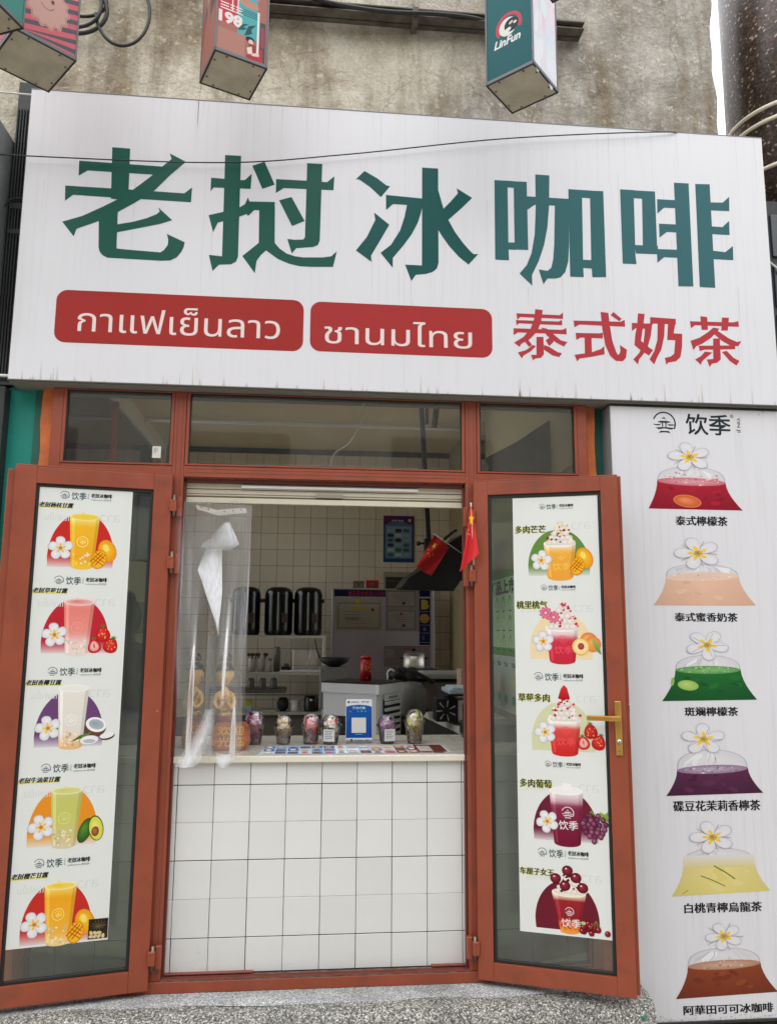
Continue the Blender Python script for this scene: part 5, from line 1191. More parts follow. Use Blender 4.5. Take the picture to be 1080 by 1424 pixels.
# menu sheet under clear film on the counter
CF = Frame((0, 0, 1.1182), (1, 0, 0), (0, 1, 0))
t = thing('counter_menu', (.74, .02, 1.118), 'glossy blue and red printed menu sheet lying flat on the serving counter', 'menu sheet')
A = Art(CF, PRINT, h0=0); A.poly([(.325, .02), (1.163, .045), (1.158, .305), (.346, .262)], (196, 204, 212)); rr = random.Random(9)
for k in range(15):
    x = .34+.053*k; c = (60, 110, 170) if k < 6 else (140, 60, 60) if k > 8 else (190, 200, 214)
    for j in range(3):
        y = .04+.075*j+rr.uniform(-.006, .006); A.rect(x+.003, y, x+.05, y+.062, rr.choice([c, tuple(min(255, v+50) for v in c), (206, 210, 214), (100, 70, 66) if k > 7 else (90, 130, 180)]))
        A.ell(x+.025, y+.035, .014, .018, rr.choice([(230, 190, 120), (200, 60, 60), (240, 236, 230), (120, 90, 60)]), n=10); A.rect(x+.008, y+.004, x+.044, y+.012, (70, 70, 76))
A.rect(1.02, .06, 1.15, .27, (104, 44, 40)); A.rect(1.03, .08, 1.09, .24, (190, 180, 170)); A.build('printed_sheet', t)

# ---- roller shutter housed above the opening
t = thing('roller_shutter', (.6, .02, 2.2), 'cream roller shutter rolled up at the top of the serving opening', 'shutter')
for z0, z1, y0 in ((2.262, 2.286, .002), (2.240, 2.259, .006), (2.231, 2.238, .010), (2.198, 2.222, .0)):
    q = MB(); q.box(-.0225, 1.2145, y0, y0+.02, z0, z1, SHUT, .003); q.build('slat', t)
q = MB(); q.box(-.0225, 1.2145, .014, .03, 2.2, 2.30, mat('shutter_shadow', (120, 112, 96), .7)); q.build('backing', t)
q = MB(); q.box(.22, 1.01, -.014, -.002, 2.266, 2.277, WHITEP, .001); q.build('mounting_strip', t)
q = MB(); q.box(.55, .67, -.006, .004, 2.230, 2.244, mat('shutter_grey', (150, 144, 130), .5), .001); q.build('clip', t)
t = thing('trunking', (.62, -.02, 2.36), 'white cable trunking strip behind the middle top pane', 'trunking')
q = MB(); q.box(.215, 1.010, -.030, -.012, 2.3545, 2.372, WHITEP, .0015); q.build('cover', t)
for x in (.25, .61, .98): q = MB(); q.tube([(x, -.031, 2.363), (x, -.0295, 2.363)], .004, BLACK, 8); q.build('screw', t)

# ---- urns, rack and what stands on it
rk = thing('steel_rack', (.25, 3.2, .25), 'stainless steel shelf rack against the tiled back wall', 'rack')
for z in (1.597, 1.302, .985, .62):
    q = MB(); q.box(-.30, .645, 3.05, 3.45, z-.022, z, STEEL, .002); q.build('shelf', rk)
q = MB(); q.box(-.30, .33, 3.06, 3.40, 1.135, 1.165, DSTEEL, .002); q.build('shelf', rk); q = MB(); q.box(-.3, .62, 3.05, 3.07, 1.118, 1.126, DSTEEL, .001); q.build('cross_rail', rk)
for x in (.625, -.30):
    for y in (3.05, 3.43): q = MB(); q.box(x, x+.024, y-.002, y+.022, .25, 1.60, STEEL, .002); q.build('leg', rk)
URN = mat('urn_black', (14, 15, 16), .16, var=.05)
def urn(x, label):
    t = thing('drink_urn', (x, 3.24, 1.598), label, 'drink urn', 'black insulated urns on the rack')
    q = MB(); q.lathe([(.10, 0), (.115, .012), (.118, .05), (.118, .33), (.114, .36), (.10, .385), (.06, .402), (.001, .405)], (x, 3.24, 1.599), URN, 28); q.build('body', t)
    q = MB(); q.box(x-.007, x+.007, 3.112, 3.124, 1.64, 1.955, mat('gauge_grey', (150, 150, 146), .3), .002); q.build('gauge', t)
    q = MB(); q.box(x+.03, x+.075, 3.118, 3.135, 1.70, 1.78, mat('urn_label', (70, 50, 44), .5), .001); q.build('badge', t)
    q = MB(); q.tube([(x, 3.125, 1.632), (x, 3.07, 1.632), (x, 3.06, 1.612)], .009, BLACK, 8); q.build('tap', t)
    for s_ in (-1, 1): q = MB(); q.box(x+s_*.112, x+s_*.135, 3.20, 3.28, 1.87, 1.90, BLACK, .004); q.build('grip', t)
urn(.498, 'black insulated drink urn nearest the white notice board'); urn(.250, 'middle black insulated drink urn of the three on the rack'); urn(-.02, 'left black insulated drink urn seen partly through the clear film')
def jar(x, y, z, r, h, m, name, label, cat, lid=None):
    t = thing(name, (x, y, z), label, cat); q = MB(); q.lathe([(r*.9, 0), (r, .006), (r, h*.8), (r*.8, h*.92), (r*.8, h)], (x, y, z+.0008), m, 16); q.build('body', t)
    if lid: q = MB(); q.lathe([(r*.86, 0), (r*.86, .015)], (x, y, z+h+.0015), lid, 16); q.build('lid', t)
    return t
UT = mat('utensil_brown', (42, 36, 30), .6)
for x, lb in ((.05, 'tall steel canister of utensils, left on the upper shelf'), (.125, 'tall steel canister of utensils with lids, right of another canister')):
    t = thing('utensil_canister', (x, 3.15, 1.302), lb, 'canister'); q = MB(); q.lathe([(.030, 0), (.031, .10), (.033, .105)], (x, 3.15, 1.3025), STEEL, 16); q.build('body', t)
    rr = random.Random(int(x*100))
    for k in range(6): a = rr.uniform(0, 6.2); q = MB(); q.tube([(x+.01*math.cos(a), 3.15+.01*math.sin(a), 1.32), (x+.035*math.cos(a), 3.15+.03*math.sin(a), 1.43)], .004, UT, 6); q.sphere((x+.04*math.cos(a), 3.15+.03*math.sin(a), 1.44), .014, UT, 8, 5, (1, .4, 1)); q.build('utensil', t)
jar(.195, 3.13, 1.302, .022, .09, mat('jar_glass', (150, 150, 140), .15), 'glass_jar', 'small clear jar beside the steel canisters', 'jar', DSTEEL)
jar(.25, 3.18, 1.302, .028, .20, mat('bottle_grey', (120, 118, 108), .3), 'bottle', 'tall grey squeeze bottle on the upper shelf', 'bottle')
t = thing('tray', (.45, 3.2, 1.302), 'pale flat tray on the upper rack shelf', 'tray'); q = MB(); q.box(.28, .62, 3.06, 3.40, 1.3025, 1.318, WHITEP, .005); q.build('plate', t)
t = thing('clear_box', (.43, 3.2, 1.318), 'clear acrylic box with a leaning rod on the pale tray', 'box'); q = MB(); q.box(.38, .58, 3.10, 3.30, 1.319, 1.48, CLEAR, .003); q.build('box_walls', t); q = MB(); q.tube([(.50, 3.085, 1.325), (.545, 3.085, 1.53)], .006, STEEL, 8); q.build('rod', t)
t = thing('black_scale', (.33, 3.12, 1.318), 'small black kitchen scale on the pale tray', 'scale'); q = MB(); q.box(.29, .37, 3.08, 3.16, 1.319, 1.345, BLACK, .004); q.box(.31, .35, 3.10, 3.14, 1.345, 1.37, DSTEEL, .004); q.build('body', t)
for i, (x, lb) in enumerate(((.045, 'left clear tumbler under the middle shelf'), (.14, 'clear tumbler second from the left on the thin shelf'), (.23, 'clear tumbler third from the left on the thin shelf'))):
    jar(x, 3.15, 1.165, .028, .085, mat('tumbler', (128, 128, 120), .12), 'tumbler', lb, 'tumbler')
t = thing('white_mug', (.40, 3.13, .985), 'white jug with a round handle on the lowest visible shelf', 'jug'); q = MB(); q.lathe([(.034, 0), (.038, .01), (.040, .095)], (.41, 3.13, .9858), WHITEP, 18); q.build('body', t)
q = MB(); q.tube([(.372+.0*math.cos(a), 3.12, 1.035) for a in (0,)]+[(.372-.03*math.sin(a), 3.12, 1.035+.03*math.cos(a)-.0) for a in [PI*k/8 for k in range(9)]], .005, WHITEP, 6); q.build('handle', t)
t = thing('black_pot', (.53, 3.13, .985), 'black electric kettle with a shiny knob on the lower shelf', 'kettle'); q = MB(); q.lathe([(.055, 0), (.06, .02), (.058, .11), (.05, .125)], (.54, 3.13, .9858), BLACK, 18); q.build('body', t); q = MB(); q.sphere((.54, 3.07, 1.08), .014, CHROME, 10, 6); q.build('knob', t)
t = thing('dark_bowl', (.31, 3.13, .985), 'round dark bowl left of the white jug', 'bowl'); q = MB(); q.lathe([(.02, 0), (.045, .03), (.05, .07), (.03, .11)], (.31, 3.13, .9858), BLACKM, 16); q.build('body', t)
t = thing('milk_carton', (.035, 3.10, .985), 'small yellow and blue drink carton on the lower shelf', 'carton')
q = MB(); q.box(.015, .062, 3.08, 3.12, .9858, 1.075, mat('carton_blue', (150, 190, 196), .5), .001); q.build('box_body', t); q = MB(); q.box(.0145, .0625, 3.0795, 3.1205, 1.035, 1.078, mat('carton_yellow', (190, 184, 40), .5), .001); q.build('box_top', t)
t = thing('tray', (.12, 3.1, .985), 'long steel tray lying on the lower shelf', 'tray'); q = MB(); q.box(.075, .262, 3.06, 3.2, .9858, 1.0, STEEL, .003); q.build('plate', t)
# under-shelf drawer cabinets
t = thing('drawer_cabinet', (.2, 3.2, .63), 'pale grey drawer cabinet under the lowest rack shelf', 'cabinet')
q = MB(); q.box(-.28, .62, 3.09, 3.40, .621, .955, mat('drawer_grey', (120, 116, 104), .5, var=.1), .003); q.build('carcass', t)
for x0, x1 in ((.12, .35), (.37, .60)): q = MB(); q.box(x0, x1, 3.078, 3.089, .64, .94, mat('drawer_front', (110, 106, 94), .45), .003); q.build('drawer', t)
for x in (-.28, .60):
    pass

# ---- notice board with certificates
nb = thing('notice_board', (1.15, 3.45, 1.2), 'large lavender notice board with certificates leaning on the back wall', 'notice board')
LAV = mat('board_lavender', (190, 180, 192), .35, var=.05, scale=2)
q = MB(); q.box(.715, 1.60, 3.455, 3.49, 1.12, 2.0, LAV, .002); q.build('panel', nb)
q = MB(); q.box(.700, .714, 3.445, 3.49, 1.12, 2.01, STEEL, .002); q.box(1.601, 1.618, 3.445, 3.49, 1.12, 2.01, STEEL, .002); q.build('edge', nb, kind='stuff')
q = MB(); q.box(.700, 1.618, 3.445, 3.49, 2.001, 2.012, STEEL, .002); q.build('edge', nb)
BF = Frame((0, 3.4545, 0), (1, 0, 0), (0, 0, 1))
def bat(px, py): return BF.at(px, py)
def brect(A, px0, py0, px1, py1, c): a, b = bat(px0, py0); c_, d = bat(px1, py1); A.rect(a, d, c_, b, c)
A = Art(BF, PRINTM); brect(A, 465, 820, 536, 830, (28, 32, 62)); brect(A, 583, 820, 598, 830, (28, 28, 84))
a, b = bat(484, 821.5); c_, d = bat(535, 829.5); A.text('食品安全信息公示栏', a, d, c_, b, (206, 70, 92), 0); A.build('header_band', nb)
A = Art(BF, h0=.0012); brect(A, 467, 831, 531, 877, (190, 184, 164)); brect(A, 470, 838, 528, 874, (120, 112, 86)); brect(A, 471, 839, 527, 873, (196, 188, 166))
for k in range(5): brect(A, 476+k, 850+k*4, 500+k*2, 851+k*4, (150, 142, 124))
brect(A, 480, 858.5, 499, 862, (164, 154, 130)); a, b = bat(497, 836); A.ell(a, b, .022, .024, (216, 180, 50), rad=(240, 214, 90), n=10)
a, b = bat(489, 843.5); c_, d = bat(511, 849); A.text('营业执照', a, d, c_, b, (226, 190, 50), .04); brect(A, 516, 846, 520, 850, (96, 90, 76)); A.build('certificate', nb, label='yellowed licence certificate with gold heading')
A = Art(BF, h0=.0012); brect(A, 536, 819, 583, 878, (168, 162, 158))
for y0, y1 in ((822, 844), (849, 875)):
    brect(A, 538, y0, 577, y1, (110, 100, 92)); brect(A, 538.7, y0+.7, 576.3, y1-.7, (182, 176, 166))
    for k in range(4): brect(A, 545+k*2, y0+6+k*3, 565+k, y0+6.8+k*3, (140, 132, 124))
    brect(A, 559, y1-7, 563, y1-3, (90, 84, 78))
a, b = bat(557.5, 853.5); A.ell(a, b, .012, .013, (190, 60, 40), n=8); A.build('certificate', nb, label='two stacked licences in a clear sleeve')
A = Art(BF, h0=.0012); brect(A, 583, 832, 598, 897, (34, 34, 84)); a, b = bat(585.5, 834); c_, d = bat(596, 847.5); A.text('B', a, d, c_, b, (206, 196, 70), .08)
a, b = bat(590, 860); A.ell(a, b, .042, .042, (206, 162, 92), n=20); A.arc(a, b-.004, .022, math.radians(200), math.radians(340), .004, (90, 60, 30), 10)
for dx in (-.016, .016): A.arc(a+dx, b+.006, .008, math.radians(20), math.radians(160), .003, (90, 60, 30), 6)
for y in (850, 869, 880, 893): brect(A, 584, y, 597, y+.8, (170, 166, 180))
brect(A, 588, 873, 592, 877, (150, 150, 90)); brect(A, 586, 884, 590, 890, (96, 100, 130)); A.build('grade_strip', nb)
A = Art(BF, h0=.0012); brect(A, 534, 898.5, 598, 899.5, (90, 40, 40)); brect(A, 534, 899.5, 598, 927, (158, 148, 150)); a, b = bat(561, 901); c_, d = bat(572, 903.5); A.text('温馨提示', a, d, c_, b, (190, 40, 50), .05); brect(A, 536, 903, 548, 914, (176, 170, 166)); A.build('lower_notice', nb)
t = thing('small_frame', (.76, 3.4, 2.012), 'small framed code card standing on the notice board, left', 'card')
BW = Frame((0, 3.50, 0), (1, 0, 0), (0, 0, 1))
def card(px0, py0, px1, py1, c, ci, name, label, cat):
    a, b = BW.at(px0, py0); c_, d = BW.at(px1, py1); t = thing(name, (a, 3.5, d), label, cat); q = MB(); q.box(a, c_, 3.478, 3.484, 2.013, b, mat(name+'_edge', c, .5), .001); q.build('card_back', t)
    A = Art(Frame((0, 3.478, 0), (1, 0, 0), (0, 0, 1))); mx_ = (a+c_)/2; A.rect(a+.018, 2.02, c_-.018, b-.025, ci); A.rect(mx_-.02, 2.025, mx_+.02, 2.06, (120, 110, 96)); A.build('print', t)
D.objects.remove(t)
card(491, 808, 506, 819, (110, 100, 84), (176, 166, 146), 'small_card', 'small beige framed card on top of the notice board', 'card')
card(508.5, 807, 526, 819, (190, 34, 40), (196, 60, 60), 'red_card', 'small red payment card on top of the notice board', 'card')

# ---- wall poster, window opening and hood on the back wall
t = thing('wall_poster', (1.31, 3.6, 2.26), 'purple and blue notice poster taped high on the tiled back wall', 'poster')
PF = Frame((0, 3.634, 0), (1, 0, 0), (0, 0, 1))
q = MB(); q.box(1.168, 1.452, 3.6335, 3.6365, 2.262, 2.692, PAPER); q.build('sheet', t)
A = Art(PF, PRINTM); A.rect(1.168, 2.262, 1.452, 2.692, (44, 74, 128), (96, 50, 110)); A.rrect(1.185, 2.295, 1.435, 2.615, .012, (92, 134, 170)); A.rrect(1.195, 2.305, 1.425, 2.595, .01, (134, 162, 180))
A.text('健康 知识', 1.245, 2.636, 1.355, 2.655, (226, 210, 226), .03); A.text('Knowledge', 1.22, 2.618, 1.38, 2.632, (190, 170, 210), .03); A.ell(1.41, 2.65, .014, .016, (226, 206, 120), n=10)
rr = random.Random(12)
for j in range(6):
    for i in range(3):
        x = 1.206+i*.073; y = 2.54-j*.045; A.rect(x, y, x+.055, y+.030, rr.choice([(70, 100, 110), (190, 196, 196), (50, 60, 70), (150, 170, 176), (60, 110, 110)])); A.rect(x+.006, y-.008, x+.05, y-.004, (100, 116, 130))
A.build('print', t)
t = thing('wall_hatch', (1.3, 3.6, 1.95), 'dark hatch with cream surround in the back wall above the board', 'hatch')
q = MB(); q.box(1.17, 1.62, 3.622, 3.638, 1.9, 2.172, mat('hatch_cream', (168, 160, 140), .6), .002); q.build('surround', t); q = MB(); q.box(1.19, 1.60, 3.612, 3.621, 1.9, 2.125, mat('hatch_dark', (40, 36, 32), .6), .002); q.build('panel', t)
for z in (2.03, 2.08): q = MB(); q.box(1.2, 1.59, 3.606, 3.6115, z, z+.02, mat('hatch_slat', (64, 58, 50), .5), .001); q.build('slat', t)
hd_ = thing('range_hood', (1.3, 1.6, 1.92), 'black slanted canopy hanging from a black bar inside the shop', 'hood')
HB = mat('hood_black', (10, 11, 13), .5, var=.2, scale=4)
q = MB(); q.prism([Frame((0, 1.5, 0), (1, 0, 0), (0, 0, 1)).P(*Frame((0, 1.5, 0), (1, 0, 0), (0, 0, 1)).at(*p)) for p in ((558,817),(568,804),(585,793),(603,776),(620,758),(645,742),(660,742),(660,800),(640,808),(630,822),(562,820))], (0, .42, .02), HB); q.build('canopy', hd_)
q = MB(); q.box(1.262, 1.292, 1.55, 1.58, 2.20, 3.30, BLACK, .002, T=Matrix.Translation((1.277, 1.56, 2.2)) @ Matrix.Rotation(math.radians(-3), 4, 'Y') @ Matrix.Rotation(0, 4, 'X') @ Matrix.Translation((-1.277+.01, -1.56, -2.2))); q.build('hanging_bar', hd_)
q = MB(); q.box(1.255, 1.30, 1.53, 1.60, 2.16, 2.24, BLACK, .006); q.build('clamp', hd_); q = MB(); q.tube([(1.252, 1.53, 2.205), (1.215, 1.53, 2.205)], .008, BLACK, 8); q.sphere((1.213, 1.53, 2.205), .017, BLACK, 10, 6); q.build('clamp_knob', hd_)
q = MB(); q.tube([(1.345, 1.49, 2.20), (1.44, 1.49, 2.285), (1.46, 1.49, 2.29)], .010, BLACK, 8); q.build('arm', hd_)

# ---- flags
def flag(name_, label, pole, pts, n, star):
    """pole: two points; pts: grid function (u along the hoist, v along the fly) -> point"""
    t = thing(name_, tuple(pole[0]), label, 'flag')
    q = MB(); q.tube(pole, .0028, mat('pole_white', (206, 200, 190), .4), 8); q.sphere(pole[1], .0045, WHITEP, 8, 6); q.build('stick', t)
    q = MB(); vs = []; fs = []; N = 14
    for j in range(N+1):
        for i in range(N+1): vs.append(pts(i/N, j/N))
    for j in range(N):
        for i in range(N): a = j*(N+1)+i; fs.append((a, a+1, a+N+2, a+N+1))
    q.add(vs, fs, mat('flag_red', (206, 26, 30), .55, var=.06, scale=12), True); cl = q.build('cloth', t)
    def st(u, v, r, off):
        q2 = []
        for k in range(10):
            a = PI/2+k*PI/5; rr_ = r if k % 2 == 0 else r*.4; q2.append(Vector(pts(u+rr_*math.cos(a), v+rr_*math.sin(a)))+off)
        return q2
    q = MB(); off = Vector((0, -.003, 0))
    for (u, v, r) in star: q.add(st(u, v, r, off), [tuple(range(10))], mat('flag_yellow', (246, 206, 40), .5))
    q.build('stars', t, kind='stuff')
    return t
FF = Frame((0, -.118, 0), (1, 0, 0), (0, 0, 1))
def lerp_poly(P_, v):
    k = min(len(P_)-2, int(v*(len(P_)-1))); f = v*(len(P_)-1)-k
    return (P_[k][0]+(P_[k+1][0]-P_[k][0])*f, P_[k][1]+(P_[k+1][1]-P_[k][1])*f)
_fl = [FF.at(*p) for p in ((653.2,704),(650.5,728),(645.5,760),(638,796))]; _fr = [FF.at(*p) for p in ((655.5,704),(658.8,727),(661.5,750),(665,770))]
def f1(u, v):   # outdoor flag hanging narrowly folded beside the right mullion
    v = max(0, min(1, v)); a = lerp_poly(_fl, v); b = lerp_poly(_fr, v)
    return (a[0]+(b[0]-a[0])*u, -.120-.010*math.sin(u*6.5+v*2)*(v+.2), a[1]+(b[1]-a[1])*u)
flag('hand_flag', 'red flag with yellow stars hanging outside on the right mullion', [(1.240, -.112, 1.93), (1.229, -.116, 2.20)], f1, 14, [])
t = [o for o in D.objects if o.name.startswith('hand_flag')][-1]
A = Art(Frame((0, -.134, 0), (1, 0, 0), (0, 0, 1)), h0=0); cx, cy = A.fr.at(655.2, 722)
A.poly([(cx+(.021 if k % 2 == 0 else .009)*.6*math.sin(k*PI/5), cy+(.021 if k % 2 == 0 else .009)*1.5*math.cos(k*PI/5)) for k in range(10)], (248, 200, 50))
for px, py in ((651, 737), (649.5, 742), (652.5, 743)): a_, b_ = A.fr.at(px, py); A.ell(a_, b_, .0022, .003, (246, 190, 80), n=5)
A.build('yellow_stars', t, kind='stuff')
def f2(u, v):
    return (1.283+.092*u-.115*v, 1.288+.008*math.sin(u*8+v*4), 2.232-.075*u-.20*v+.02*v*u)
flag('hand_flag', 'red flag with yellow stars hanging in front of the black canopy indoors', [(1.45, 1.285, 2.12), (1.28, 1.283, 2.236)], f2, 14, [(.28, .25, .12), (.12, .42, .04), (.2, .52, .04), (.34, .56, .04), (.45, .48, .04)])

# ---- air cooler behind the counter
AC = thing('air_cooler', (.86, 1.3, .3), 'white air cooler with a black honeycomb side and white louvres behind the counter', 'air cooler')
p0 = Vector((.928, 1.10, 0)); pl_ = Vector((.615, 1.30, 0)); pr_ = Vector((1.085, 1.36, 0)); dpl = (pl_-p0); dpr = (pr_-p0)
zt = 1.335
def face_frame(o, d): return Frame(o, d, (0, 0, 1))
A4 = [p0+dpl*.04+dpr*.0, p0+dpr*.05, pr_, pr_+dpl, pl_]
q = MB(); q.prism([(v.x, v.y, .30) for v in A4], (0, 0, zt-.305), WHITEP); q.build('body', AC)
cpts = [p0+dpl*.05-dpr*.02, p0-dpr*.0-dpl*.0+Vector((0, -.012, 0)), p0+dpr*.05-dpl*.03, pr_+dpr*.04-dpl*.03, pr_+dpl*1.02+dpr*.04, pl_+dpl*.03-dpr*.02]
q = MB(); q.prism([(v.x, v.y, zt-.055) for v in cpts], (0, 0, .055), WHITEP); q.build('lid', AC)
q = MB(); q.prism([(v.x, v.y, zt+.0005) for v in cpts], (0, 0, .010), BLACK); q.build('lid_panel', AC)
# right face louvres
Fr_ = Frame(p0+dpr*.06, dpr, (0, 0, 1)); L = dpr.length
if Fr_.n.y > 0: pass
for k in range(13):
    z = 1.215-.036*k
    for i in range(2):
        q = MB(); a0 = L*(.16+.34*i); q.box(a0, a0+L*.32, z, z+.018, .004, .018, WHITEP, .002); q.v = [tuple(Fr_.P(*v)) for v in q.v]; q.build('louvre', AC)
q = MB(); q.box(L*.12, L*.88, .72, 1.250, .0005, .004, BLACKM); q.v = [tuple(Fr_.P(*v)) for v in q.v]; q.build('vent_back', AC)
q = MB(); q.box(L*.14, L*.86, 1.238, 1.276, .0045, .012, WHITEP, .003); q.v = [tuple(Fr_.P(*v)) for v in q.v]; q.build('display', AC)
q = MB(); q.box(L*.3, L*.7, 1.250, 1.264, .0125, .014, mat('display_grey', (150, 152, 156), .3), .001); q.v = [tuple(Fr_.P(*v)) for v in q.v]; q.build('display_line', AC)
# left face honeycomb filter: frame o runs from the far left to the near corner
Fl_ = Frame(pl_, -dpl, (0, 0, 1)); L2 = dpl.length
q = MB(); q.box(L2*.06, L2*.80, .50, 1.150, .0008, .006, BLACK, .001); q.v = [tuple(Fl_.P(*v)) for v in q.v]; q.build('filter', AC)
q = MB()
for r in range(16):
    for c in range(9):
        a = L2*(.12+.075*c+(.037 if r % 2 else 0)); z = 1.130-.036*r
        if a > L2*.77: continue
        q.tube([Fl_.P(a, z, .006), Fl_.P(a, z, .010)], .009, mat('honeycomb', (54, 56, 56), .5), 6, smooth=False)
q.build('honeycomb', AC, kind='stuff')
t = thing('tea_caddy', (.87, 1.45, 1.345), 'red cylindrical tea tin with gold pattern on the air cooler', 'tin')
q = MB(); q.lathe([(.034, 0), (.034, .128)], (.868, 1.32, 1.346), mat('tin_red', (168, 22, 26), .3, var=.15, scale=30), 20); q.build('body', t); q = MB(); q.lathe([(.035, 0), (.035, .014), (.030, .018)], (.868, 1.32, 1.4735), mat('tin_lid', (140, 20, 24), .3), 20); q.build('lid', t)
q = MB(); rr = random.Random(3)
for k in range(12): a = -PI/2+rr.uniform(-.2, 1.0); z = 1.36+rr.uniform(0, .09); q.sphere((.868+.0345*math.cos(a), 1.32+.0345*math.sin(a), z), rr.uniform(.002, .005), GOLD, 6, 4)
q.build('gold_pattern', t, kind='stuff')
t = thing('wok', (.72, 2.0, 1.40), 'black pan and strainer resting behind the air cooler', 'pan')
q = MB(); q.lathe([(.03, 0), (.09, .03), (.115, .065), (.11, .066), (.085, .036), (.001, .008)], (.70, 2.2, 1.385), BLACKM, 22); q.build('pan', t); q = MB(); q.tube([(.60, 2.2, 1.44), (.575, 2.21, 1.50), (.56, 2.22, 1.58)], .006, BLACKM, 8, r2=.004); q.build('handle', t)
q = MB(); q.box(.60, .80, 2.1, 2.35, 1.10, 1.385, mat('grey_bin', (120, 118, 114), .5, var=.1), .006); q.build('stand', t)

# ---- right hand work counter and equipment
t = thing('work_counter', (1.5, 1.9, .25), 'white topped side work counter running back on the right', 'counter')
q = MB(); q.prism([(1.395, 1.02, 1.062), (1.78, 1.02, 1.062), (1.78, 2.75, 1.062), (1.235, 2.75, 1.062)], (0, 0, .038), mat('work_top', (214, 210, 198), .35, var=.04)); q.build('slab', t)
q = MB(); q.prism([(1.43, 1.04, .26), (1.78, 1.04, .26), (1.78, 2.70, .26), (1.28, 2.70, .26)], (0, 0, .80), BLACKM); q.build('cupboard', t)
t = thing('griddle', (1.4, 2.1, 1.1), 'steel box cooker with pale flat top beside the hood', 'cooker')
q = MB(); q.box(1.29, 1.60, 1.95, 2.35, 1.112, 1.30, DSTEEL, .006); q.build('case', t); q = MB(); q.box(1.25, 1.62, 1.90, 2.45, 1.32, 1.35, mat('pale_top', (150, 150, 146), .4, var=.1), .008); q.build('lid', t); q = MB(); q.box(1.27, 1.60, 1.93, 2.4, 1.301, 1.319, BLACKM, .003); q.build('gap', t)
q = MB(); q.box(1.30, 1.33, 1.93, 1.97, 1.1005, 1.111, BLACK); q.box(1.56, 1.59, 1.93, 1.97, 1.1005, 1.111, BLACK); q.build('foot', t, kind='stuff')
t = thing('stock_pot', (1.31, 2.55, 1.3), 'lidded stainless steel pot in front of the notice board', 'pot')
q = MB(); q.box(1.18, 1.48, 2.45, 2.75, 1.102, 1.36, BLACKM, .006); q.build('stand', t)
q = MB(); q.lathe([(.078, 0), (.080, .004), (.080, .10)], (1.315, 2.56, 1.361), STEEL, 26); q.build('body', t); q = MB(); q.lathe([(.084, 0), (.083, .008), (.05, .022), (.002, .026)], (1.315, 2.56, 1.4615), DSTEEL, 26); q.build('lid', t)
q = MB(); q.lathe([(.010, 0), (.012, .010), (.028, .016), (.026, .026)], (1.315, 2.56, 1.486), BLACK, 14); q.build('knob', t)
for s_ in (-1, 1): q = MB(); q.box(1.315+s_*.081, 1.315+s_*.108, 2.54, 2.58, 1.43, 1.442, BLACK, .004); q.build('handle', t)
t = thing('black_towel_heap', (1.17, 2.2, 1.36), 'heap of black cloth and tubing left of the steel pot', 'cloth')
q = MB(); rr = random.Random(6)
for k in range(9): q.sphere((1.14+rr.uniform(-.05, .12), 1.9+rr.uniform(-.05, .1), 1.33+rr.uniform(-.06, .06)), rr.uniform(.03, .06), BLACKM, 10, 6, (1, 1, .7))
q.tube([(1.12, 1.85, 1.40), (1.25, 1.85, 1.36), (1.36, 1.84, 1.30)], .014, BLACKM, 8); q.build('folds', t)
q = MB(); q.tube([(1.055, 1.9, 1.2)]+[(1.055+.022*(1-math.cos(a)), 1.9, 1.36+.022*math.sin(a)) for a in [PI*k/6 for k in range(7)]]+[(1.099, 1.9, 1.2)], .007, WHITEP, 8); q.build('white_hook', t)
t = thing('grey_drum', (1.2, 1.7, 1.1), 'dull grey rounded tub behind the white louvres', 'tub')
q = MB(); q.lathe([(.09, 0), (.10, .02), (.10, .16), (.07, .205), (.01, .215)], (1.19, 1.72, 1.101), mat('tub_grey', (104, 102, 98), .5, var=.1), 24); q.build('shell', t)
t = thing('sealing_machine', (1.35, 1.3, 1.1), 'small steel machine with black fan blades on the work counter', 'machine')
q = MB(); q.box(1.405, 1.56, 1.14, 1.36, 1.118, 1.245, STEEL, .004); q.build('case', t); q = MB(); q.box(1.33, 1.60, 1.10, 1.40, 1.270, 1.282, BLACK, .003); q.build('tray_base', t)
q = MB(); q.box(1.34, 1.60, 1.11, 1.40, 1.283, 1.305, mat('blue_trays', (190, 206, 214), .3, var=.2, scale=20), .003); q.box(1.36, 1.60, 1.13, 1.38, 1.306, 1.318, mat('blue_trays', (190, 206, 214)), .003); q.build('stacked_tray', t, kind='stuff')
q = MB(); q.box(1.28, 1.404, 1.20, 1.36, 1.115, 1.25, BLACKM, .004); q.build('fan_housing', t)
q = MB()
for k in range(14):
    a = 2*PI*k/14; c0 = Vector((1.335, 1.196, 1.18)); d = Vector((math.cos(a), 0, math.sin(a))); e = Vector((-math.sin(a), 0, math.cos(a)))
    q.prism([c0+d*.022-e*.002, c0+d*.022+e*.002, c0+d*.058+e*.007, c0+d*.060-e*.003], (0, -.003, 0), STEEL if k % 2 else BLACK)
q.build('fan_blade', t, kind='stuff')
q = MB(); q.box(1.40, 1.56, 1.13, 1.37, 1.1005, 1.117, BLACK, .002); q.build('base', t)
t = thing('dark_papers', (1.42, 1.12, 1.1), 'scatter of dark crumpled bags on the white work counter', 'bags')
q = MB(); rr = random.Random(10)
for k in range(9): x, y = 1.40+rr.uniform(-.07, .12), 1.10+rr.uniform(-.04, .05); q.prism([(x, y, 1.1005+k*.0008), (x+.05, y+.01, 1.1005+k*.0008), (x+.04, y+.03, 1.103+k*.0012), (x-.01, y+.02, 1.1015+k*.001)], (0, 0, .0007), mat('dark_bag', (64, 60, 54), .35, var=.4, scale=30))
q.build('bag_sheet', t, kind='stuff')
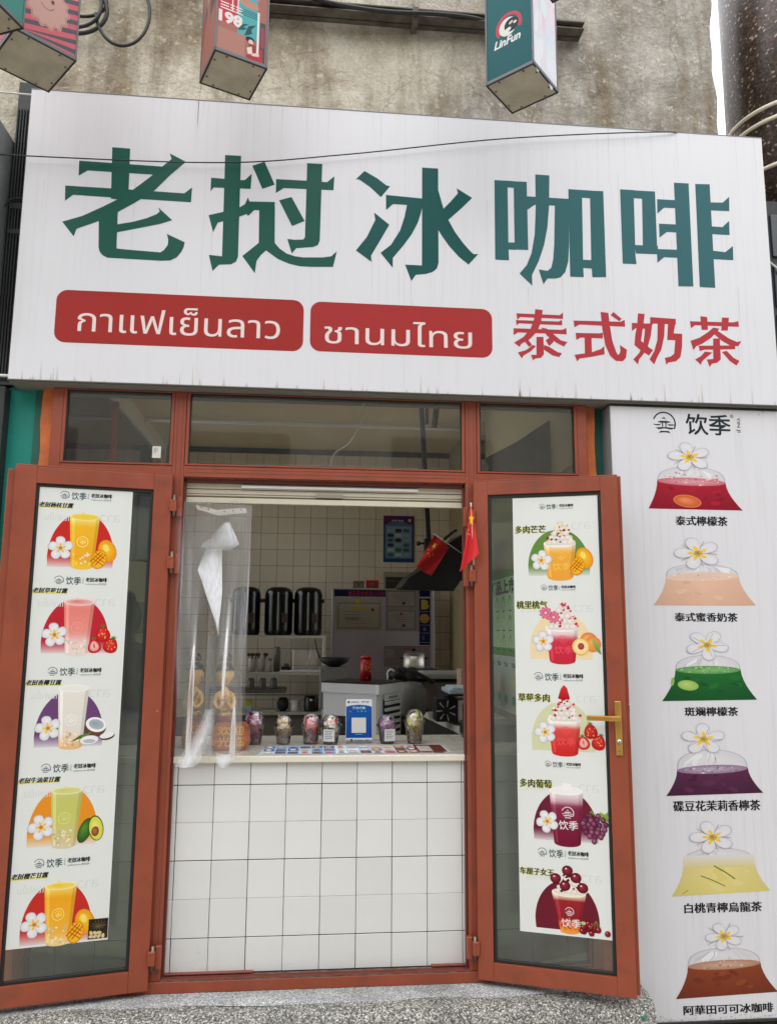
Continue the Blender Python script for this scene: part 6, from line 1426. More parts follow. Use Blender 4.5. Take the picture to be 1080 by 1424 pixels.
t = thing('cardboard_box', (1.53, 1.6, 1.35), 'pinkish cardboard box standing at the back of the work counter', 'box'); q = MB(); q.box(1.49, 1.62, 1.55, 1.7, 1.1005, 1.40, mat('pink_card', (186, 152, 136), .8, var=.08), .003); q.build('carton', t)
t = thing('clear_tumbler', (1.43, 1.08, 1.1), 'tall clear tumbler with pink and green contents at the window edge', 'tumbler')
q = MB(); q.lathe([(.024, 0), (.028, .13)], (1.437, 1.08, 1.1005), CLEAR, 18, cap=False); q.build('glass_wall', t); q = MB(); rr = random.Random(2)
for k in range(22): q.sphere((1.437+rr.uniform(-.017, .017), 1.08+rr.uniform(-.017, .017), 1.105+rr.uniform(0, .11)), .006, rr.choice([mat('bit_pink', (206, 110, 100), .5), mat('bit_green', (60, 110, 50), .5), mat('bit_white', (220, 210, 200), .5)]), 6, 4)
q.build('contents', t, kind='stuff')

# green menu on the right wall seen through the right glass door
t = thing('green_menu', (1.78, 1.7, 1.5), 'green and white drinks menu on the inner right wall', 'menu')
WF = Frame((1.7835, 0, 0), (0, -1, 0), (0, 0, 1))
q = MB(); q.box(1.7815, 1.7845, 1.22, 2.02, 1.50, 2.03, PAPER); q.build('sheet', t)
GF = Frame((1.7812, 2.02, 1.50), (0, -1, 0), (0, 0, 1))
A = Art(GF, PRINTM); A.rrect(0, 0, .8, .53, .02, (104, 164, 86)); A.rrect(.03, .04, .77, .49, .02, (206, 232, 196)); A.text('新品上市', .04, .38, .76, .48, (40, 60, 44), .05)
rr = random.Random(14)
for j in range(3):
    for i in range(4): x = .10+i*.17; y = .33-j*.125; A.ell(x, y, .035, .045, rr.choice([(150, 200, 120), (190, 220, 160), (120, 180, 110)])); A.ell(x, y-.01, .02, .03, (230, 240, 220)); A.rect(x-.04, y-.06, x+.04, y-.052, (60, 80, 60))
A.build('print', t)
t = thing('lower_menu', (1.78, 1.7, 1.2), 'white menu sheet with small drawings below the green menu', 'menu')
q = MB(); q.box(1.7815, 1.7845, 1.22, 2.02, 1.14, 1.488, PAPER); q.build('sheet', t); GF2 = Frame((1.7812, 2.02, 1.14), (0, -1, 0), (0, 0, 1)); A = Art(GF2, PRINTM)
for i in range(4): x = .1+i*.19; A.ell(x, .17, .04, .07, (226, 206, 170), rad=(240, 226, 200)); A.ell(x, .08, .045, .03, (110, 170, 160)); A.text('饮品', x-.05, .28, x+.05, .31, (90, 100, 100), .03)
A.build('print', t)
t = thing('appliance', (1.6, .9, 1.12), 'pale blender with a black base behind the right glass pane', 'appliance')
q = MB(); q.box(1.30, 1.62, .62-.28, .60, 1.1185, 1.20, BLACK, .02); q.build('base', t); q = MB(); q.lathe([(.04, 0), (.05, .03), (.035, .12)], (1.36, .46, 1.2005), mat('blender_grey', (150, 150, 146), .3), 18); q.build('jug', t)
q = MB(); q.tube([(1.37, .36, 1.27), (1.37, .33, 1.27)], .042, mat('dial_grey', (110, 110, 108), .35), 20); q.build('dial', t)
# pale things behind the left pane
t = thing('display_board', (-.5, 1.2, 1.2), 'cream curved display board behind the left glass pane', 'board')
pts = [(-.72, 1.25, 1.12), (-.30, 1.25, 1.12), (-.30, 1.25, 1.98)]+[(-.30-.42*k/8, 1.25, 1.98+.06*math.sin(PI*k/8)) for k in range(1, 8)]+[(-.72, 1.25, 1.98)]
q = MB(); q.prism(pts, (0, .03, 0), mat('board_cream', (206, 198, 168), .6, var=.08)); q.build('board', t); q = MB(); q.box(-.70, -.32, 1.235, 1.249, 1.62, 1.80, mat('board_grey', (150, 148, 138), .6, var=.1), .004); q.build('plate', t)
q = MB(); q.box(-.72, -.30, 1.10, 1.40, .26, 1.118, mat('board_grey', (150, 148, 138), .6)); q.build('base', t)
# ceiling fittings seen through the top panes
t = thing('smoke_alarm', (.2, 1.2, 3.29), 'round white smoke alarm on the ceiling, left in the middle top pane', 'alarm'); q = MB(); q.lathe([(.045, 0), (.07, .03), (.07, .045)], (.18, .95, 3.254), mat('alarm_grey', (130, 126, 112), .5), 20); q.build('shell', t)
t = thing('projector_mount', (1.15, 1.3, 3.0), 'black bracket and fan hanging from the ceiling at the right of the middle top pane', 'bracket')
q = MB(); q.tube([(1.28, 1.6, 3.30), (1.28, 1.6, 3.02)], .012, BLACK, 8); q.tube([(1.36, 1.6, 3.25), (1.33, 1.6, 3.0)], .02, BLACK, 8); q.tube([(1.26, 1.6, 3.22), (1.50, 1.6, 3.19)], .014, BLACK, 8); q.build('bracket', t)
t = thing('stair_soffit', (1.6, 1.2, 2.9), 'dusty grey sloping slab under the ceiling, seen in the right top pane', 'slab')
q = MB(); q.prism([(1.435, .5, 2.44), (1.45, .5, 2.50), (1.43, .5, 2.545), (1.61, .5, 2.645), (1.784, .5, 2.765), (1.784, .5, 2.44)], (0, .14, 0), mat('soffit_dust', (104, 100, 86), .85, var=.2, scale=9, bump=.2)); q.build('soffit', t)
cat_cable([(.76, .0, 2.68), (.752, .02, 2.60), (.70, .03, 2.50), (.63, .02, 2.44), (.615, .0, 2.385), (.612, -.010, 2.368)], .0035, 'cable', 'white wire looping down behind the middle top pane', m=WIREW)
t = thing('ceiling_pipe', (.5, 2.6, 3.2), 'pale pipe running across the ceiling behind the top panes', 'pipe')
q = MB(); q.tube([(-.8, 2.6, 3.262), (1.78, 2.6, 3.262)], .018, WHITEP, 10); q.build('pipe', t)

# ------------------------------------------------------------------ things on the serving counter
ZC = 1.1185
def snack_cup(x, y, h, rt, label, cols, seed, tag_lab=False, sack=False):
    t = thing('snack_cup', (x, y, ZC), label, 'cup', 'domed clear cups of sweets on the serving counter')
    rt *= 1.13; rb = rt*.70; q = MB(); q.lathe([(rb, 0), (rt, h*.62), (rt*1.14, h*.63), (rt*1.14, h*.65), (rt*.98, h*.66)], (x, y, ZC), CLEAR, 26, cap=False); q.build('cup_wall', t)
    q = MB(); q.lathe([(rt*1.0, 0), (rt*1.15, .002), (rt*.95, .006)]+[(rt*.93*math.cos(a)**.8, .006+h*.31*math.sin(a)) for a in [PI/2*k/7 for k in range(1, 7)]]+[(.004, h*.318)], (x, y, ZC+h*.664), CLEAR, 26, cap=False); q.build('dome_lid', t)
    q = MB(); rr = random.Random(seed)
    for k in range(46):
        f = rr.random(); z = ZC+.006+f*h*.86; r = (rb+(rt-rb)*min(1, f*1.3))*.84 if f < .7 else rt*.84*math.sqrt(max(.05, 1-((f-.7)/.34)**2)); a = rr.uniform(0, 2*PI); d = r*(.45+.5*rr.random()); c = Vector((x+d*math.cos(a), y+d*math.sin(a), z))
        s_ = rt*rr.uniform(.30, .50); col = tuple(min(250, v*1.18+14) for v in rr.choice(cols))
        ax = Vector((rr.uniform(-1, 1), rr.uniform(-1, 1), rr.uniform(-1, 1))).normalized(); R = Matrix.Rotation(rr.uniform(0, 3), 3, ax)
        P = [Vector((-1, -.7, 0)), Vector((-.2, -.9, .25)), Vector((1, -.6, -.05)), Vector((.8, .1, .3)), Vector((1, .8, 0)), Vector((.1, .7, -.2)), Vector((-1, .7, .1)), Vector((-.7, 0, .3))]
        v = []
        for p in P:
            w = c+(R @ p)*s_; dd = Vector((w.x-x, w.y-y)); mxr = r*1.02
            if dd.length > mxr: dd = dd.normalized()*mxr; w.x, w.y = x+dd.x, y+dd.y
            w.z = max(ZC+.003, w.z); v.append(w)
        cc = c+(R @ Vector((0, 0, .35)))*s_; v.append(cc); q.add(v, [(i, (i+1) % 8, 8) for i in range(8)], mat('sweet_'+''.join('%02x' % int(i) for i in col), col, .28, var=.12, scale=60))
    core = tuple(sum(c[j] for c in cols)/len(cols) for j in range(3)); q.lathe([(rb*.62, .003), (rt*.62, h*.60), (rt*.42, h*.80), (rt*.1, h*.86)], (x, y, ZC), mat('core_'+''.join('%02x' % int(i) for i in core), core, .5, var=.3, scale=90), 16)
    q.build('wrapped_sweets', t, kind='stuff')
    if tag_lab:
        sx = tag_lab; F = Frame((x+sx*rt*.2, y-rt*1.02, ZC+h*.12), (1, .25*sx, 0), (0, 0, 1)); A = Art(F, h0=0); w_ = rt*1.15; A.rect(-w_/2, 0, w_/2, h*.42, (226, 226, 222))
        for k in range(5): A.rect(-w_*.36, h*(.34-.06*k), w_*(.36-.08*(k % 3)), h*(.36-.06*k), (120, 124, 120))
        A.build('paper_label', t)
    return t
W_, P_, R_, O_, PU, Y_, G_, BR = (246, 242, 238), (186, 104, 160), (228, 52, 60), (232, 158, 84), (134, 76, 124), (232, 212, 120), (184, 194, 110), (160, 110, 84)
snack_cup(.284, .335, .150, .042, 'domed cup of purple wrapped sweets beside the wooden plaque', [P_, P_, (196, 130, 180), W_, W_, O_, (150, 76, 120)], 1)
snack_cup(.421, .335, .128, .038, 'domed cup of white and cream wrapped sweets, second from the left', [W_, W_, (222, 206, 180), (206, 170, 120), O_, (226, 220, 220)], 2)
snack_cup(.548, .335, .138, .040, 'domed cup of red wrapped sweets left of another cup', [R_, (232, 100, 104), W_, W_, W_, R_, (240, 170, 170)], 3)
snack_cup(.641, .330, .130, .041, 'domed cup of tan sweets with a white label left of the blue stand', [W_, W_, W_, (226, 200, 160), BR, (232, 214, 186), R_], 4, -1)
snack_cup(.906, .330, .130, .040, 'domed cup of dark purple sweets right of the blue stand', [PU, (96, 50, 90), (170, 120, 160), W_, (160, 140, 170)], 5, 1)
snack_cup(1.036, .320, .158, .041, 'tall domed cup of yellow sweets nearest the right mullion', [Y_, (230, 224, 180), G_, W_, W_, (226, 190, 100), (236, 228, 206)], 6)
# blue payment stand, its code left out
t = thing('payment_stand', (.775, .33, ZC), 'blue and white acrylic payment stand on the serving counter', 'sign stand')
tl = math.radians(9); F = Frame((.775-.063, .345, ZC+.001), (1, 0, 0), (0, math.sin(tl), math.cos(tl)))
q = MB(); q.box(0, .126, 0, .200, -.004, 0, mat('stand_white', (222, 224, 228), .2), .0015); q.v = [tuple(F.P(*v)) for v in q.v]; q.build('plate', t)
q = MB(); q.box(.002, .124, .0, .012, -.035, .018, CLEAR, .002); q.v = [tuple(F.P(*v)) for v in q.v]; q.build('foot', t)
A = Art(F, h0=.0002); A.poly([(.002, .022), (.124, .022), (.124, .166), (.10, .172), (.063, .175), (.026, .172), (.002, .166)], (26, 80, 160), (30, 96, 176)); A.rrect(.028, .045, .096, .115, .003, (226, 226, 222))
A.text('聚合收款', .032, .154, .094, .166, (190, 222, 244), .03)
for k, c in enumerate(((206, 110, 110), (30, 60, 110), (70, 180, 190), (120, 200, 220), (90, 190, 200))): A.ell(.022+.018*k, .144, .004, .003, c, n=8)
A.rect(.045, .037, .08, .040, (90, 190, 220)); A.ell(.013, .187, .005, .006, (50, 54, 60), n=10); A.text('LAKALA', .024, .183, .062, .192, (70, 74, 90), .02); A.text('收款码', .075, .183, .112, .192, (40, 56, 110), .04)
A.rect(.022, .005, .034, .017, (60, 64, 66)); A.text('云闪付', .040, .007, .080, .015, (90, 110, 150), .02); A.ell(.102, .011, .012, .006, (196, 190, 200), n=12); A.build('print', t)

# praying figurines with a welcome plaque each
SKIN = mat('figure_skin', (214, 172, 108), .3, var=.06, scale=20); GOLDP = mat('figure_gold', (222, 180, 90), .25, metal=.4, var=.35, scale=120, c2=(130, 90, 40)); HAIR = mat('figure_hair', (20, 18, 18), .2); MAROON = mat('figure_maroon', (120, 44, 48), .4, var=.2, scale=60); WOODP = mat('plaque_wood', (168, 104, 72), .4, var=.25, scale=10, stretch=(1, 1, 5), c2=(120, 66, 44))
def skinmesh(name, chain_pts, edges, radii, m, parent, sub=2):
    me = D.meshes.new('t'); off = ORG[parent.name]; me.from_pydata([tuple(Vector(p)-off) for p in chain_pts], edges, []); o = D.objects.new('t', me); COL.objects.link(o)
    sk = o.modifiers.new('s', 'SKIN'); sv = me.skin_vertices[0].data
    for i, r in enumerate(radii): sv[i].radius = (r, r) if not isinstance(r, tuple) else r
    sv[0].use_root = True; ss = o.modifiers.new('u', 'SUBSURF'); ss.levels = sub; ss.render_levels = sub
    bpy.context.view_layer.update(); me2 = D.meshes.new_from_object(o.evaluated_get(bpy.context.evaluated_depsgraph_get())); D.objects.remove(o); D.meshes.remove(me)
    me2.materials.clear(); me2.materials.append(m)
    for p in me2.polygons: p.use_smooth = True; p.material_index = 0
    o = D.objects.new(name, me2); COL.objects.link(o); o.parent = parent; return o
def figurine(x, y, turn, label, k=.72, kh=1.40):
    """half-life praying lady figurine; local x right, y toward the viewer is negative"""
    t = thing('praying_figurine', (x, y, ZC), label, 'figurine', 'golden praying figurines at the left of the counter')
    T = Matrix.Translation((x, y, ZC)) @ Matrix.Rotation(turn, 4, 'Z')
    def W(p): return T @ Vector((p[0]*k, p[1]*k, p[2]*k))
    q = MB(); q.lathe([(.066*k, 0), (.070*k, .01*k), (.060*k, .06*k), (.052*k, .14*k), (.050*k, .19*k), (.042*k, .205*k)], (0, 0, 0), MAROON, 28, T=T, sy=.8); q.build('skirt', t)
    q = MB(); q.lathe([(.0445*k, .0), (.047*k, .004*k), (.047*k, .022*k), (.044*k, .026*k)], (0, 0, .188*k), GOLDP, 28, T=T, sy=.82); q.build('belt', t)
    skinmesh('torso', [W(p) for p in ((0, 0, .20), (0, 0, .24), (0, 0, .29), (0, .002, .325), (0, 0, .355), (0, -.002, .38), (-.046, .0, .318), (.046, 0, .318), (-.062, -.008, .27), (.062, -.008, .27), (-.040, -.045, .238), (.040, -.045, .238), (-.010, -.060, .285), (.010, -.060, .285))],
      [(0, 1), (1, 2), (2, 3), (3, 4), (4, 5), (3, 6), (3, 7), (6, 8), (7, 9), (8, 10), (9, 11), (10, 12), (11, 13)], [.038*k, .033*k, .038*k, .030*k, .019*k, .019*k, .019*k, .019*k, .016*k, .016*k, .013*k, .013*k, .010*k, .010*k], SKIN, t)
    q = MB(); q.lathe([(.041*k, .205*k), (.038*k, .24*k), (.044*k, .285*k), (.043*k, .30*k), (.036*k, .312*k)], (0, 0, 0), GOLDP, 26, T=T, sy=.86); q.build('bodice', t)
    q = MB()
    q.prism([W((-.046, -.026, .245)), W((-.030, -.046, .245)), W((.044, -.030, .325)), W((.034, -.016, .338))], (T.to_3x3() @ Vector((0, -.005*k, .002*k))), GOLDP); q.build('sash', t)
    q = MB()   # palms with separate fingers pressed together
    for s_ in (-1, 1):
        q.box(-.0045, .0045, -.010, .010, 0, .026, SKIN, .003, T @ Matrix.Translation((s_*.0048*k, -.062*k, .282*k)) @ Matrix.Scale(k, 4))
        for j, (dy, ln) in enumerate(((-.0078, .022), (-.0028, .026), (.0024, .025), (.0072, .019))): q.tube([W((s_*.0042, -.062+dy, .307)), W((s_*.0036, -.062+dy*.9, .307+ln*.6)), W((s_*.0026, -.062+dy*.8, .307+ln))], .0026*k, SKIN, 7)
        q.tube([W((s_*.006, -.071, .289)), W((s_*.004, -.077, .300)), W((s_*.003, -.076, .310))], .0028*k, SKIN, 7)
    q.build('hand', t, kind='stuff')
    # head
    TH = T @ Matrix.Translation((0, -.004, .322)) @ Matrix.Rotation(math.radians(6), 4, 'X') @ Matrix.Scale(kh, 4)
    me = bmesh.new(); bmesh.ops.create_uvsphere(me, u_segments=28, v_segments=20, radius=1)
    for v in me.verts:
        c = v.co; z = c.z; taper = 1-.24*max(0, -z)**1.3
        c.x *= .0275*taper; c.y *= .031*(1-.10*max(0, -z)); c.z *= .038
        if c.y < 0:
            g = math.exp(-(c.x/.0042)**2); c.y -= .0055*g*math.exp(-((c.z+.004)/.0075)**2)+.0020*math.exp(-(c.x/.008)**2)*math.exp(-((c.z+.0175)/.004)**2)+.002*math.exp(-(c.x/.009)**2)*math.exp(-((c.z+.029)/.006)**2)
            for s_ in (-1, 1): c.y += .0022*math.exp(-((c.x-s_*.0105)/.005)**2)*math.exp(-((c.z-.004)/.0045)**2)
    me.verts.index_update(); q = MB(); q.add([TH @ v.co for v in me.verts], [[v.index for v in f.verts] for f in me.faces], SKIN, True); me.free(); head = q.build('head', t)
    q = MB()
    for s_ in (-1, 1): q.sphere((0, 0, 0), .0001, BLACK, 4, 3)
    FH = Frame(TH @ Vector((0, -.0318, 0)), T.to_3x3() @ Vector((1, 0, 0)), T.to_3x3() @ Vector((0, 0, 1))); A = Art(FH, PRINTM, h0=.0005*kh)
    for s_ in (-1, 1):
        A.ell(s_*.0098*kh, .0045*kh, .0050*kh, .0021*kh, (236, 226, 214), n=14); A.ell(s_*.0098*kh, .0045*kh, .0021*kh, .0021*kh, (24, 18, 16), n=10); A.arc(s_*.0098*kh, .0035*kh, .0054*kh, math.radians(25), math.radians(155), .0010*kh, (24, 18, 16), 10, ry=.0034*kh); A.arc(s_*.0100*kh, .0075*kh, .0070*kh, math.radians(30), math.radians(150), .0009*kh, (50, 34, 26), 10, ry=.0052*kh)
    A.v = [tuple(Vector(v)+(T.to_3x3() @ Vector((0, 1, 0)))*(.0035*kh+abs((T.inverted() @ Vector(v)).x/kh)**2*13*kh)) for v in A.v]; A.build('eye', head, kind='stuff')
    A = Art(FH, PRINTM, h0=.0014*kh); A.poly([(-.0062*kh, -.0172*kh), (-.002*kh, -.0150*kh), (0, -.0158*kh), (.002*kh, -.0150*kh), (.0062*kh, -.0172*kh), (0, -.0208*kh)], (176, 44, 44)); A.v = [tuple(Vector(v)+(T.to_3x3() @ Vector((0, 1, 0)))*(.0008*kh)) for v in A.v]; A.build('lips', head)
    q = MB()
    for s_ in (-1, 1): q.sphere(tuple(TH @ Vector((s_*.0272, .002, .0))), .0062*kh, SKIN, 10, 6, (.5, .8, 1.2))
    q.build('ear', head, kind='stuff')
    q = MB()
    for s_ in (-1, 1):
        q.sphere(tuple(TH @ Vector((s_*.0285, -.001, -.012))), .0040*kh, GOLD, 8, 6); q.tube([TH @ Vector((s_*.0285, -.001, -.014)), TH @ Vector((s_*.0285, -.001, -.026))], .0016*kh, GOLD, 6)
    q.build('earring', head, kind='stuff')
    q = MB(); me = bmesh.new(); bmesh.ops.create_uvsphere(me, u_segments=28, v_segments=18, radius=1)
    vs = []
    for v in me.verts:
        c = v.co.copy(); c.x *= .0305; c.y *= .0345; c.z *= .042
        line = .018-.45*max(0, c.y+.01); 
        if c.z < line-.0: c.z = line+(c.z-line)*.02; c.x *= .985; c.y *= .985
        c.y += .002; vs.append(TH @ c)
    me.verts.index_update(); q.add(vs, [[v.index for v in f.verts] for f in me.faces], HAIR, True); me.free()
    q.lathe([(.017, .036), (.020, .046), (.0175, .060), (.009, .070), (.001, .072)], (0, .004, 0), HAIR, 20, T=TH); q.build('hair', t)
    q = MB(); q.lathe([(.0185, .040), (.0198, .043), (.0185, .046)], (0, .004, 0), GOLDP, 20, T=TH); q.lathe([(.0335, -.002), (.0345, .001), (.0335, .004)], (0, .0, .020), GOLDP, 24, T=TH, sy=1.08) if False else None; q.build('hair_ring', t)
    q = MB(); q.lathe([(.018*k, .345*k), (.021*k, .343*k), (.024*k, .335*k), (.022*k, .333*k)], (0, 0, 0), GOLDP, 20, T=T); q.build('necklace', t)
    return t
figurine(.152, .245, math.radians(14), 'golden praying lady figurine nearest the snack cups, behind a wooden plaque')
figurine(.010, .300, math.radians(-22), 'golden praying lady figurine behind the clear film, next to the frame')
def plaque(px, y, w_, h_, turn, label):
    t = thing('welcome_plaque', (px, y, ZC), label, 'plaque', 'wooden welcome plaques in front of the figurines')
    T = Matrix.Translation((px, y, ZC+.0008)) @ Matrix.Rotation(turn, 4, 'Z') @ Matrix.Rotation(math.radians(-10), 4, 'X')
    def out(s_): 
        a, b = w_/2*s_, h_/2*s_; c = .018*s_; return [(-a+c, -b), (a-c, -b), (a-c*.6, -b+c*.9), (a, -b+c*1.6), (a, b-c*1.6), (a-c*.6, b-c*.9), (a-c, b), (-a+c, b), (-a+c*.6, b-c*.9), (-a, b-c*1.6), (-a, -b+c*1.6), (-a+c*.6, -b+c*.9)]
    q = MB(); q.prism([T @ Vector((a, 0, b+h_/2)) for a, b in out(1)], T.to_3x3() @ Vector((0, .014, 0)), WOODP); q.build('board', t)
    R3 = T.to_3x3(); F = Frame(T @ Vector((0, 0, h_/2)), R3 @ Vector((1, 0, 0)), R3 @ Vector((0, 0, 1))); A = Art(F, h0=.0004); o = out(.9); A.line(o+[o[0]], .0016, (110, 56, 36))
    A.text('欢迎', -w_*.36, .004, w_*.34, h_*.36, (222, 176, 70), .004); A.text('光临', -w_*.36, -h_*.36, w_*.34, -.003, (222, 176, 70), .004); A.build('gold_lettering', t)
plaque(.200, .135, .165, .120, math.radians(8), 'wooden welcome plaque with gold characters in front of the nearer figurine')
plaque(.025, .200, .110, .120, math.radians(-14), 'wooden welcome plaque behind the clear film at the frame')
# golden hanging ornament behind the film
t = thing('gold_ornament', (.06, .42, 1.75), 'string of golden leaf tinsel hanging above the figurines', 'ornament'); q = MB(); rr = random.Random(20)
q.tube([(.075, .40, 2.19), (.062, .40, 1.62)], .0015, GOLD, 5)
for k in range(70):
    z = 1.62+.26*rr.random(); a = rr.uniform(0, 6.3); c = Vector((.066+.016*math.cos(a), .40+.016*math.sin(a), z)); d = Vector((rr.uniform(-1, 1), rr.uniform(-1, 1), rr.uniform(-1, .3))).normalized()*.013; e = d.cross(Vector((0, 0, 1))).normalized()*.005
    q.prism([c-d, c+e, c+d, c-e], (0, .0006, 0), GOLD)
q.build('tinsel', t, kind='stuff')
# dark carved figure behind the left side pane
t = thing('dark_figure', (-.36, .45, ZC), 'dark silhouetted figure standing inside the left glass pane', 'figurine')
q = MB(); q.lathe([(.16, 0), (.155, .05), (.125, .14), (.085, .24), (.070, .31), (.078, .36), (.095, .42), (.085, .45), (.04, .47), (.035, .50), (.058, .54), (.066, .59), (.055, .63), (.035, .66), (.025, .69), (.005, .71)], (-.335, .42, ZC), mat('dark_figure_paint', (40, 44, 40), .35, var=.2), 30, sy=.6); q.build('body', t)

# ------------------------------------------------------------------ clear film curtain at the left of the opening
FF2 = Frame((0, -.062, 0), (1, 0, 0), (0, 0, 1))
t = thing('film_curtain', (.1, -.03, 1.07), 'clear plastic film curtain hanging in folds at the left of the opening', 'plastic curtain')
fl = [FF2.at(*p) for p in ((256, 697), (252, 800), (247, 950), (242, 1068))]; fr2 = [FF2.at(*p) for p in ((351, 703), (346, 800), (338, 930), (336, 1046))]
q = MB(); vs = []; fs = []; NU, NV = 90, 60
for j in range(NV+1):
    v = j/NV; a = lerp_poly(fl, v); b = lerp_poly(fr2, v)
    for i in range(NU+1):
        u = i/NU; x = a[0]+(b[0]-a[0])*u; z = a[1]+(b[1]-a[1])*u+(.012*math.sin(u*21)*v if j == NV else 0)
        if u > .42 and v > .80: z += 0
        amp = .004+.010*v; y = -.062+amp*1.1*(math.sin(u*11+1.2*math.sin(v*3.1))+.35*math.sin(u*27+v*5))+.004*math.sin(v*9+u*4)*(1-v)
        y = max(-.092, min(-.030, y))
        vs.append((x, y, z))
for j in range(NV):
    for i in range(NU): a = j*(NU+1)+i; fs.append((a, a+1, a+NU+2, a+NU+1))
q.add(vs, fs, FILM, True); q.build('sheet', t)
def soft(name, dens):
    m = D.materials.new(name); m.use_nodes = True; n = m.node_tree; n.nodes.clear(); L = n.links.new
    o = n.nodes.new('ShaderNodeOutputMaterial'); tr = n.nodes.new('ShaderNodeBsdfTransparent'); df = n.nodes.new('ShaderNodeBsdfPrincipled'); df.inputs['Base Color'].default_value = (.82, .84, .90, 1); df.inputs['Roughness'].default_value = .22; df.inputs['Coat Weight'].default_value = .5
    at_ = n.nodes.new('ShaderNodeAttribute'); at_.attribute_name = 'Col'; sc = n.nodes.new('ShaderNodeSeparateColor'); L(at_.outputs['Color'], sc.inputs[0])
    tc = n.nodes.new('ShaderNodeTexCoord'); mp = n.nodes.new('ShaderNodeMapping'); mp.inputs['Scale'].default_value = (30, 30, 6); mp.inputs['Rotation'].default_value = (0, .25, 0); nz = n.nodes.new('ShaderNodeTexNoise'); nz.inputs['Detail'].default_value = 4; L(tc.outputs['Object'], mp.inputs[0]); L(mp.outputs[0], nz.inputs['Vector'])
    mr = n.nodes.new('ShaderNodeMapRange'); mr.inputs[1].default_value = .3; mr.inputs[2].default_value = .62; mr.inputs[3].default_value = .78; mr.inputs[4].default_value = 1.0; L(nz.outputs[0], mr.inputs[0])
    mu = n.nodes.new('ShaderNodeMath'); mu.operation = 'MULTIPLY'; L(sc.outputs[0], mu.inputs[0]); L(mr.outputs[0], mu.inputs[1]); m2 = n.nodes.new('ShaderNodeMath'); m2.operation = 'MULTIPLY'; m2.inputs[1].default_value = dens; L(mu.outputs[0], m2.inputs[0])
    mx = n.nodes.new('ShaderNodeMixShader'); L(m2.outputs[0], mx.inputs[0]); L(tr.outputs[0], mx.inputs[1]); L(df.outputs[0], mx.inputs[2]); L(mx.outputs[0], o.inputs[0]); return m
SOFT = soft('film_fold_highlight', 1.0)  # highlights of the film folds, painted as a pale see-through colour
FF3 = Frame((0, -.094, 0), (1, 0, 0), (0, 0, 1)); q = MB()
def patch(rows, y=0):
    """rows of (left px, left alpha, mid px, mid alpha, right px, right alpha, py): a highlight painted on the folds of the film, curved in depth"""
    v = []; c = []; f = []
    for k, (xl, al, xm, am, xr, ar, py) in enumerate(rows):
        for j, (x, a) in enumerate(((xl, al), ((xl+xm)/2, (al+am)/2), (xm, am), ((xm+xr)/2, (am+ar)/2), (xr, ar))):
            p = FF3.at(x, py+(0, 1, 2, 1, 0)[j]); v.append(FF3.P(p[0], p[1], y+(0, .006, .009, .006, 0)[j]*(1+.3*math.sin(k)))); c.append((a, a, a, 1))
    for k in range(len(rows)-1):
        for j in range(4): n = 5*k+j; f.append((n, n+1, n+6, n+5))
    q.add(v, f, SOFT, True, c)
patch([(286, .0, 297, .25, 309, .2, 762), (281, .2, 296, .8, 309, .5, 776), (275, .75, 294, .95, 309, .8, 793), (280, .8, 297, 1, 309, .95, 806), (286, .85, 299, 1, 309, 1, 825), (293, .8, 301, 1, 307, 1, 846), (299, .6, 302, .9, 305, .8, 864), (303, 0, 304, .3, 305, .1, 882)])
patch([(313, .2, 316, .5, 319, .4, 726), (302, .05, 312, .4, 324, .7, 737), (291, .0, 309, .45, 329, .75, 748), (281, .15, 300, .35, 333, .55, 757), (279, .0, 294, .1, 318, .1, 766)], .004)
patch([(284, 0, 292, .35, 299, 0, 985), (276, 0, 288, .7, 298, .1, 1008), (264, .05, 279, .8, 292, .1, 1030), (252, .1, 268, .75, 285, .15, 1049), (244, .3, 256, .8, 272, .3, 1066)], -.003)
patch([(300, .1, 314, .5, 336, .2, 1047), (300, .4, 312, .8, 326, .4, 1056), (302, .2, 310, .5, 318, .2, 1066)], -.003)
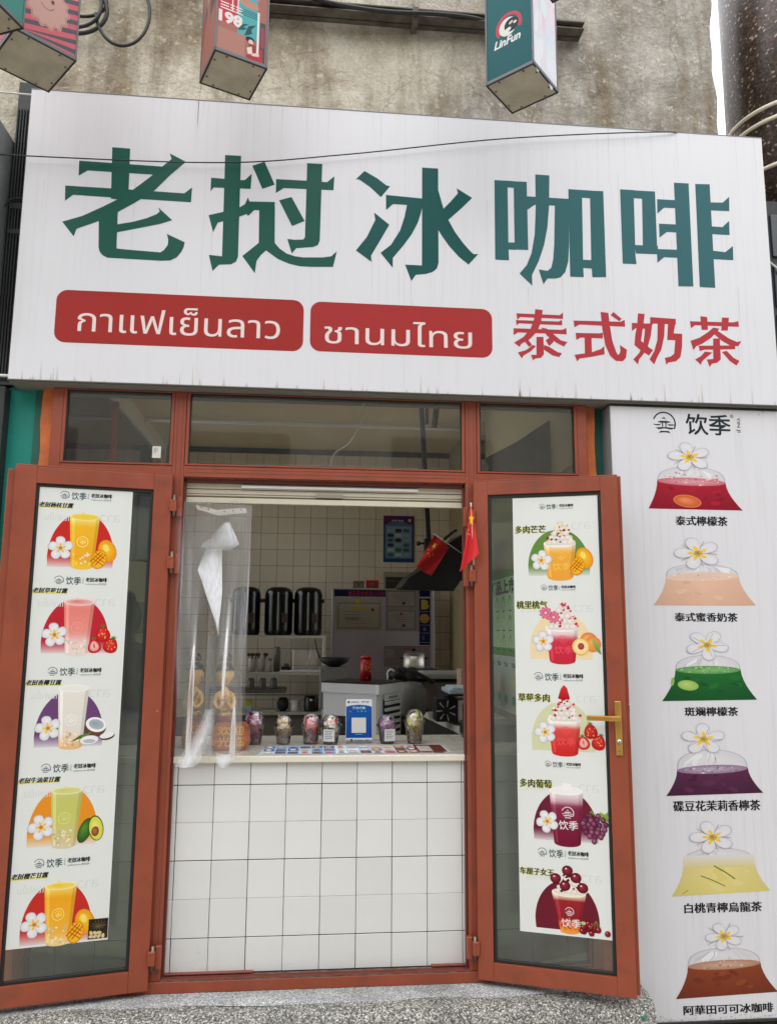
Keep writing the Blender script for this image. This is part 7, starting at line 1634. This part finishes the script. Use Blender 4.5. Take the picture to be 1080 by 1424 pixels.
for (xa, xb, w_, al) in ((251, 247, 7, .20), (262, 268, 5, .12), (278, 262, 6, .10), (322, 302, 8, .18), (330, 312, 5, .14), (341, 334, 8, .22), (296, 290, 5, .10), (268, 255, 9, .10), (349, 336, 1.6, .55), (256, 243, 1.4, .45), (334, 318, 1.2, .3)):
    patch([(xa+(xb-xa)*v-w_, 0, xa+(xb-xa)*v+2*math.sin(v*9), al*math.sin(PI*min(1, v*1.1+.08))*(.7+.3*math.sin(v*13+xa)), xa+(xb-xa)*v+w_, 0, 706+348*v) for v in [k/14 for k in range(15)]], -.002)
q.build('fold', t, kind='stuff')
q = MB(); a, b = FF3.at(315, 732); c_, d = FF3.at(328, 757); 
q.prism([FF3.P(*FF3.at(314, 728), .008), FF3.P(*FF3.at(320, 727), .008), FF3.P(*FF3.at(328, 757), .008), FF3.P(*FF3.at(321, 759), .008)], (0, .003, 0), mat('clip_strip', (206, 208, 210), .25, metal=.4)); q.build('clip', t)
q = MB()
for p in ((318, 740), (322, 751)): q.tube([FF3.P(*FF3.at(*p), .0095), FF3.P(*FF3.at(*p), .008)], .0025, BLACK, 8)
q.build('screw', t, kind='stuff')
br_ = thing('film_bracket', (.15, -.01, 2.17), 'perforated steel bracket holding the clear film at the top', 'bracket')
FB = Frame((0, -.012, 0), (1, 0, 0), (0, 0, 1)); q = MB()
pp = [FB.at(*p) for p in ((272, 702), (302, 709), (341, 706), (344, 713), (304, 717), (274, 708))]
q.prism([FB.P(*p, 0) for p in pp], (0, .003, 0), STEEL); q.build('strip', br_)
q = MB()
for p in ((280, 705), (290, 708), (312, 711), (324, 710), (335, 709)): q.tube([FB.P(*FB.at(*p), .0012), FB.P(*FB.at(*p), -.0)], .003, BLACK, 8)
q.build('hole', br_, kind='stuff')
for cx in (286, 328):
    q = MB()
    for dx in (-5, 1, 7): c = FB.at(cx+dx, 700); q.tube([FB.P(c[0]+.010*math.cos(a), c[1]+.010*math.sin(a), .002) for a in [PI*1.2*i/12 for i in range(13)]], .0016, STEEL, 6)
    q.build('hook', br_, kind='stuff')
